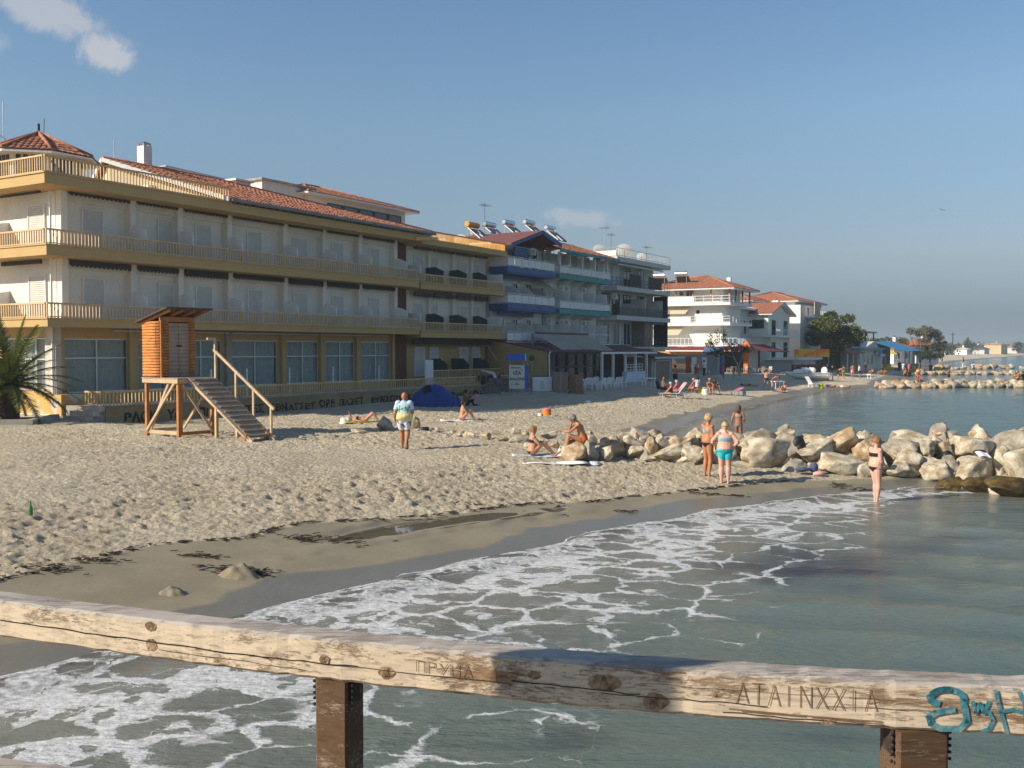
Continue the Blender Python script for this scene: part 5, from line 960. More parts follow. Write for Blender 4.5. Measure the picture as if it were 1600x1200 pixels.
# ------------------------------------------------------------------ palm and its planter
PT_ = thing('palm_tree', 'short palm with long drooping fronds in front of the hotel corner', 'palm', (-20.75, 40.9, .95))
tr = M(); tr.tube([(0, 0, -.1), (.02, 0, .4), (.05, 0, .9), (.1, 0, 1.45)], [.42, .38, .36, .3], 12)
for k in range(60):
    a = k * 2.4; z = .1 + k * .022; tr.beam((.36 * math.cos(a), .36 * math.sin(a), z), (.46 * math.cos(a), .46 * math.sin(a), z + .16), .13, .05)
tr.obj('trunk', pm('palm_fibre', (.10, .065, .04), .95, .3, 6, .5, 20), PT_); FRM = pm('palm_leaflets', (.07, .10, .02), .5, .3, 2, trans=.25, col2=(.15, .17, .04))
rp_ = random.Random(5)
for k in range(42):
    az = k * 2.39996; el = R(82 - 84 * (k / 41) ** .8) ; L = rp_.uniform(2.5, 3.3); d0 = Vector((math.cos(az) * math.cos(el), math.sin(az) * math.cos(el), math.sin(el))); p = Vector((.1, 0, 1.5)); pts = [p.copy()]; d = d0.copy()
    for s in range(10): d = (d + Vector((0, 0, -.085 - .03 * (1 - d0.z)))).normalized(); p = p + d * L / 10; pts.append(p.copy())
    f = M().tube(pts, [.035 - .003 * i for i in range(11)], 5); sd = d0.cross(Vector((0, 0, 1)))
    sd = sd.normalized() if sd.length > .05 else Vector((1, 0, 0))
    for i in range(44):
        t = .12 + .88 * i / 43; j = min(9, int(t * 10)); q = pts[j].lerp(pts[j + 1], t * 10 - j) if j < 10 else pts[10]; tg = (pts[min(10, j + 1)] - pts[j]).normalized(); ll = .52 * math.sin(math.pi * min(1, .18 + .82 * t)) * (1.05 - .45 * t) + .12
        for sg in (-1, 1):
            o_ = (sd * sg * .8 + tg * .75 + Vector((0, 0, rp_.uniform(-.35, .1)))).normalized(); e = q + o_ * ll; w_ = tg * .036
            f.add([q - w_, q + w_, e], [(0, 1, 2)])
    f.obj('frond', FRM, PT_)
pk = thing('planter', 'low grey concrete planter kerb round the palm', 'planter', (-21.6, 40.4, 0), R(8)); M().boxes((-3.5, 2.6, -1.9, -1.6, .6, 1.2)).obj('kerb', CONC, pk); M().boxes((2.3, 2.6, -1.6, 1.5, .6, 1.2)).obj('kerb', CONC, pk); M().boxes((-3.4, 2.3, -1.6, 1.4, .6, 1.1)).obj('soil', pm('dry_soil', (.13, .10, .07), .95, .2, 5, .4), pk)
pv = M().boxes((-6, .86, -2.3, 6, .3, 1.0)).obj('pavement', pm('worn_paving', (.48, .42, .33), .9, .12, 1.2, .15), None); pv.location = (OX, OY, 0); pv.rotation_euler = (0, 0, FRZ); pv['kind'] = 'structure'; pv['label'] = 'worn paved strip along the end of the hotel'
# ------------------------------------------------------------------ tent
TT = thing('tent', 'blue dome tent with a dark window pitched on the shaded sand', 'tent', (-4.27, 54.6, .74), R(14)); TBL = pm('blue_nylon', (.010, .045, .22), .55, .15, 3, .1, 10)
def tent_pt(a, b, k=1.0):
    x = -1.32 + 2.64 * a; s = math.sin(math.pi * (.06 + .88 * a)) ** .62; h = 1.34 * s * (1 if a < .55 else 1 - .25 * (a - .55)); th = math.pi * b; r = 1.05 * s
    return (x * k, -r * math.cos(th) * k, max(0, h * (math.sin(th) ** .8)) * k * (1 - .05 * abs(math.sin(a * 9.4))))
m = M().sheet(lambda a, b: tent_pt(a, b), 24, 14); m.f += [tuple(range(15)), tuple(24 * 15 + i for i in range(15))[::-1]]; m.obj('fly', TBL, TT, smooth=True)
m = M().sheet(lambda a, b: tent_pt(.24 + .16 * a, .22 + .24 * b, 1.015), 4, 4).obj('mesh_window', pm('dark_mesh', (.012, .018, .03), .9), TT)
pl_ = M()
for a in (.12, .5, .86): pl_.tube([Vector(tent_pt(a, i / 12, 1.012)) for i in range(13)], .014, 5)
pl_.obj('pole', TBL, TT); M().prism([(1.2, -.5, 0), (1.2, .1, .8), (1.75, -.2, .02)], (0, .02, 0)).obj('door_flap', TBL, TT)
M().sheet(lambda a, b: (-.6 + 1.1 * a, .1 + .3 * b, tent_pt(.5, .5)[2] * (1.03 - .1 * a * a)), 4, 3).obj('roof_patch', pm('pale_patch', (.45, .45, .4), .8), TT)
# ------------------------------------------------------------------ clutter between hotel and restaurant
SLAB = tag(M().boxes((-1.4, 2.3, -.9, 1.4, -.15, .14)).boxes((.6, 2.4, -1.5, -.91, -.15, .12)).obj('concrete_slab', CONC), 'flat broken concrete slab under the notice board', 'slab'); SLAB.location = (.55, 67.6, .92); SLAB.rotation_euler = (0, 0, .12)
NB = thing('notice_board', 'white hand lettered notice board under a small blue gabled roof', 'notice board', (.35, 67.2, 1.05), .05)
M().box(-.55, .5, -.05, 0, .25, 1.85).obj('board', pm('cream_board', (.66, .63, .54), .7, .06), NB); M().boxes((.51, .75, -.05, .55, .2, 1.85)).obj('side_board', pm('bright_blue', (.03, .13, .50), .5, .1), NB)
for x, y in ((-.5, .05), (.42, .05), (.7, .5), (-.5, .55)): M().box(x, x + .07, y - .03, y + .04, -.05, 2.2).obj('post', RAWP, NB)
M().prism([(-.65, -.15, 2.15), (-.65, .3, 2.55), (-.65, .3, 2.6), (-.65, -.2, 2.15)], (1.2, 0, 0)).prism([(-.65, .3, 2.55), (-.65, .8, 2.15), (-.65, .85, 2.15), (-.65, .3, 2.6)], (1.2, 0, 0)).obj('roof', MATS['bright_blue'], NB); M().beam((.57, -.18, 2.13), (.57, .3, 2.58), .05, .06).beam((.57, .3, 2.58), (.57, .82, 2.13), .05, .06).obj('barge_board', WHITEP, NB)
for t, s, x, z in (('BARAKUDA', .13, -.45, 1.62), ('IZA', .36, -.28, 1.2), ('BALDINI', .26, -.5, .82), ('1 - 32 -', .2, -.42, .5), ('x', .16, .28, 1.45)): o = link('lettering', text_mesh(t, s, .002, .006), NB, (x, -.053, z), (math.pi / 2, 0, 0)); o.data.materials.append(GRAF)
CB = thing('chest_freezer', 'white chest freezer with a dark top by the notice board', 'freezer', (2.1, 68.6, 1.02), .1); M().box(-.75, .6, -.4, .4, .06, 1.05).obj('body', WHITEP, CB); M().box(-.7, .4, -.35, .35, 1.05, 1.1).obj('lid', BLACK, CB); M().box(-.2, .05, -.43, -.4, .2, .75).obj('door_panel', GREYW, CB)
for x in (-.65, .5): M().box(x, x + .08, -.35, -.28, 0, .06).obj('foot', BLACK, CB)
PS = thing('pole_sign', 'grey pole with a round sign beside the notice board', 'sign', (1.35, 68.2, 1.0)); M().tube([(0, 0, 0), (0, 0, 2.3)], .04, 6).obj('pole', METAL, PS); M().tube([(0, -.04, 2.35), (0, .02, 2.35)], .2, 14).obj('disc', DRAIL, PS)
def stack(lab, x, y, z, k, w, d, hh, mat, group, tilt=.05):
    for i in range(k):
        m = M()
        for j in range(5): m.box(-w / 2 + j * w / 4.4, -w / 2 + j * w / 4.4 + w * .12, -d / 2, d / 2, hh * .75, hh)
        m.boxes((-w / 2, w / 2, -d / 2, -d / 2 + .06, 0, hh * .74), (-w / 2, w / 2, d / 2 - .06, d / 2, 0, hh * .74), (-w / 2, w / 2, -.03, .03, 0, hh * .74))
        o = m.obj('pallet' if hh > .1 else 'crate', mat); o.location = (x + random.uniform(-tilt, tilt), y, z + i * hh); o.rotation_euler = (0, 0, random.uniform(-.12, .12)); tag(o, lab % ORD[i], 'pallet', group)
ORD = ['lowest', 'second', 'third', 'fourth', 'fifth', 'sixth', 'seventh', 'eighth', 'ninth', 'tenth', 'eleventh', 'twelfth']
stack('slatted wooden pallet in the stack beside the white freezer, %s from the sand', 3.3, 68.0, ground(3.3, 68), 10, 1.0, .8, .145, pm('grey_brown_slats', (.27, .21, .16), .9, .4, 9), 'pallets in the first stack'); stack('slatted wooden pallet in the stack next to the chairs, %s from the sand', 4.35, 68.2, ground(4.35, 68.2), 9, .95, .8, .145, pm('brown_slats', (.24, .145, .09), .9, .3, 6), 'pallets in the second stack')
DK = thing('timber_deck', 'old plank deck tipped up against the terrace end', 'deck', (-1.1, 67.9, ground(-1.1, 67.9)), .1)
for i in range(9): M().beam((-1.2 + i * .27, -.35 + .02 * i, .02), (-1.15 + i * .27, .75, 1.0), .25, .05, up=(0, -.6, .8)).obj('plank', pm('old_planks', (.17, .14, .115), .95, .25, 5, .3), DK)
M().beam((-1.3, .3, .55), (1.2, .3, .55), .08, .1).beam((-1.3, .7, .0), (-1.3, .7, 1.0), .08, .08).beam((1.1, .7, .0), (1.1, .7, 1.0), .08, .08).obj('frame', MATS['old_planks'], DK)
CL = thing('washing', 'dark clothes and a pale towel hung over the terrace rail', 'washing', at_uv(30.4, -2.56, 2.15), FRZ)
for i, (x, w, h, mt) in enumerate(((0, .55, .95, BLACK), (.7, .8, .45, pm('charcoal_cloth', (.06, .065, .07), .9)), (1.6, .45, .45, pm('lime_cloth', (.38, .42, .2), .9)), (2.15, .3, .3, BLACK), (-.45, .3, .35, BLACK))): M().sheet(lambda a, b, x=x, w=w, h=h: (x + w * a + .02 * math.sin(9 * b), -.03 - .02 * math.sin(a * 12), .02 - h * b), 6, 6).sheet(lambda a, b, x=x, w=w, h=h: (x + w * a, .12 + .02 * math.sin(a * 9), .02 - h * .6 * b), 6, 4).obj('garment', mt, CL)
PB = thing('folded_parasol', 'white folded parasol leaning behind the notice board', 'parasol', (-.75, 68.6, 1.0), .2); M().tube([(0, 0, 0), (-.5, .3, 1.3), (-1.3, .5, 1.5)], [.03, .12, .03], 6).obj('canopy', WHITEP, PB); M().tube([(0, 0, 0), (.25, -.1, 1.75)], .025, 5).obj('pole', METAL, PB)
# white plastic chairs and two tables before the porch
cm = M()
for a in (-.24, .24):
    for b in (-.22, .22): cm.beam((a * 1.08, b * 1.1, 0), (a, b, .43), .05, .04)
cm.box(-.26, .26, -.25, .25, .41, .45).beam((-.27, -.22, .43), (-.27, -.22, .64), .04, .04).beam((.27, -.22, .43), (.27, -.22, .64), .04, .04).beam((-.27, -.24, .65), (-.25, .27, .68), .05, .03).beam((.27, -.24, .65), (.25, .27, .68), .05, .03)
for i in range(7): x = -.21 + .07 * i; cm.beam((x, .24, .45), (x * .95, .34, .82 - .5 * x * x), .045, .02, up=(0, 1, 0))
cm.tube([(-.23, .34, .78), (-.15, .35, .85), (0, .355, .88), (.15, .35, .85), (.23, .34, .78)], .03, 6)
PCH = cm.mesh('plastic_chair'); PCH.materials.append(MATS['white_plastic'])
for i, (x, y) in enumerate(((4.95, 70.3), (5.45, 70.9), (5.95, 71.3), (6.45, 72.0), (6.95, 72.9), (7.45, 73.7), (7.95, 74.8), (8.5, 76.2), (6.0, 72.6))):
    o = link('plastic_chair', PCH, None, (x, y, ground(x, y) - .02), (0, 0, random.uniform(-.9, .9) + 3.6)); tag(o, ('white plastic armchair in the row before the porch, %s from the pallets' % ('first', 'second', 'third', 'fourth', 'fifth', 'sixth', 'seventh', 'furthest')[i]) if i < 8 else 'white plastic armchair set back behind the row before the porch', 'chair', 'white plastic chairs before the porch')
for i, (x, y) in enumerate(((5.2, 71.6), (7.1, 74.2))):
    t = thing('plastic_table', 'white plastic table %s' % ('behind the first chairs of the row', 'behind the middle chairs of the row'), 'table', (x, y, ground(x, y) - .01), .3) if False else thing('plastic_table', ('white plastic table behind the first chairs of the row', 'white plastic table behind the far chairs of the row')[i], 'table', (x, y, ground(x, y) - .01), .3)
    M().box(-.45, .45, -.45, .45, .69, .73).obj('table_top', MATS['white_plastic'], t)
    for a in (-.4, .4):
        for b in (-.4, .4): M().beam((a, b, 0), (a * .9, b * .9, .7), .05, .05).obj('leg', MATS['white_plastic'], t)
# ------------------------------------------------------------------ boulders
STONE = pm('pale_limestone', (.36, .29, .19), .9, .22, 1.7, .7, 9, col2=(.60, .53, .405), thr=(.38, .62), fine=.16); STONE2 = pm('honey_limestone', (.38, .25, .125), .9, .2, 1.6, .7, 9, col2=(.56, .455, .315), thr=(.4, .62), fine=.16); STONEG = pm('grey_limestone', (.25, .22, .175), .9, .2, 1.6, .7, 9, col2=(.44, .395, .31), fine=.15); STONEW = pm('wet_mossy_rock', (.05, .04, .02), .35, .3, 2, .5, 9, col2=(.13, .085, .02))
def boulder_mesh(seed, cuts=7, sub=4):
    bm = bmesh.new(); bmesh.ops.create_icosphere(bm, subdivisions=sub, radius=1); r = random.Random(seed); pl = [(Vector((r.gauss(0, 1), r.gauss(0, 1), r.gauss(0, 1))).normalized(), r.uniform(.50, .82)) for _ in range(cuts)]
    off = Vector((seed * 7.3, seed * 3.1, 0))
    for v in bm.verts:
        n = v.co.normalized(); k = 1.06 + .20 * mnoise.noise(n * 1.3 + off) + .08 * mnoise.noise(n * 3.2 + off); p = n * k
        for d, h in pl:
            e = p.dot(d) - h
            if e > 0: p = p - d * e * .93
        q = p * 3.1 + off; p = p + n * (.05 * mnoise.noise(q) + .035 * mnoise.noise(p * 8 + off) + .018 * mnoise.noise(p * 17 + off)); v.co = p
    me = bpy.data.meshes.new('boulder'); bm.to_mesh(me); bm.free(); me.polygons.foreach_set('use_smooth', [True] * len(me.polygons)); return me
BMS = [boulder_mesh(s, 9 + s % 5) for s in range(14)]; BML = [boulder_mesh(s + 30, 8, 2) for s in range(6)]
for k, me in enumerate(BMS): me.materials.append((STONE, STONE, STONE2, STONEG)[k % 4])
for k, me in enumerate(BML): me.materials.append((STONE, STONE2, STONEG)[k % 3])
BMW = BMS[3].copy(); BMW.materials.clear(); BMW.materials.append(STONEW)
GR = thing('rock_groyne', 'line of pale limestone boulders running from the sand out into the sea', 'rock groyne', (4, 30, 0))
ROCKS = [(4.66, 30.96, 1.18, 0.16, 0.11), (4.15, 30.98, 1.12, 0.17, 0.11), (4.22, 30.33, 0.93, 0.2, 0.23), (4.67, 30.55, 1.0, 0.28, 0.17), (4.72, 30.06, 0.79, 0.41, 0.23), (5.1, 30.63, 1.09, 0.23, 0.17), (5.53, 30.51, 1.1, 0.23, 0.17), (5.29, 30.01, 0.89, 0.22, 0.21), (5.43, 29.75, 0.81, 0.29, 0.25), (5.83, 30.79, 1.22, 0.14, 0.1), (6.92, 31.14, 1.22, 0.16, 0.09), (6.26, 29.85, 0.87, 0.31, 0.34), (6.62, 29.86, 0.58, 0.51, 0.19), (7.34, 31.12, 1.16, 0.22, 0.11), (7.53, 30.4, 0.94, 0.7, 0.42), (7.79, 30.0, 0.79, 0.72, 0.41), (8.62, 31.23, 1.3, 0.33, 0.1), (8.39, 30.05, 0.98, 0.4, 0.37), (9.06, 29.91, 0.86, 0.55, 0.37), (9.37, 30.8, 1.09, 0.41, 0.11), (10.18, 30.38, 1.05, 0.54, 0.39), (8.34, 29.29, 0.47, 0.4, 0.17), (9.61, 29.48, 0.55, 0.71, 0.33), (11.02, 31.02, 1.2, 0.3, 0.19), (10.59, 29.92, 0.81, 0.33, 0.32), (11.95, 30.69, 0.87, 0.56, 0.27), (12.7, 31.53, 1.09, 0.72, 0.2), (11.91, 29.86, 0.54, 0.48, 0.32), (11.53, 29.52, 0.33, 0.47, 0.21), (12.76, 30.6, 0.83, 0.35, 0.28), (13.61, 31.69, 1.22, 0.2, 0.1), (13.95, 31.63, 1.18, 0.26, 0.18), (13.33, 31.17, 1.04, 0.22, 0.18), (12.55, 29.61, 0.38, 0.47, 0.34), (13.35, 30.67, 0.82, 0.3, 0.25), (13.02, 29.53, 0.36, 0.29, 0.32), (14.12, 30.58, 0.89, 0.57, 0.42), (13.69, 29.43, 0.4, 0.65, 0.46), (14.77, 31.47, 1.2, 0.28, 0.12), (15.23, 30.57, 1.01, 0.63, 0.35), (14.5, 29.31, 0.59, 0.27, 0.35), (14.82, 28.67, 0.48, 0.48, 0.48), (16.09, 31.21, 1.36, 0.26, 0.11), (12.31, 27.79, 0.13, 0.31, 0.18), (13.07, 27.64, 0.15, 0.43, 0.22), (13.69, 26.86, 0.19, 0.67, 0.28), (10.89, 29.36, 0.5, 0.18, 0.25), (10.4, 29.14, 0.4, 0.26, 0.27), (1.82, 29.71, 0.85, 0.35, 0.29), (2.32, 29.72, 0.85, 0.27, 0.29), (2.87, 29.83, 0.84, 0.19, 0.24), (2.41, 30.76, 1.21, 0.25, 0.16), (2.8, 30.25, 1.01, 0.16, 0.19), (3.17, 30.52, 1.06, 0.23, 0.17), (3.68, 30.76, 1.04, 0.31, 0.17), (3.78, 30.42, 0.82, 0.31, 0.14), (4.22, 30.03, 0.63, 0.31, 0.1), (0.13, 36.58, 0.9, 0.14, 0.12), (0.49, 35.98, 0.87, 0.12, 0.08), (0.29, 34.04, 0.87, 0.31, 0.13), (1.15, 30.77, 1.28, 0.26, 0.12), (0.53, 32.75, 0.78, 0.14, 0.09), (1.32, 30.25, 1.03, 0.16, 0.09), (-4.99, 39.08, 0.98, 0.33, 0.25), (-5.75, 37.38, 0.86, 0.27, 0.09), (-5.22, 38.94, 0.83, 0.16, 0.07), (-3.9, 39.16, 0.99, 0.15, 0.24), (-3.54, 38.45, 0.85, 0.19, 0.08), (-2.76, 37.7, 0.87, 0.22, 0.08), (-2.15, 36.01, 0.91, 0.14, 0.1), (-1.91, 35.47, 0.9, 0.21, 0.09), (-1.5, 35.15, 0.92, 0.2, 0.1), (-0.86, 34.58, 0.9, 0.18, 0.1), (-0.65, 36.43, 0.88, 0.19, 0.1), (6.03, 30.57, 1.13, 0.13, 0.11), (5.79, 29.71, 0.81, 0.21, 0.21), (-0.26, 34.15, 0.85, 0.19, 0.07)]
def put_rock(root, ox, oy, x, y, z, sx, sz, me, rnd, sy=None):
    o = link('boulder', me, root, (x - ox, y - oy, z), (rnd.uniform(-.25, .25), rnd.uniform(-.2, .2), rnd.uniform(0, 6.28) if abs(sx - sz) < .12 else rnd.uniform(-.35, .35)), (sx * 1.3, (sy or (sx + sz) / 2) * 1.35, sz * 1.36)); return o
rr_ = random.Random(9)
for i, (x, y, z, sx, sz) in enumerate(ROCKS):
    wet = 43 <= i <= 45; put_rock(GR, 4, 30, x, y, z, sx, sz, BMW if wet else BMS[i % 14], rr_); g = ground(x, y); lowz = z - sz
    if lowz > g + .08 and i < 57:                       # the hidden stones that carry it
        h = (lowz - g) / 2 + .12; put_rock(GR, 4, 30, x + rr_.uniform(-.1, .1), y + .1, g + h - .12, max(sx * .95, .35), h + .08, BMS[(i + 5) % 14], rr_)
for i in range(26):                                      # seaward end beyond the frame
    x = 16.3 + i * .42; put_rock(GR, 4, 30, x, 30 + rr_.uniform(-1.3, 1.3) - .1 * i * .2, rr_.uniform(.1, .9), rr_.uniform(.4, .75), rr_.uniform(.3, .5), BMS[i % 14], rr_)
for i in range(22): x = 3.4 + i * .58; put_rock(GR, 4, 30, x, 31.3 + rr_.uniform(-.25, .5), max(.1, ground(x, 31.3)) + rr_.uniform(.1, .35), rr_.uniform(.3, .55), rr_.uniform(.3, .45), BMS[(i * 3) % 14], rr_)
def groyne(lab, p, q, n, sz, seed, w=1.6):
    r = random.Random(seed); t = thing('rock_groyne', lab, 'rock groyne', (p[0], p[1], 0))
    for i in range(n):
        f = (i + r.random()) / n; x = p[0] + (q[0] - p[0]) * f; y = p[1] + (q[1] - p[1]) * f; row = r.random(); s = sz * r.uniform(.6, 1.25); put_rock(t, p[0], p[1], x + r.uniform(-.5, .5), y + w * (row - .4), .06 + .6 * row * sz, s, s * r.uniform(.55, .8), BML[r.randrange(6)], r)
    return t
groyne('low groyne of boulders where the second bay ends, with bathers sitting on it', (37.5, 101.3), (62, 104.5), 120, .55, 31); groyne('groyne of boulders in the third bay, behind the bathers', (62.5, 153), (110, 163), 100, .5, 32, 1.8); groyne('thin distant line of groyne stones nearest the far beach', (84, 196), (150, 224), 60, .7, 33, 2)
# ------------------------------------------------------------------ small things on the sand
KELP = pm('dry_seaweed', (.045, .028, .018), .9, .3, 5)
def tangle(m, x, y, r, n, seed, ry=None):
    rd_ = random.Random(seed)
    for k in range(n):
        a, b = x + rd_.gauss(0, r), y + rd_.gauss(0, ry or r * .35); th = rd_.uniform(-.7, .7); l = rd_.uniform(.05, .16); z = ground(a, b) + rd_.uniform(.005, .03)
        m.beam((a, b, z), (a + l * math.cos(th), b + l * math.sin(th), z + rd_.uniform(-.005, .02)), .02, .012)
sw = M(); uu = -17.5; rd2 = random.Random(77)
while uu < 1.5:
    e = float(np.interp(uu, [-40, -17, -11, -6, -3, 1, 4, 12], [4.3, 4.1, 4.1, 2.9, 2.3, 1.7, 1.2, 2.0])) + .55 * (float(vnoise(np.array([uu * .7]), np.array([1.7]), 21)[0]) - .5); w_ = float(shore(np.array([uu]))[0]) - e
    if rd2.random() < .5: x, y = wor(uu, -w_); tangle(sw, x, y, .05, rd2.randrange(2, 7), int(uu * 91) + 5, .025)
    uu += .07
for x, y, r, n in ((-3.55, 19.3, .45, 60), (-4.1, 19.2, .2, 25), (-5.6, 17.6, .25, 40), (-7.6, 16.3, .35, 50), (-7.2, 16.9, .25, 30), (-4.75, 16.95, .3, 120), (-4.5, 16.8, .22, 60), (2.7, 23.6, .2, 20), (5.15, 26.0, .22, 30), (5.85, 26.0, .12, 18), (9.9, 27.6, .3, 40), (9.2, 27.9, .25, 25), (-1.0, 23.3, .2, 20), (.8, 22.9, .25, 25), (1.3, 23.6, .2, 16)): tangle(sw, x, y, r, n, int(x * 100 + y))
so = sw.obj('seaweed', KELP); so['kind'] = 'stuff'; so['label'] = 'dark dry seaweed wrack scattered along the wet sand'
# swash foam bead along the water's edge
fb = M(); pts = []; FOAM = pm('swash_foam', (.82, .82, .81), .8, .05, 8, .4, 30); rd3 = random.Random(4)
for i in range(340):
    u = -22 + i * .0765; s_ = float(shore(np.array([u]))[0]); w_ = s_ - .02 + .10 * math.sin(u * 1.1) + .07 * math.sin(u * 2.7 + 1) + .03 * math.sin(u * 7.1) + .02 * math.sin(u * 23); x, y = wor(u, -w_); pts.append(Vector((x, y, max(.004, ground(x, y)) - .004)))
for a in range(0, 339, 17):
    seg = pts[a:a + 18]
    if rd3.random() < .82 and len(seg) > 4: fb.tube(seg, [.004 + .018 * math.sin(math.pi * min(1, (k + .3) / (len(seg) - .5))) * rd3.uniform(.5, 1.1) for k in range(len(seg))], 6)
fo = fb.obj('swash_foam', FOAM, smooth=True); fo['kind'] = 'stuff'; fo['label'] = 'white bead of foam at the edge of the swash'
# puddle
pd_ = M(); n = 72; zc = PUDZ
ring = []
for i in range(n):
    a = 2 * math.pi * i / n; q = 1.32; x0, y0 = 2.9 * q * math.cos(a), .42 * q * math.sin(a) - .03 * (2.9 * q * math.cos(a)) ** 2 + .1; t_ = R(42.8); ring.append((PUD[0] + x0 * math.cos(t_) - y0 * math.sin(t_), PUD[1] + x0 * math.sin(t_) + y0 * math.cos(t_), zc))
pd_.add([(sum(p[0] for p in ring) / n, sum(p[1] for p in ring) / n, zc)] + ring, [(0, 1 + i, 1 + (i + 1) % n) for i in range(n)]); po = pd_.obj('puddle', glass_mat('still_water', (.10, .085, .062), .62, .04)); po['kind'] = 'structure'; po['label'] = 'long shallow puddle lying on the wet sand'
# sand heaps
def heap(lab, x, y, w, h, seed):
    m = M(); r = random.Random(seed); n = 26
    m.sheet(lambda a, b: (w * (a - .5) * 2.4, w * (b - .5) * 1.6, h * max(0, math.exp(-(((a - .5) * 4.2) ** 2 + ((b - .5) * 4) ** 2)) + .55 * mnoise.noise(Vector((a * 8, b * 8, seed))) * math.exp(-(((a - .5) * 3) ** 2 + ((b - .5) * 3) ** 2))) - .02 - .35 * ((a - .5) ** 2 + (b - .5) ** 2)), n, n); o = m.obj('sand_castle', pm('damp_sand', (.24, .20, .135), .9, .12, 6, .5, 60), smooth=True); o.location = (x, y, ground(x, y) + .012); return tag(o, lab, 'sand castle')
heap('larger crumbled sand castle with seaweed on top', -4.62, 16.7, .5, .19, 2); heap('smaller crumbled sand castle nearest the pier', -5.35, 15.55, .34, .11, 5)
BT = thing('bottle', 'green glass bottle stuck in the dry sand', 'bottle', (-9.63, 19.82, ground(-9.63, 19.82) + .03), 0); M().lathe([(.035, 0), (.038, .02), (.038, .16), (.014, .22), (.013, .29), (.016, .30)], (0, 0, 0), 12).obj('body', pm('green_glass', (.02, .20, .03), .1, .1, 3, spec=.7), BT, smooth=True)
def towel(lab, x, y, w, l, rz, mat, name='towel', th=.02, pl=True):
    z = ground(x, y); m = M(); m.sheet(lambda a, b: (w * (a - .5), l * (b - .5), .035 + .02 * math.sin(a * 7 + b * 3) + .015 * math.sin(b * 11)), 10, 12); o = m.obj(name, mat, smooth=True); o.location = (x, y, z + th); o.rotation_euler = (0, 0, rz)
    sm_ = o.modifiers.new('thickness', 'SOLIDIFY'); sm_.thickness = .012; return tag(o, lab, 'towel')
TW_W = pm('white_towel', (.80, .80, .78), .95, .04, 8, .3, 60); TW_B = pm('blue_striped_towel', (.30, .40, .58), .95, .3, 5, .3, 60, col2=(.65, .68, .72))
towel('blue striped towel under the seated woman by the boulders', .75, 30.4, 1.5, .8, .05, TW_B); towel('long white towel in front of the seat boulder', 1.25, 28.95, 1.9, .55, .03, TW_W); towel('white towel under the seated woman in front of the tent', -2.4, 43.6, 1.5, .8, .1, TW_W); towel('lime green towel under the reclining sunbather', -6.4, 42.9, 1.7, .7, .05, pm('lime_towel', (.45, .50, .03), .9, .1)); towel('pale blue towel by the seated man near the waterline', 23.2, 86.9, 1.8, .9, .2, pm('pale_blue_towel', (.5, .58, .62), .9))
def bag(name, lab, cat, x, y, w, d, h, mat, top=None, hd=True):
    t = thing(name, lab, cat, (x, y, ground(x, y) - .01), random.uniform(-.3, .3)); m = M().sheet(lambda a, b: ((w / 2) * (1 - .25 * b) * math.cos(6.2832 * a) ** 1 * (1 + .08 * math.sin(9 * b)), (d / 2) * (1 - .35 * b) * math.sin(6.2832 * a), h * b), 14, 5); m.f.append(tuple(i * 6 + 5 for i in range(14))); m.obj('body', mat, t, smooth=True)
    if hd: M().tube([(-w * .25, 0, h * .95), (-w * .2, 0, h * 1.25), (w * .2, 0, h * 1.25), (w * .25, 0, h * .95)], .015, 5).obj('handle', mat, t)
    if top: M().ell((w * .05, 0, h * 1.0), (w * .42, d * .42, h * .3), 10, 6).obj('bundle', top, t, smooth=True)
    return t
bag('beach_bag', 'orange beach bag with a pink towel on top', 'bag', 1.75, 50.0, .5, .35, .32, pm('orange_bag', (.65, .20, .01), .7, .2, 8), pm('pink_cloth', (.62, .16, .20), .8)); bag('carrier_bag', 'small white carrier bag beside the orange bag', 'bag', 1.4, 49.9, .26, .2, .14, WHITEP, None, False); bag('carrier_bag', 'white carrier bag at the head of the reclining sunbather', 'bag', -7.25, 42.85, .38, .3, .22, WHITEP, None, True); bag('carrier_bag', 'scrap of white bag at the edge of the shade', 'bag', 4.7, 61.6, .4, .3, .14, WHITEP, None, False); bag('carrier_bag', 'white carrier bag hanging by the seat boulder', 'bag', 1.52, 30.15, .3, .25, .3, WHITEP)
bag('clothes_bundle', 'folded blue clothes at the foot of the seat boulder', 'clothes', 2.42, 29.15, .36, .28, .1, TW_B, None, False); bag('backpack', 'dark bag lying behind the walking man', 'bag', -3.4, 38.3, .5, .3, .18, BLACK, None, False)
bk = thing('backpack', 'black backpack propped on the boulders', 'bag', (8.62, 29.85, .98), .3); M().ell((0, 0, .1), (.22, .14, .28), 10, 8).obj('body', BLACK, bk, smooth=True); M().ell((0, -.13, .02), (.15, .06, .14), 8, 6).obj('pocket', BLACK, bk, smooth=True)
bk = thing('backpack', 'black and green rucksack hung on the far boulders', 'bag', (13.15, 29.95, .62), .2); M().ell((0, 0, .05), (.2, .13, .24), 10, 8).obj('body', BLACK, bk, smooth=True); M().ell((.06, -.11, .0), (.1, .05, .12), 8, 6).obj('pocket', pm('green_cloth', (.02, .16, .05), .8), bk, smooth=True)
bk = thing('clothes_bundle', 'white cloth and dark cap on the largest boulder', 'clothes', (13.75, 29.1, .83), .1); M().sheet(lambda a, b: (.38 * (a - .5), -.12 + .25 * (b - .5), .03 * math.sin(a * 5) - .12 * b * -1), 5, 4).obj('cloth', TW_W, bk); M().ell((.05, .15, .1), (.22, .12, .07), 10, 5).obj('cap', BLACK, bk, smooth=True)
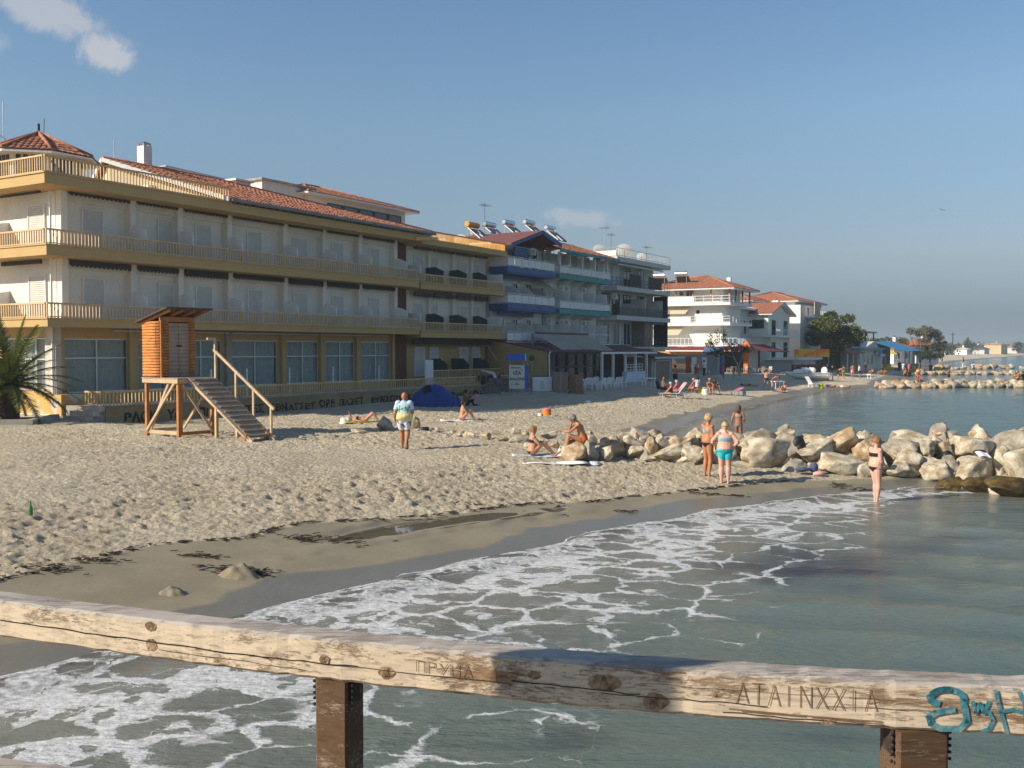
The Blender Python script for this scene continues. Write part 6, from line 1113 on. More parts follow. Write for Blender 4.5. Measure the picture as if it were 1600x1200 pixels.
bk = thing('clothes_bundle', 'striped and pink clothes heaped at the foot of the boulders', 'clothes', (8.75, 28.75, .3), .2); M().ell((-.3, .1, .18), (.3, .14, .05), 10, 5).ell((.05, .1, .22), (.14, .12, .16), 10, 6).obj('dark_clothes', pm('navy_print', (.08, .10, .18), .9, .6, 20), bk, smooth=True); M().ell((.12, -.08, .06), (.2, .12, .07), 10, 5).obj('pink_cloth', pm('pale_pink', (.62, .36, .34), .9), bk, smooth=True)
# loungers
def lounger(lab, x, y, rz, frame, cloth, up=.9):
    t = thing('sun_lounger', lab, 'sun lounger', (x, y, ground(x, y) - .01), rz); M().beam((-.95, -.3, .32), (.35, -.3, .32), .04, .05).beam((-.95, .3, .32), (.35, .3, .32), .04, .05).beam((.35, -.3, .32), (.95, -.3, .32 + up), .04, .05).beam((.35, .3, .32), (.95, .3, .32 + up), .04, .05).obj('frame', frame, t)
    for a in (-.75, .25, .85):
        for b in (-.3, .3): M().beam((a, b, 0), (a - .12, b, .33), .035, .035).obj('leg', frame, t)
    m = M().sheet(lambda a, b: (-.95 + 1.3 * a, -.28 + .56 * b, .35 + .01 * math.sin(a * 20)), 10, 2).sheet(lambda a, b: (.35 + .6 * a, -.28 + .56 * b, .35 + up * a), 6, 2); m.obj('cushion', cloth, t); return t
RSTR = pm('red_canvas_bed', (.55, .13, .09), .8, .3, 4, col2=(.7, .5, .4)); PINKB = pm('pink_canvas_bed', (.60, .11, .24), .8, .15, 3)
lounger('red striped sun lounger with raised back nearest the shed', 11.3, 70.0, .15, WHITEP, RSTR, .75); lounger('flat pink sun lounger at the end of the group', 17.1, 77.6, .25, ALU, PINKB, .25); lounger('pink sun lounger under the group with the yellow bag', 14.8, 77.0, .2, ALU, PINKB, .1)
bag('beach_bag', 'yellow beach bag held up in the group on the pink loungers', 'bag', 14.6, 76.7, .8, .5, .5, pm('yellow_bag', (.70, .42, .01), .7), None, False); bag('carrier_bag', 'white carrier bag in front of the pink loungers', 'bag', 14.75, 75.9, .55, .4, .45, WHITEP); bag('beach_bag', 'striped white and blue bag at the end of the pink lounger', 'bag', 18.2, 77.9, .35, .3, .4, TW_B); bag('beach_ball', 'lime green beach bag by the white deck chair', 'bag', 30.2, 97.4, .7, .5, .45, pm('lime_bag', (.35, .55, .02), .7), None, False)
fc = thing('folding_chair', 'dark blue folding chair of the man by the shed', 'chair', (11.05, 72.6, ground(11.05, 72.6)), .4); M().beam((-.2, .3, .4), (-.3, .4, 1.0), .5, .03, up=(1, 0, 0)).obj('backrest', pm('navy_canvas', (.02, .03, .09), .8), fc); M().box(-.25, .3, -.28, .28, .38, .41).obj('seat', MATS['navy_canvas'], fc)
for a in (-.22, .26):
    for b in (-.25, .25): M().beam((a, b, 0), (-a * .4, b, .4), .03, .03).obj('leg', METAL, fc)
dc = thing('deck_chair', 'white plastic deck chair facing the second bay', 'chair', (29.15, 97.2, ground(29.15, 97.2)), .3); M().beam((.1, 0, .35), (-.4, 0, 1.05), .7, .05, up=(1, 0, 1)).obj('backrest', MATS['white_plastic'], dc); M().box(-.05, .75, -.34, .34, .33, .38).obj('seat', MATS['white_plastic'], dc)
for a in (0, .65):
    for b in (-.3, .3): M().box(a, a + .06, b - .03, b + .03, 0, .33).obj('leg', MATS['white_plastic'], dc)
for i, (x, y, lab) in enumerate(((24.3, 91.0, 'white plastic table beside the man with raised arms'), (44.0, 121.6, 'white plastic table behind the crowd by the pedal boat'), (10.9, 79.5, 'small grey table in the shade behind the red lounger'))):
    t = thing('plastic_table', lab, 'table', (x, y, ground(x, y)), .3); M().box(-.5, .5, -.4, .4, .62, .7).obj('table_top', MATS['white_plastic'], t)
    for a in (-.4, .4):
        for b in (-.3, .3): M().box(a, a + .06, b, b + .06, 0, .62).obj('leg', MATS['white_plastic'], t)
# pedal boat with kiosk flag
BO = thing('pedal_boat', 'white pedal boat drawn up on the sand under the tree', 'boat', (31.9, 107.5, .78), .06); hm = M()
for i in range(13):
    s = i / 12; w = .95 * (min(1, (s + .05) * 2.6) ** .6); x = -2.4 + 4.6 * s; sh2 = .45 * (1 - min(1, s * 2.2)) ** 2; hm.v += [(x, -w, .62 + sh2 * .4), (x, -w * .72, .1 + sh2), (x, 0, 0 + sh2), (x, w * .72, .1 + sh2), (x, w, .62 + sh2 * .4), (x, 0, .70 + sh2 * .3)]
for i in range(12):
    for j in range(6): hm.f.append((i * 6 + j, i * 6 + (j + 1) % 6, (i + 1) * 6 + (j + 1) % 6, (i + 1) * 6 + j))
hm.f += [(0, 1, 2, 3, 4, 5), tuple(72 + j for j in (5, 4, 3, 2, 1, 0))]; hm.obj('hull', pm('gelcoat', (.80, .80, .77), .25, .04), BO, smooth=True); M().beam((-2.0, -.99, .58), (2.2, -.97, .58), .02, .06).obj('rubbing_strip', GUT, BO)
for x in (-.3, .5): M().ell((x, -.4, .95), (.3, .35, .3), 10, 6).ell((x, .4, .95), (.3, .35, .3), 10, 6).obj('seat', pm('gelcoat', (.8, .8, .77)), BO, smooth=True)
M().ell((-.9, 0, .8), (.7, .6, .25), 10, 6).ell((1.9, 0, .85), (.3, .7, .45), 10, 6).obj('fairing', MATS['gelcoat'], BO, smooth=True); M().tube([(-.5, 0, .9), (-.7, 0, 1.25)], .04, 6).obj('steering', pm('amber_plastic', (.6, .3, .02), .5), BO)
KI = thing('sign_stand', 'yellow and orange banner stand over the sand beside the pedal boat', 'banner', (38.4, 127.5, .9), .05); M().box(-2.3, 2.3, -.03, .03, 2.1, 3.1).obj('banner', pm('yellow_banner', (.75, .42, .02), .6, .1, .9, col2=(.72, .16, .02), thr=(.5, .56)), KI)
for x in (-2.2, 2.15): M().box(x, x + .07, .04, .1, 0, 3.1).obj('post', METAL, KI)
M().box(-2.3, 2.3, .5, 1.0, 0, 1.1).obj('counter', BROWN, KI)
wt = thing('lifeguard_tower', 'small distant orange lifeguard tower on the far beach', 'lifeguard tower', (103.5, 246, .9), .4); M().box(-.8, .8, -.8, .8, 2, 4.4).obj('cabin', PINE, wt)
for x in (-.75, .65):
    for y in (-.75, .65): M().box(x, x + .1, y, y + .1, 0, 2).obj('leg', PINED, wt)
M().prism([(-1, -1, 4.4), (1, -1, 4.4), (1, 1, 4.7), (-1, 1, 4.7)], (0, 0, .06)).obj('roof', BROWN, wt)
for i, (x, y, w, lab) in enumerate(((62.5, 166, 2.3, 'yellow pedal boat in front of the blue canopy'), (69.5, 173, 2.0, 'second yellow pedal boat right of the blue canopy'), (79, 185, 2.6, 'yellow pedal boat at the edge of the third bay'))):
    t = thing('pedal_boat', lab, 'boat', (x, y, ground(x, y)), .3); M().prism([(-w / 2, -.7, .5), (w / 2, -.7, .5), (w / 2 * .85, -.5, 0), (-w / 2 * .85, -.5, 0)], (0, 1.4, 0)).obj('hull', pm('yellow_hull', (.68, .45, .03), .5, .1), t); M().boxes((-.3, .5, -.5, .5, .5, 1.0)).obj('seat', MATS['yellow_hull'], t)
yt = thing('gazebo', 'yellow topped gazebo on the far beach', 'gazebo', (82.5, 217, .9), .3); M().lathe([(1.6, 2.0), (.1, 3.0)], (0, 0, 0), 6).obj('roof', pm('yellow_tent', (.72, .52, .1), .7), yt)
for k in range(6): M().box(1.5 * math.cos(k * 1.047) - .04, 1.5 * math.cos(k * 1.047) + .04, 1.5 * math.sin(k * 1.047) - .04, 1.5 * math.sin(k * 1.047) + .04, 0, 2).obj('post', WHITEP, yt)
gull = tag(M().ell((0, 0, 0), (.22, .07, .06), 8, 6).prism([(0, 0, .02), (.08, .5, .14), (-.04, .75, .05), (-.1, .4, .1)], (0, 0, .01)).prism([(0, 0, .02), (-.1, -.4, .1), (-.04, -.75, .05), (.08, -.5, .14)], (0, 0, .01)).obj('seagull', pm('dark_plumage', (.12, .12, .12), .8)), 'lone gull gliding in the open sky', 'gull'); gull.location = (62.2, 144.7, 24.1); gull.rotation_euler = (.3, 0, .4)
# ------------------------------------------------------------------ people
def skin(name, c): return pm(name, c, .5, .10, 5, .05, 40, col2=tuple(min(1, x * 1.12) for x in c), spec=.4)
SK_T = skin('tanned_skin', (.42, .175, .085)); SK_M = skin('warm_skin', (.50, .245, .145)); SK_P = skin('pale_pink_skin', (.60, .34, .25)); SK_D = skin('deep_tan_skin', (.33, .13, .06)); SK_S = skin('brown_skin', (.26, .12, .07))
def hairm(n, c): return pm(n, c, .6, .3, 30, .5, 90, stretch=(1, 1, .3))
HR_BL = hairm('blonde_hair', (.48, .33, .15)); HR_BR = hairm('brown_hair', (.10, .05, .025)); HR_DK = hairm('black_hair', (.02, .015, .012)); HR_GR = hairm('grey_hair', (.22, .19, .165)); HR_GI = hairm('ginger_hair', (.28, .12, .04)); HR_WH = hairm('white_hair', (.5, .47, .42))
def cloth(n, c, c2=None, sc=9, thr=(.48, .54)): return pm(n, c, .85, .06, sc, .1, 60, col2=c2, thr=thr)
STAND = dict(pel=(0, 0, .95), che=(0, -.01, 1.27), nek=(0, 0, 1.45), hed=(0, .02, 1.60), shL=(-.175, -.01, 1.40), elL=(-.225, -.04, 1.13), wrL=(-.225, .05, .89), shR=(.175, -.01, 1.40), elR=(.225, -.04, 1.13), wrR=(.225, .05, .89),
             hiL=(-.085, 0, .92), knL=(-.095, .02, .50), anL=(-.095, -.02, .08), toL=(-.115, .15, .03), hiR=(.085, 0, .92), knR=(.095, .02, .50), anR=(.095, -.02, .08), toR=(.115, .15, .03))
def pose(**kw): p = dict(STAND); p.update(kw); return p
WALK = pose(knL=(-.09, .10, .52), anL=(-.08, .12, .09), toL=(-.08, .29, .03), knR=(.10, .06, .51), anR=(.11, -.26, .26), toR=(.12, -.28, .08), elL=(-.26, -.12, 1.14), wrL=(-.27, -.04, .90), elR=(.26, -.02, 1.15), wrR=(.2, .2, 1.05))
HANDSHIP = pose(elL=(-.37, -.10, 1.20), wrL=(-.18, .04, 1.03), elR=(.37, -.10, 1.20), wrR=(.18, .05, 1.02))
ARMSUP = pose(elL=(-.38, .05, 1.62), wrL=(-.14, -.02, 1.78), elR=(.38, .05, 1.62), wrR=(.14, -.02, 1.78), knL=(-.13, .02, .5), anL=(-.16, -.02, .08), toL=(-.2, .13, .03), knR=(.13, .02, .5), anR=(.16, -.02, .08), toR=(.2, .13, .03))
WAVE = pose(elR=(.3, .16, 1.25), wrR=(.12, .26, 1.50), elL=(-.25, .1, 1.16), wrL=(-.22, .32, 1.08))
BEND = pose(pel=(0, -.05, .92), che=(0, .22, 1.12), nek=(0, .38, 1.18), hed=(0, .52, 1.16), shL=(-.17, .33, 1.16), elL=(-.2, .42, .88), wrL=(-.17, .5, .63), shR=(.17, .33, 1.16), elR=(.2, .42, .88), wrR=(.17, .5, .63), hiL=(-.085, -.05, .90), hiR=(.085, -.05, .90))
def sitting(knee=.45, foot=.62, lean=-.12, h=0.12, arms='knees'):
    s = dict(pel=(0, 0, h), che=(0, lean * .6, h + .33), nek=(0, lean * .7, h + .52), hed=(0, lean * .5 + .03, h + .67), shL=(-.175, lean * .7, h + .47), shR=(.175, lean * .7, h + .47), hiL=(-.09, .02, h), hiR=(.09, .02, h), knL=(-.13, .34, h + knee), knR=(.13, .34, h + knee), anL=(-.12, foot, .08), anR=(.12, foot, .08), toL=(-.13, foot + .17, .05), toR=(.13, foot + .17, .05))
    if arms == 'knees': s.update(elL=(-.24, lean * .4 + .18, h + .24), wrL=(-.12, .38, h + knee - .02), elR=(.24, lean * .4 + .18, h + .24), wrR=(.12, .38, h + knee - .02))
    else: s.update(elL=(-.26, lean * .7 - .12, h + .24), wrL=(-.25, lean - .18, h - .02), elR=(.26, lean * .7 - .12, h + .24), wrR=(.25, lean - .18, h - .02))
    return s
LEGSOUT = sitting(.14, .82, -.1, .12, 'back'); SITK = sitting(); SITK2 = sitting(.36, .55, .06, .12)
CHAIRSIT = dict(sitting(.06, .5, -.05, .46), anL=(-.12, .46, .08), anR=(.12, .46, .08), toL=(-.13, .62, .04), toR=(.13, .62, .04))
ROCKSIT = dict(pel=(0, 0, .50), che=(0, .10, .80), nek=(0, .19, .98), hed=(0, .30, 1.08), shL=(-.17, .15, .93), shR=(.17, .15, .93), elL=(-.2, .40, .72), wrL=(-.1, .62, .74), elR=(.2, .40, .74), wrR=(.08, .33, .98), hiL=(-.09, .02, .48), hiR=(.09, .02, .48), knL=(-.14, .42, .62), anL=(-.13, .5, .2), toL=(-.13, .66, .14), knR=(.12, .38, .36), anR=(.12, .78, .04), toR=(.12, .94, .02))
def lying(knees=0.0, arm_up=False):
    s = dict(pel=(0, 0, .12), che=(0, -.33, .13), nek=(0, -.52, .14), hed=(0, -.67, .15), shL=(-.18, -.46, .12), shR=(.18, -.46, .12), elL=(-.27, -.2, .08), wrL=(-.26, .05, .07), elR=(.27, -.2, .08), wrR=(.26, .05, .07), hiL=(-.09, .02, .12), hiR=(.09, .02, .12), knL=(-.11, .45, .10), knR=(.11, .45, .10), anL=(-.11, .86, .07), anR=(.11, .86, .07), toL=(-.13, .92, .2), toR=(.13, .92, .2))
    if knees: s.update(knL=(-.1, .33, knees), knR=(.1, .36, knees * .92), anL=(-.1, .55, .07), anR=(.1, .62, .07), toL=(-.1, .7, .05), toR=(.1, .77, .05))
    if arm_up: s.update(elL=(-.26, -.62, .22), wrL=(-.22, -.72, .46))
    return s
def rings(m, secs, n=14):
    """closed loft through elliptical sections (centre, axis a, axis b)"""
    o = len(m.v)
    for c, a, b in secs:
        for j in range(n): t = 2 * math.pi * j / n; m.v.append(tuple(c + a * math.cos(t) + b * math.sin(t)))
    for i in range(len(secs) - 1):
        for j in range(n): m.f.append((o + i * n + j, o + i * n + (j + 1) % n, o + (i + 1) * n + (j + 1) % n, o + (i + 1) * n + j))
    m.f.append(tuple(o + j for j in range(n))[::-1]); e = o + (len(secs) - 1) * n; m.f.append(tuple(e + j for j in range(n)))
def person(label, xy, rz, P, height=1.7, build=1.0, belly=0.0, bust=0.0, sk=None, hair=None, hairlen=0.0, wear=(), z=None, detail=1, bald=False, bun=False, group=None, prints=()):
    """one person: joints P (metres, facing +y) -> one continuous body mesh; clothes and hair are children cut from the body surface"""
    J = {k: Vector(v) for k, v in P.items()}; m = M(); k = build
    lat = (J['shR'] - J['shL']).normalized(); hlat = (J['hiR'] - J['hiL']).normalized(); up = (J['nek'] - J['pel']).normalized(); fw = (lat.cross(up) * -1).normalized()
    if fw.dot(lat.cross(up)) > 0: fw = -fw
    fw = up.cross(lat).normalized()
    def sec(c, l, w, d): return (c, l * w, (up.cross(l)).normalized() * d)
    pel, che, nek = J['pel'], J['che'], J['nek']; crotch = pel - up * .09; wst = pel.lerp(che, .5)
    rings(m, [sec(crotch, hlat, .10 * k, .085 * k), sec(pel - up * .02, hlat, .172 * k, .118 * k), sec(pel + up * .06, hlat, .165 * k, .118 * k + belly * .05), sec(wst + fw * belly * .04, (hlat + lat).normalized(), .140 * k + belly * .06, .102 * k + belly * .07), sec(pel.lerp(che, .8) + fw * (.01 + bust * .02), lat, .152 * k + belly * .02, .108 * k + bust * .02), sec(che + up * .03 + fw * bust * .025, lat, .165 * k, .112 * k + bust * .03), sec(che.lerp(nek, .62), lat, .165 * k, .092 * k), sec(nek - up * .02, lat, .075 * k, .062 * k), sec(nek + up * .03, lat, .055, .055)])
    if bust:
        for s in (-1, 1): m.ell(che + up * .0 + fw * (.085 * k) + lat * s * .075, (.062 * bust + .02, .062 * bust + .02, .06 * bust + .02), 8, 6)
    segs = {'torso': (crotch, nek, .15 * k), 'head': (nek + up * .04, J['hed'], .11)}
    def limb(name, pts, rs): m.tube(pts, rs, 10)
    for s in 'LR':
        sh, el, wr, hi, kn, an, to = (J[x + s] for x in ('sh', 'el', 'wr', 'hi', 'kn', 'an', 'to'))
        m.ell(sh, (.062 * k, .06 * k, .06 * k), 10, 7)
        limb('ua', [sh, sh.lerp(el, .35), sh.lerp(el, .8), el], [.050 * k, .050 * k, .041 * k, .038 * k]); limb('fa', [el, el.lerp(wr, .3), el.lerp(wr, .8), wr], [.039 * k, .041 * k, .029 * k, .025])
        hd = (wr - el).normalized(); pc = wr + hd * .05; sd = hd.cross(Vector((.3, .2, 1))).normalized(); nn = hd.cross(sd)
        rings(m, [(wr - hd * .01, sd * .026, nn * .02), (wr + hd * .04, sd * .040, nn * .016), (wr + hd * .09, sd * .040, nn * .013)], 8)
        limb('th', [hi + (hi - kn).normalized() * .02, hi.lerp(kn, .25), hi.lerp(kn, .7), kn], [.088 * k, .088 * k, .064 * k, .055 * k]); limb('sh', [kn, kn.lerp(an, .28), kn.lerp(an, .75), an], [.054 * k, .058 * k, .038 * k, .035])
        fd = (to - an); heel = an + (an - kn).normalized() * .05 - fd.normalized() * .03; rings(m, [(heel, hlat * .03, (an - kn).normalized() * .028), (heel.lerp(to, .35), hlat * .037, (an - kn).normalized() * .034), (heel.lerp(to, .75), hlat * .045, (an - kn).normalized() * .022), (to, hlat * .034, (an - kn).normalized() * .014)], 10); m.ell(an + (an - kn).normalized() * .02, (.036, .036, .036), 8, 6)
        segs['uarm' + s] = (sh, el, .045 * k); segs['farm' + s] = (el, wr, .035); segs['hand' + s] = (wr, wr + hd * .15, .03); segs['thigh' + s] = (hi, kn, .075 * k); segs['shin' + s] = (kn, an, .045 * k); segs['foot' + s] = (heel, to, .035)
    hc = J['hed']; hu = (hc - nek).normalized(); hf = (fw - hu * fw.dot(hu)).normalized(); 
    hl = hf.cross(hu).normalized(); hm_ = Matrix((hl, hf, hu)).transposed()
    m.tube([nek - hu * .03, nek + hu * .06, hc - hu * .03], [.058, .052, .05], 10); m.ell(hc + hu * .03, (.082, .102, .106), 14, 10, hm_); m.ell(hc - hu * .045 + hf * .022, (.064, .072, .070), 12, 8, hm_)
    m.ell(hc + hf * .100 - hu * .012, (.013, .02, .022), 6, 5, hm_)
    for s in (-1, 1): m.ell(hc + hl * s * .083 - hu * .008 - hf * .005, (.012, .02, .03), 6, 5, hm_)
    # continuous surface
    me0 = m.mesh('body_raw'); ob = bpy.data.objects.new('body_raw', me0); C.objects.link(ob); rm = ob.modifiers.new('r', 'REMESH'); rm.mode = 'VOXEL'; rm.voxel_size = (.0135, .019, .030)[2 - detail]; rm.use_smooth_shade = True
    sm = ob.modifiers.new('s', 'SMOOTH'); sm.factor = .5; sm.iterations = 3 if detail else 1
    dg = bpy.context.evaluated_depsgraph_get(); me = bpy.data.meshes.new_from_object(ob.evaluated_get(dg)); bpy.data.objects.remove(ob); bpy.data.meshes.remove(me0); me.name = 'body'
    nv = len(me.vertices); co = np.empty(nv * 3, np.float32); me.vertices.foreach_get('co', co); co = co.reshape(-1, 3); no = np.empty(nv * 3, np.float32); me.vertices.foreach_get('normal', no); no = no.reshape(-1, 3)
    names = list(segs); D = []; Tt = []
    for nme in names:
        a, b, r = segs[nme]; a, b = np.array(a), np.array(b); ab = b - a; t = ((co - a) @ ab) / (ab @ ab); tc = np.clip(t, 0, 1); D.append(np.linalg.norm(co - (a + tc[:, None] * ab), axis=1) - r); Tt.append(t)
    D = np.array(D); Tt = np.array(Tt); own = D.argmin(0); T = Tt[own, np.arange(nv)]
    lens = np.array([p.loop_total for p in me.polygons]); assert (lens == 4).all() or True
    if detail == 2:        # five separate fingers on each hand
        bmf = M()
        for s in 'LR':
            el, wr = J['el' + s], J['wr' + s]; hd = (wr - el).normalized(); sd = hd.cross(Vector((.3, .2, 1))).normalized(); nn = hd.cross(sd)
            for f, (off, ln) in enumerate(((-.028, .065), (-.009, .078), (.010, .074), (.028, .058))): b0 = wr + hd * .085 + sd * off; bmf.tube([b0, b0 + hd * ln * .5 + nn * .008, b0 + hd * ln * .95 + nn * .026], [.0095, .009, .006], 6)
            b0 = wr + hd * .03 - sd * .032; bmf.tube([b0, b0 + hd * .035 - sd * .022, b0 + hd * .068 - sd * .024], [.012, .011, .008], 6)
        fm = bmf.mesh('fingers', True); bb = bmesh.new(); bb.from_mesh(me); bb.from_mesh(fm); bb.to_mesh(me); bb.free(); bpy.data.meshes.remove(fm)
    me.polygons.foreach_set('use_smooth', [True] * len(me.polygons)); me.materials.append(sk)
    t = thing('person', label, 'person', (xy[0], xy[1], (ground(*xy) if z is None else z) - .015), rz, group); sc = height / 1.70; t.scale = (sc, sc, sc)
    body = link('body', me, t)
    polys = [tuple(p.vertices) for p in me.polygons if max(p.vertices) < nv]
    idx = {n_: i for i, n_ in enumerate(names)}
    def cut(name, sel, off, mat):
        keep = [f for f in polys if all(sel[v] for v in f)]
        if not keep: return
        used = sorted({v for f in keep for v in f}); mp_ = {v: i for i, v in enumerate(used)}; offs = off if np.ndim(off) else np.full(nv, off)
        mm = bpy.data.meshes.new(name); mm.from_pydata([tuple(co[v] + no[v] * offs[v]) for v in used], [], [tuple(mp_[v] for v in f) for f in keep]); mm.update(); mm.polygons.foreach_set('use_smooth', [True] * len(mm.polygons)); mm.materials.append(mat); o = link(name, mm, t); return o
    for name, mat, regs, off in wear:
        sel = np.zeros(nv, bool)
        for rg, a, b in regs:
            for nme in ([rg] if rg in idx else [rg + 'L', rg + 'R']): sel |= (own == idx[nme]) & (T >= a) & (T <= b)
        if name == 'bikini_bottom': hh_ = (co - np.array(crotch)) @ np.array(up); ax_ = np.abs((co - np.array(pel)) @ np.array(hlat)); sel &= hh_ > (ax_ - .05) * (.75 if mat is not CT else .45) - .01
        cut(name, sel, off, mat)
    for name, mat, fn, off in prints: cut(name, fn(co, no) & (own == idx['torso']), off, mat)
    hv = co - np.array(hc); hz_ = hv @ np.array(hu); hy_ = hv @ np.array(hf); hx_ = hv @ np.array(hl); onhead = (own == idx['head'])
    if detail:          # eyes, brows and mouth
        fe = M()
        for s in (-1, 1): fe.ell(hc + hl * s * .034 + hf * .093 + hu * .014, (.010, .006, .006), 6, 4, hm_); fe.ell(hc + hl * s * .034 + hf * .098 + hu * .034, (.018, .005, .004), 6, 4, hm_)
        fe.obj('eyes_and_brows', pm('dark_eye', (.03, .02, .015), .4), t); M().ell(hc + hf * .091 - hu * .06, (.022, .008, .006), 8, 4, hm_).obj('mouth', pm('lip', (.35, .10, .08), .5), t)
    if hair and not bald:
        sel = onhead & ((hz_ > .045) | ((hy_ < .02) & (hz_ > -.055 - hairlen)) | ((hy_ < .05) & (hz_ > .02))) & ~((hy_ > .07) & (hz_ < .075)); rough = np.array([.026 + .016 * mnoise.noise(Vector(co[v]) * 28) for v in range(nv)]); cut('hair', sel, rough, hair)
        if hairlen > .05: rings_m = M(); rings(rings_m, [(hc + hu * .02 - hf * .05, hl * .085, hf * .06), (hc - hu * .06 - hf * .065, hl * .092, hf * .045), (hc - hu * (.06 + hairlen) - hf * .07, hl * .07, hf * .03)], 12); rings_m.obj('hair_length', hair, t, smooth=True)
        if bun: M().ell(hc + hu * .09 - hf * .085, (.045, .045, .04), 10, 7).obj('hair_bun', hair, t, smooth=True)
    elif bald: sel = onhead & (hy_ < -.01) & (hz_ < .03) & (hz_ > -.06); cut('hair', sel, .004, HR_GR)
    return t
BRIEF = lambda m: ('swim_briefs', m, [('torso', -.5, .30), ('thigh', -.3, .10)], .006)
BIKB = lambda m: ('bikini_bottom', m, [('torso', -.5, .19), ('thigh', -.3, -.05)], .006); BIKF = lambda m: ('swim_briefs', m, [('torso', -.5, .24), ('thigh', -.3, .05)], .006)
BIKT = lambda m: ('bikini_top', m, [('torso', .62, .80)], .008)
ONEP = lambda m: ('swimsuit', m, [('torso', -.5, .84), ('thigh', -.3, .03)], .006)
SHORT = lambda m: ('shorts', m, [('torso', -.5, .33), ('thigh', -.3, .72)], .022)
SHIRT = lambda m: ('shirt', m, [('torso', .12, 1.06), ('uarm', -2, .80), ('head', -2, -.1)], .024)
TROU = lambda m: ('trousers', m, [('torso', -.5, .33), ('thigh', -.3, 1.2), ('shin', -.2, .95)], .016)
CK = cloth('black_swimwear', (.015, .015, .018)); CT = cloth('turquoise_swimwear', (.02, .46, .52)); CO = cloth('orange_swimwear', (.75, .16, .03)); CN = cloth('navy_swimwear', (.02, .03, .08)); CP = cloth('pink_swimwear', (.65, .13, .25)); CW = cloth('white_cotton', (.75, .76, .77)); CR = cloth('red_cotton', (.55, .04, .03)); CGN = cloth('green_swimwear', (.08, .35, .04)); CGY = cloth('grey_print_swimwear', (.35, .38, .38), (.10, .12, .12), 25); CBG = cloth('pale_blue_swimwear', (.25, .42, .52)); CBL = cloth('blue_cotton', (.05, .10, .3))
FLOR = cloth('floral_shorts', (.70, .72, .74), (.03, .06, .18), 7, (.56, .60)); PALMS = cloth('palm_print_shirt', (.46, .58, .68), (.44, .56, .67), 2)
# the walking man: printed shirt, yellow towel round the waist, flip flops
def Yaw(d): return R(d)
def palm_mask(co, no):
    o = np.zeros(len(co), bool)
    for cx, cz in ((-.11, 1.235), (.12, 1.225)):
        dx, dz = co[:, 0] - cx, co[:, 2] - cz; r = np.hypot(dx, dz); th = np.arctan2(dz, dx); o |= (r < .035) | ((r < .115) & (np.cos(5 * th + cx * 9) > -.15) & (dz > -.06)) | ((np.abs(dx) < .02) & (dz < 0) & (dz > -.12))
    return o & (no[:, 1] < -.2)
wm = person('bald man from behind in a pale blue palm shirt and floral shorts, walking', (-3.45, 31.8), Yaw(-4), WALK, 1.80, 1.38, .9, sk=SK_T, hair=HR_GR, bald=True, detail=2, prints=[('palm_print', cloth('green_print', (.05, .33, .06)), palm_mask, .0265)], wear=[SHIRT(PALMS), SHORT(FLOR), ('waist_towel', cloth('yellow_towel', (.72, .58, .24)), [('torso', .14, .44)], .042)])
for s, (a, b) in ((-1, (WALK['anL'], WALK['toL'])), (1, (WALK['anR'], WALK['toR']))):
    a, b = Vector(a), Vector(b); d = (b - a).normalized(); nrm = Vector((1, 0, 0)).cross(d).normalized(); M().beam(a - d * .07 - nrm * .075 * (1 if nrm.z > 0 else -1), b + d * .03 - nrm * .028 * (1 if nrm.z > 0 else -1), .10, .018, up=tuple(nrm)).obj('flip_flop', BLACK, wm)
person('reclining sunbather in a black bikini with knees up on the lime towel', (-6.35, 42.9), R(-84), lying(.46, True), 1.65, 1.0, sk=SK_M, hair=HR_WH, hairlen=.02, bust=.7, wear=[BIKB(CK), BIKT(CK)], detail=1, z=ground(-6.35, 42.9) + .05)
person('dark haired woman in a swimsuit seated on the white towel in front of the tent', (-2.2, 43.6), R(-78), SITK2, 1.66, .98, sk=SK_M, hair=HR_DK, hairlen=.02, bust=.8, wear=[BIKB(cloth('violet_swimwear', (.2, .1, .16)))], z=ground(-2.2, 43.6) + .04)
person('dark haired person sitting in the shade beside the tent door', (-2.55, 55.3), R(-70), SITK, 1.7, 1, sk=SK_S, hair=HR_DK, wear=[SHORT(CK)], detail=1); person('person in a pale top sitting in the shade furthest from the tent', (-2.05, 55.4), R(60), SITK, 1.65, .95, sk=SK_S, hair=HR_DK, wear=[SHIRT(cloth('dusty_pink_top', (.4, .3, .29))), SHORT(CK)], detail=1)
person('woman in a black bikini hugging her knees on the blue striped towel', (.62, 30.45), R(-80), sitting(.30, .66, .02, .12), 1.64, 1.2, sk=SK_M, hair=HR_GI, hairlen=.01, bust=1, belly=.4, wear=[BIKB(CK), BIKT(CK)], detail=2, z=ground(.62, 30.45) + .05)
person('tanned grey haired man in orange trunks seated on a boulder', (2.15, 29.8), R(88), ROCKSIT, 1.80, 1.05, .2, sk=SK_T, hair=HR_GR, wear=[BRIEF(CO)], detail=2, z=ground(2.15, 29.8) + .12)
person('tall tanned woman with a blonde bun standing in profile by the boulders', (5.52, 27.98), R(-62), pose(elL=(-.22, .06, 1.14), wrL=(-.12, .16, .96), elR=(.22, .0, 1.13), wrR=(.17, .12, .90)), 1.75, 1.16, .5, .7, SK_T, HR_BL, 0, [BIKB(CK), BIKT(CGY)], detail=2, bun=True)
person('blonde woman in turquoise bikini bottoms with hands on hips', (5.87, 27.35), R(-12), HANDSHIP, 1.66, 1.40, .6, .9, SK_P, HR_BL, .03, [BIKF(CT), BIKT(CBG), ('strap', CBG, [('uarmR', -.6, -.05)], .006)], detail=2)
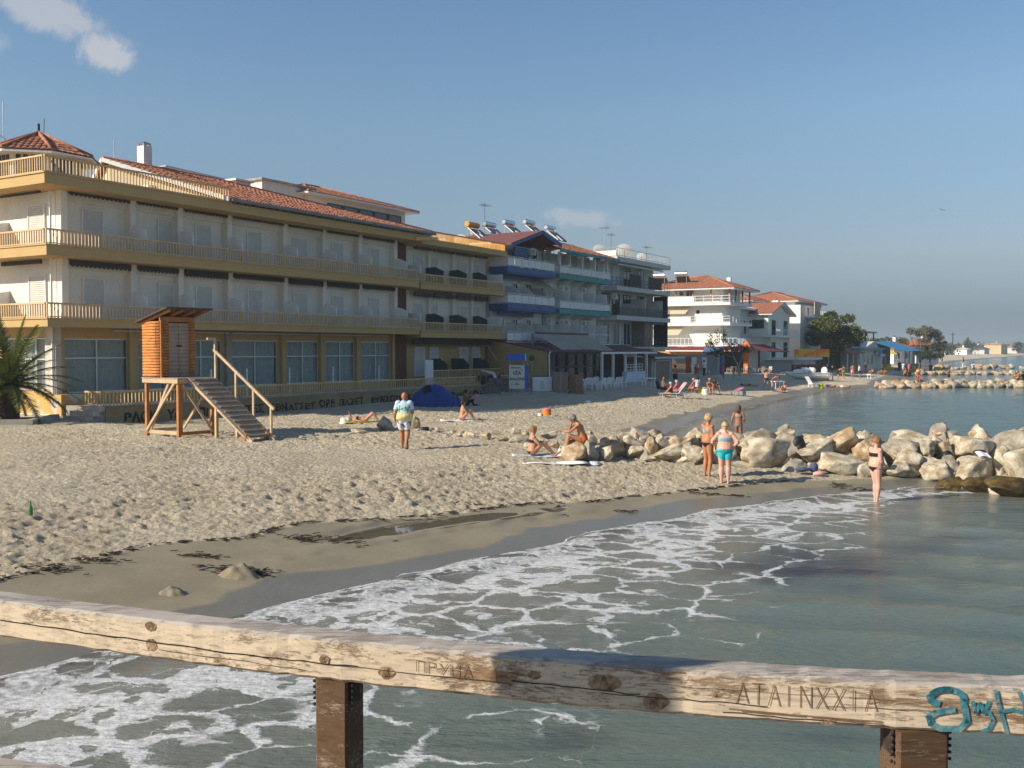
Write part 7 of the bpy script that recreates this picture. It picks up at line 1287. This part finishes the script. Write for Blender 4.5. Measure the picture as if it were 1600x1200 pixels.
person('woman with ginger curls in a black swimsuit paddling at the waters edge', (9.47, 25.81), R(-75), pose(knL=(-.09, .06, .51), anL=(-.09, .05, .08), toL=(-.1, .22, .03), elR=(.2, .0, 1.14), wrR=(.16, .17, 1.0), elL=(-.2, .02, 1.14), wrL=(-.15, .18, 1.0)), 1.68, 1.26, .7, .9, SK_P, HR_GI, .02, [BIKB(CK), BIKT(CK)], detail=2, z=-.03)
person('long haired woman in a patterned bikini wading behind the boulders', (9.35, 41.0), R(-20), WALK, 1.68, 1.0, .1, .6, SK_D, HR_BR, .14, [BIKB(CGY), BIKT(CGY)], detail=1, z=-.05); person('child wading beside the long haired woman', (8.85, 41.2), R(-10), WALK, 1.05, .9, sk=SK_D, hair=HR_BR, wear=[BRIEF(CN)], detail=1, z=-.05)
q = lambda x, y: (x, y)
person('bald man sitting in the shade on a folding chair by the shed', (11.05, 72.5), R(-100), CHAIRSIT, 1.75, 1.25, .8, sk=SK_S, bald=True, hair=HR_GR, wear=[SHORT(CK)], detail=1)
person('white haired woman in black sitting on the red lounger', (11.15, 69.9), R(80), dict(CHAIRSIT), 1.62, 1.2, .5, .8, SK_M, HR_WH, 0, [ONEP(CK)], z=ground(11.15, 69.9) - .1, detail=1); person('woman in a bright pink top behind the red lounger', (11.75, 71.0), R(70), CHAIRSIT, 1.62, 1.05, .2, .6, SK_M, HR_WH, 0, [SHIRT(CP)], detail=1)
person('shirtless dark haired man in navy shorts walking towards the cafe', (13.6, 82.9), R(-14), WALK, 1.78, 1.05, sk=SK_T, hair=HR_DK, wear=[SHORT(CN)], detail=1); person('girl in a pink bikini holding out her arm in the shade', (16.8, 84.8), R(80), WAVE, 1.5, .9, sk=SK_M, hair=HR_BL, hairlen=.04, wear=[BIKB(CP), BIKT(CP)], detail=1)
person('blonde woman seated at the near end of the pink loungers', (13.95, 76.4), R(60), CHAIRSIT, 1.65, 1.05, .2, .6, SK_T, HR_BL, 0, [BIKB(CP), BIKT(CP)], detail=1, z=ground(13.95, 76.4) - .08); person('dark haired woman in a white top among the pink loungers', (14.45, 77.6), R(20), CHAIRSIT, 1.65, 1, .1, .6, SK_S, HR_DK, .05, [SHIRT(CW)], detail=1); person('blonde woman in a black bikini facing the sea with the yellow bag', (15.25, 76.8), R(190), CHAIRSIT, 1.68, 1.05, .2, .7, SK_T, HR_BL, 0, [BIKB(CK), BIKT(CK)], detail=1); person('person in dark clothes bending over the pink lounger', (15.75, 77.4), R(200), SITK, 1.65, 1, sk=SK_S, hair=HR_DK, wear=[SHIRT(CN)], detail=1, z=ground(15.7, 77.4) + .35)
person('sunbather lying flat at the edge of the shade', (21.9, 92.0), R(-80), lying(), 1.7, 1, sk=SK_T, hair=HR_DK, wear=[BRIEF(CK)], detail=0); person('man in dark trunks with both hands behind his head', (22.5, 88.0), R(-10), ARMSUP, 1.78, 1.1, .3, sk=SK_M, hair=HR_DK, wear=[BRIEF(CN)], detail=1); person('woman bending down behind the man with raised arms', (23.5, 89.6), R(-100), BEND, 1.65, 1, sk=SK_D, hair=HR_BR, wear=[BIKB(CK)], detail=0); person('naked backed person seated low on the sand near the waterline', (23.8, 87.0), R(120), SITK, 1.7, 1.05, sk=SK_T, hair=HR_GR, wear=[BRIEF(CN)], detail=0)
for i, (lab, x, y, rz, P, h, s, hr, wr) in enumerate((
    ('person in dark clothes standing at the stern of the pedal boat', 34.3, 108.2, 40, STAND, 1.75, SK_S, HR_DK, [SHIRT(CK), TROU(CN)]), ('woman in a long pale skirt beside the pedal boat', 35.0, 108.6, 80, STAND, 1.6, SK_M, HR_BR, [SHIRT(CK), TROU(CW)]), ('shirtless man in black shorts leaning over by the pedal boat', 36.9, 112.6, -90, BEND, 1.75, SK_T, HR_DK, [SHORT(CK)]), ('boy in green shorts in the crowd by the pedal boat', 38.6, 115.8, 10, STAND, 1.6, SK_M, HR_BR, [SHORT(CGN)]),
    ('broad shirtless man in red and white shorts in the crowd', 40.8, 119.2, 5, STAND, 1.8, SK_T, HR_DK, [SHORT(cloth('red_white_shorts', (.6, .12, .12), (.7, .7, .7), 12))]), ('man in a white shirt at the far side of the crowd', 42.6, 122.0, 60, STAND, 1.75, SK_M, HR_DK, [SHIRT(CW), SHORT(CK)]), ('person in a white top among the red cafe chairs', 19.6, 101.5, 30, STAND, 1.7, SK_M, HR_DK, [SHIRT(CW), TROU(CK)]), ('person in red at the cafe step left of the grey kiosk', 18.6, 100.5, 200, CHAIRSIT, 1.7, SK_M, HR_BR, [SHIRT(CR), SHORT(CR)]), ('person in red and pink right of the grey kiosk', 21.4, 100.8, 90, STAND, 1.5, SK_M, HR_DK, [SHIRT(CP), TROU(CR)]), ('child in red near the cafe tree', 23.0, 103.2, 40, STAND, 1.2, SK_M, HR_BR, [SHIRT(CR)]),
    ('shirtless man standing behind the seated bathers near the third groyne', 50.6, 142.4, 30, STAND, 1.75, SK_T, HR_BR, [BRIEF(CK)]), ('bather sitting on the sand, nearest of the seated row', 50.8, 140.4, 120, SITK, 1.7, SK_T, HR_BR, [BRIEF(CK)]), ('bather sitting on the sand, middle of the seated row', 52.9, 142.6, 100, SITK, 1.7, SK_D, HR_DK, [BRIEF(CN)]), ('bather sitting on the sand, last of the seated row', 54.0, 144.0, 140, SITK, 1.7, SK_D, HR_DK, [BRIEF(CK)]), ('sunbather lying by the green bag, head towards the houses', 31.7, 99.6, 100, lying(.3), 1.7, SK_M, HR_DK, [SHORT(CBL)]), ('sunbather lying nearest the low groyne stones', 33.3, 100.4, 80, lying(.2), 1.7, SK_M, HR_BR, [SHORT(CW)]),
    ('bather sitting hunched on the low groyne', 41.6, 102.0, 170, dict(CHAIRSIT), 1.78, SK_D, HR_GR, [BRIEF(CK)]), ('woman in a dark dress standing on the sand of the third bay', 64.2, 165.0, 0, STAND, 1.7, SK_S, HR_DK, [SHIRT(CK), TROU(CK)]), ('woman in a white dress in the third bay', 63.3, 161.0, 0, STAND, 1.65, SK_M, HR_DK, [SHIRT(CW), SHORT(CW)]), ('woman in a magenta dress in the third bay', 64.8, 162.4, 0, STAND, 1.65, SK_M, HR_DK, [SHIRT(CP), SHORT(CP)]),
    ('man in dark shorts standing knee deep before the low groyne', 56.2, 128.0, 180, WAVE, 1.75, SK_D, HR_DK, [SHORT(CN)]), ('man standing in the shallows behind the low groyne', 52.0, 131.5, 170, STAND, 1.75, SK_D, HR_BR, [SHORT(CK)]), ('man with a yellow towel and red shorts by the low groyne', 54.3, 133.0, 175, STAND, 1.78, SK_M, HR_BR, [SHIRT(cloth('peach_towel', (.7, .45, .2))), SHORT(CR)]), ('bather sitting on the sand left of the third groyne', 59.5, 149, 180, SITK, 1.7, SK_D, HR_DK, [BRIEF(CK)]), ('second bather sitting at the root of the third groyne', 62.0, 151, 160, SITK, 1.7, SK_M, HR_DK, [BRIEF(CK)]),
    ('naked backed bather sitting on the low groyne with a darker friend', 52.6, 103.4, 10, SITK, 1.75, SK_T, HR_BR, [BRIEF(CK)]), ('darker bather on the low groyne beside a white stone', 53.4, 103.9, 20, SITK, 1.7, SK_S, HR_DK, [SHIRT(CK)]), ('person in a red vest sitting on the low groyne', 56.2, 104.2, -60, SITK, 1.75, SK_M, HR_DK, [SHIRT(CR), SHORT(CK)]), ('person in a white and pink shirt bending down on the low groyne', 57.0, 104.2, -90, BEND, 1.7, SK_M, HR_DK, [SHIRT(CW), TROU(CK)]), ('dark figure standing in the water of the third bay', 74, 176, 180, STAND, 1.75, SK_S, HR_DK, [SHIRT(CK), TROU(CK)]), ('pair of white clothed fishers, the one sitting on the third groyne', 72.5, 156.5, 0, SITK, 1.75, SK_M, HR_DK, [SHIRT(CW)]), ('couple on the third groyne, the one in a white skirt standing', 70.5, 155.5, 40, STAND, 1.7, SK_D, HR_DK, [TROU(CW)]))):
    zz = None
    if 'low groyne' in lab and ('sitting' in lab or 'bending' in lab or 'darker' in lab): zz = .78 if 'hunched' not in lab else .35
    if 'third groyne, ' in lab or 'on the third groyne' in lab: zz = 1.0
    if 'water of' in lab or 'knee deep' in lab or 'shallows' in lab: zz = -.25
    person(lab, (x, y), R(rz), P, h, 1.03, .15, sk=s, hair=hr, wear=wr, detail=0, z=zz)
# ------------------------------------------------------------------ pier railing in the foreground
def rail_wood(name, pale, brown, worn=.5, grey=False):
    m = bpy.data.materials.new(name); m.use_nodes = True; nt = m.node_tree; L = nt.links; b = nt.nodes['Principled BSDF']; tc = nd(nt, 'ShaderNodeTexCoord')
    def mp(s): q = nd(nt, 'ShaderNodeMapping'); q.inputs['Scale'].default_value = s; L.new(tc.outputs['Object'], q.inputs['Vector']); return q.outputs[0]
    def nz(v, s, d=6, r=.65): n = nd(nt, 'ShaderNodeTexNoise'); n.inputs['Scale'].default_value = s; n.inputs['Detail'].default_value = d; n.inputs['Roughness'].default_value = r; n.inputs['Distortion'].default_value = .3; L.new(v, n.inputs['Vector']); return n.outputs[0]
    def rg(s, a, c, lo=0, hi=1): r = nd(nt, 'ShaderNodeMapRange'); L.new(s, r.inputs[0]); r.inputs[1].default_value = a; r.inputs[2].default_value = c; r.inputs[3].default_value = lo; r.inputs[4].default_value = hi; return r.outputs[0]
    def mx(f, a, c):
        x = nd(nt, 'ShaderNodeMix', data_type='RGBA')
        for s, v in (('Factor', f), ('A', a), ('B', c)):
            if isinstance(v, tuple): x.inputs[s].default_value = (*v, 1)
            else: L.new(v, x.inputs[s])
        return x.outputs['Result']
    def ma(op, a, c): n = nd(nt, 'ShaderNodeMath', operation=op); L.new(a, n.inputs[0]); (L.new(c, n.inputs[1]) if not isinstance(c, (int, float)) else setattr(n.inputs[1], 'default_value', c)); return n.outputs[0]
    ax = (1, 6, 9); grain = nz(mp((1.6, 26, 38)), 2.2, 5, .6); patch = nz(mp((1.1, 3.5, 5)), 1.7, 8, .75); chip = nz(mp((5, 40, 55)), 2.6, 8, .8); stain = nz(mp((1.5, 3, 4)), 1.2, 4)
    paint = mx(rg(stain, .3, .7), tuple(x * .86 for x in pale), pale); paint = mx(rg(grain, .48, .70, 0, .75), paint, tuple(x * .52 for x in pale))
    wood = mx(rg(grain, .35, .65), tuple(x * .55 for x in brown), tuple(min(1, x * 1.35) for x in brown))
    mask = rg(ma('ADD', ma('MULTIPLY', patch, 1.0), ma('MULTIPLY', chip, .75)), 1.06 - worn * .4, 1.16 - worn * .4)
    L.new(mx(mask, paint, wood), b.inputs['Base Color']); b.inputs['Roughness'].default_value = .8; b.inputs['Specular IOR Level'].default_value = .25
    h = ma('SUBTRACT', ma('MULTIPLY', grain, .6), ma('MULTIPLY', mask, .5)); bp = nd(nt, 'ShaderNodeBump'); bp.inputs['Strength'].default_value = .7; bp.inputs['Distance'].default_value = .004; L.new(h, bp.inputs['Height']); L.new(bp.outputs[0], b.inputs['Normal']); return m
RW = rail_wood('flaking_cream_paint', (.63, .52, .38), (.25, .155, .09), .36); RWT = rail_wood('weathered_rail_top', (.44, .39, .34), (.26, .21, .18), .35); RP = rail_wood('brown_post_paint', (.135, .078, .042), (.30, .23, .16), .38); CRK = pm('dark_crack', (.02, .012, .008), .9, .2); CARVE = pm('carved_groove', (.22, .135, .075), .9, .2, 20); TEALP = pm('teal_spray', (.05, .22, .28), .85, .12, 30, .2, 80, col2=(.33, .33, .28), thr=(.52, .74)); KNOT = pm('wood_knot', (.22, .13, .07), .85, .5, 60, .5, 90, col2=(.40, .28, .17))
PR = thing('pier_railing', 'weathered timber pier railing with flaking cream paint across the foreground', 'railing', (0, 0, 0))
FT = [(-1.6904, 2.835, 3.26), (-1.4087, 2.7159, 3.26), (-1.1932, 2.6283, 3.26), (-0.9925, 2.5498, 3.26), (-0.8044, 2.4792, 3.26), (-0.6272, 2.4157, 3.26), (-0.4594, 2.3585, 3.26), (-0.2996, 2.3069, 3.26), (-0.1468, 2.2603, 3.26), (0.0, 2.2184, 3.26), (0.1417, 2.1806, 3.26), (0.279, 2.1468, 3.26), (0.4127, 2.1164, 3.26), (0.5433, 2.0894, 3.26), (0.6714, 2.0655, 3.26), (0.7976, 2.0444, 3.26), (0.9223, 2.0261, 3.26), (1.046, 2.0104, 3.26), (1.1937, 1.9949, 3.26)]      # front top edge of the beam, world points left to right
BH, BD = .102, .085
def frame_at(i):
    a, b = Vector(FT[max(0, i - 1)]), Vector(FT[min(len(FT) - 1, i + 1)]); d = (b - a).normalized(); return Vector(FT[i]), d, Vector((-d.y, d.x, 0)).normalized()
rnd = random.Random(12)
fine = []
for i in range(len(FT) - 1):
    for j in range(6): f = j / 6; fine.append(Vector(FT[i]).lerp(Vector(FT[i + 1]), f))
fine.append(Vector(FT[-1])); m = M(); n = 8
for i, p in enumerate(fine):
    d = (fine[min(i + 1, len(fine) - 1)] - fine[max(i - 1, 0)]).normalized(); bk = Vector((-d.y, d.x, 0)).normalized(); j1, j2, j3 = (rnd.uniform(-.0015, .0015) for _ in range(3)); r = .008
    for q in ((r, 0), (BD - r, 0), (BD, -r), (BD, -BH + r), (BD - r, -BH), (r, -BH), (0, -BH + r), (0, -r)): m.v.append(tuple(p + bk * (q[0] + (j1 if q[0] < .02 else j2)) + Vector((0, 0, q[1] + (j3 if q[1] > -.02 else j1)))))
for i in range(len(fine) - 1):
    for j in range(n): a = i * n + j; c = i * n + (j + 1) % n; m.f.append((a, c, c + n, a + n))
m.f += [tuple(range(n))[::-1], tuple((len(fine) - 1) * n + j for j in range(n))]
TR = m.obj('top_rail', RW, PR, fixn=True); TR.data.materials.append(RWT)
for p in TR.data.polygons:
    if p.normal.z > .6: p.material_index = 1
cum = [0.0]
for a, b in zip(fine[:-1], fine[1:]): cum.append(cum[-1] + (b - a).length)
def face_pt(s, h, out=.0):
    """point on the front face: s metres along, h below the top edge"""
    s = max(0, min(cum[-1] - 1e-4, s)); i = max(0, min(len(fine) - 2, int(np.searchsorted(cum, s)) - 1)); f = (s - cum[i]) / max(1e-6, cum[i + 1] - cum[i]); d = (fine[i + 1] - fine[i]).normalized(); bk = Vector((-d.y, d.x, 0)).normalized(); return fine[i].lerp(fine[i + 1], f) - bk * (.0022 + out) + Vector((0, 0, -h))
def SX(px): return float(np.interp(px, FTPX, FTS))
FTPX = [-120, 0, 100, 200, 300, 400, 500, 600, 700, 800, 900, 1000, 1100, 1200, 1300, 1400, 1500, 1600, 1720]; FTS = []; acc = 0
for i, p in enumerate(FT):
    if i: acc += (Vector(FT[i]) - Vector(FT[i - 1])).length
    FTS.append(acc)
def strip(lines, w, mat, name, out=.0):
    mm = M()
    strokes(mm, lambda a, b, h: face_pt(a, b, out), lines, w, 0); return mm.obj(name, mat, TR)
def wob(px0, px1, h0, h1, n=10, am=.0022): return [(SX(px0 + (px1 - px0) * i / n), h0 + (h1 - h0) * i / n + rnd.uniform(-am, am)) for i in range(n + 1)]
for c in ((0, 220, .052, .058, .003), (195, 420, .055, .062, .003), (390, 560, .062, .058, .002), (470, 800, .060, .062, .0015), (800, 1000, .056, .062, .0022), (940, 1200, .066, .066, .0018), (1130, 1390, .086, .094, .0018), (1290, 1470, .058, .056, .0012), (250, 480, .075, .08, .0012), (1000, 1400, .036, .040, .0008)): strip([wob(*c[:4])], c[4], CRK, 'crack')
def word(txt, px0, px1, top, h, w, mat, name):
    G_ = {'П': [[(0, 1), (0, 0), (.8, 0), (.8, 1)]], 'Р': [[(0, 1), (0, 0), (.7, .05), (.7, .45), (0, .5)]], 'У': [[(0, 0), (.4, .5)], [(.85, 0), (.2, 1)]], 'Н': [[(0, 0), (0, 1)], [(.75, 0), (.75, 1)], [(0, .5), (.75, .5)]], 'А': [[(0, 1), (.4, 0), (.85, 1)], [(.15, .65), (.7, .65)]], 'A': [[(0, 1), (.4, 0), (.85, 1)], [(.15, .65), (.7, .65)]], 'T': [[(0, 0), (.8, 0)], [(.4, 0), (.4, 1)]], 'I': [[(.3, 0), (.3, 1)]], 'X': [[(0, 0), (.8, 1)], [(.8, 0), (0, 1)]], 'N': [[(0, 1), (0, 0), (.8, 1), (.8, 0)]], '1': [[(.1, .3), (.4, 0), (.4, 1)]], ' ': []}
    n_ = len(txt); cw = (SX(px1) - SX(px0)) / n_; ls = []
    for i, ch in enumerate(txt):
        for ln in G_[ch]: ls.append([(SX(px0) + i * cw + x * cw * .85, top + y * h + rnd.uniform(-.001, .001)) for x, y in ln])
    strip(ls, w, mat, name)
word('ПРУНА', 652, 742, .030, .026, .0022, CARVE, 'carved_letters'); word('1', 770, 785, .030, .030, .0026, CARVE, 'carved_letters'); word('ATAINXXIA', 1152, 1378, .020, .044, .0022, CARVE, 'carved_letters')
strip([[(SX(1140), .078), (SX(1250), .082), (SX(1378), .085)], [(SX(1160), .082), (SX(1380), .090)]], .0025, CARVE, 'carved_line')
def blue(lines, w): strip([[(SX(a), h) for a, h in ln] for ln in lines], w, TEALP, 'spray_lettering', .0008)
arc = lambda cx, cy, rx, ry, a0, a1, n=14: [(cx + rx * math.cos(a0 + (a1 - a0) * i / n), cy + ry * math.sin(a0 + (a1 - a0) * i / n)) for i in range(n + 1)]
blue([arc(1480, .030, 26, .020, 3.4, 6.6) + [(1508, .05), (1511, .075), (1500, .091), (1470, .092), (1455, .083), (1452, .070), (1462, .060), (1475, .056), (1490, .052)], [(1452, .026), (1455, .036), (1466, .040)]], .013)
blue([[(1520, .034), (1524, .056), (1532, .036), (1538, .056), (1545, .032)], [(1555, .008), (1560, .035), (1574, .094)], [(1545, .052), (1552, .070), (1546, .088), (1535, .094)], [(1562, .052), (1582, .046), (1600, .052)], [(1592, .010), (1600, .03), (1604, .09)]], .008)
for px, h, sx, sz in ((237, .018, .019, .013), (237, .066, .018, .016), (507, .050, .014, .011), (605, .066, .022, .016), (835, .040, .016, .009), (945, .042, .036, .019), (1025, .074, .030, .019), (1120, .048, .012, .007), (1295, .093, .016, .007)):
    s0 = SX(px); mm = M(); nn = 16; c0 = face_pt(s0, h, .0003)
    ring1 = [face_pt(s0 + sx * math.cos(6.2832 * i / nn) * rnd.uniform(.85, 1.12), h + sz * math.sin(6.2832 * i / nn) * rnd.uniform(.85, 1.12), -.0008) for i in range(nn)]; mm.add([c0] + ring1, [(0, 1 + i, 1 + (i + 1) % nn) for i in range(nn)]); mm.obj('knot', KNOT, TR)
def rail_post(px, w, dpt, z1, cant, name='post'):
    s0 = SX(px); p = face_pt(s0, BH, 0); i = max(0, min(len(fine) - 2, int(np.searchsorted(cum, s0)) - 1)); d = (fine[i + 1] - fine[i]).normalized(); bk = Vector((-d.y, d.x, 0)).normalized(); c = p + bk * (dpt / 2 + .006); c.z = 0
    t = thing('x', '', ''); bpy.data.objects.remove(t)
    mm = M(); r = .006; hw, hd_ = w / 2, dpt / 2
    prof = [(-hw + r, -hd_), (hw - r, -hd_), (hw, -hd_ + r), (hw, hd_ - r), (hw - r, hd_), (-hw + r, hd_), (-hw, hd_ - r), (-hw, -hd_ + r)]
    ca, sa = math.cos(cant), math.sin(cant); base = Vector((c.x, c.y, 0)); zs_ = [z1 + (p.z - .001 - z1) * k / 12 for k in range(13)]
    for z in zs_:
        for x, y in prof: mm.v.append((base.x + x * ca - y * sa + rnd.uniform(-.0008, .0008), base.y + x * sa + y * ca, z))
    for k in range(12):
        for j in range(8): a = k * 8 + j; b_ = k * 8 + (j + 1) % 8; mm.f.append((a, b_, b_ + 8, a + 8))
    mm.f += [tuple(range(8))[::-1], tuple(96 + j for j in range(8))]; o = mm.obj(name, RP, PR, fixn=True)
    st = M()
    for sg in (-1, 1): x0 = sg * (hw + .003); st.prism([(base.x + x0 * ca - y * sa, base.y + x0 * sa + y * ca, z) for y, z in ((-.03, p.z), (.012, p.z), (.012, p.z - .055), (-.03, p.z - .055))], (sg * .0025 * ca, sg * .0025 * sa, 0)); st.obj('metal_strap', pm('rusty_steel', (.05, .035, .028), .7, .4, 30), o); st = M()
    bl_ = M()
    for sg in (-1, 1):
        for k in range(5): x0 = sg * (hw + .008); bl_.ell((base.x + x0 * ca + .03 * sa, base.y + x0 * sa - .03 * ca, p.z - .01 - k * .014), (.004, .004, .004), 6, 4)
    bl_.obj('nails', BLACK, o); return o
rail_post(516, .088, .085, 2.2, R(-20)); rail_post(1438, .112, .085, 2.2, R(6)); 
lowp = [Vector(p) + Vector((0, 0, -.46)) for p in FT]; mm = M()
for a, b in zip(lowp[:-1], lowp[1:]): pass
d0 = (lowp[-1] - lowp[0]).normalized(); bk = Vector((-d0.y, d0.x, 0)); a = lowp[0] - d0 * .6; 
mm.beam(a + Vector((0, 0, -.06)) - bk * .0, lowp[-1] + Vector((0, 0, -.06)), .07, .09); mm.obj('lower_rail', RWT, PR)
for s in (0, 1):
    e = FT[0] if s == 0 else FT[-1]; mm = M().box(e[0] - .05, e[0] + .05, e[1] + .0, e[1] + .085, 2.2, e[2] - BH - .002); mm.obj('post', RP, PR)
# the deck we stand on and its piles
DKP = pm('deck_timber', (.22, .16, .11), .9, .25, 4, .4, 25); dk = thing('pier_deck', 'timber pier deck the railing stands on', 'pier', (0, 0, 0))
for i in range(22): M().box(-3.2 + i * .3, -2.92 + i * .3, -2.6, 2.55 - max(0, i - 10) * .045, 2.15, 2.2).obj('plank', DKP, dk)
M().boxes((-3.3, 3.5, -2.4, -2.25, 1.95, 2.149), (-3.3, 3.5, 1.6, 1.75, 1.95, 2.149)).obj('joist', DKP, dk)
for x in (-2.8, 3.0):
    for y in (-2.3, 1.68): M().tube([(x, y, -2.5), (x, y, 1.949)], .12, 10).obj('pile', DKP, dk)
PL = thing('shadow_pile', 'added unseen timber pile that throws the shadow on the pier rail', 'pile', (-1.68, 1.44, 0)); M().tube([(0, 0, -2.5), (0, 0, 2), (.01, 0, 4.75), (.01, 0, 4.85)], [.13, .125, .12, .08], 14).obj('post', DKP, PL, smooth=True); M().lathe([(.125, 0), (.13, .03), (.125, .06)], (0, 0, 4.3), 14).obj('band', BLACK, PL)  # unseen post added only to throw the shadow on the rail
# ------------------------------------------------------------------ sea haze
hz_ = M().box(-2600, 3200, -120, 4800, -14.5, 60).obj('haze', None) if False else None
me = M().box(-1500, 2200, -60, 3000, -15, 40).mesh('haze'); hz_ = bpy.data.objects.new('haze', me); C.objects.link(hz_); hz_['kind'] = 'stuff'; hz_['label'] = 'thin pale sea haze over the whole bay'
hm = bpy.data.materials.new('thin_haze'); hm.use_nodes = True; nt = hm.node_tree; nt.nodes.clear(); ho = nd(nt, 'ShaderNodeOutputMaterial'); pv_ = nd(nt, 'ShaderNodeVolumePrincipled'); pv_.inputs['Color'].default_value = (.80, .93, 1.0, 1); pv_.inputs['Density'].default_value = .00042; pv_.inputs['Anisotropy'].default_value = .2; nt.links.new(pv_.outputs[0], ho.inputs['Volume']); me.materials.append(hm)
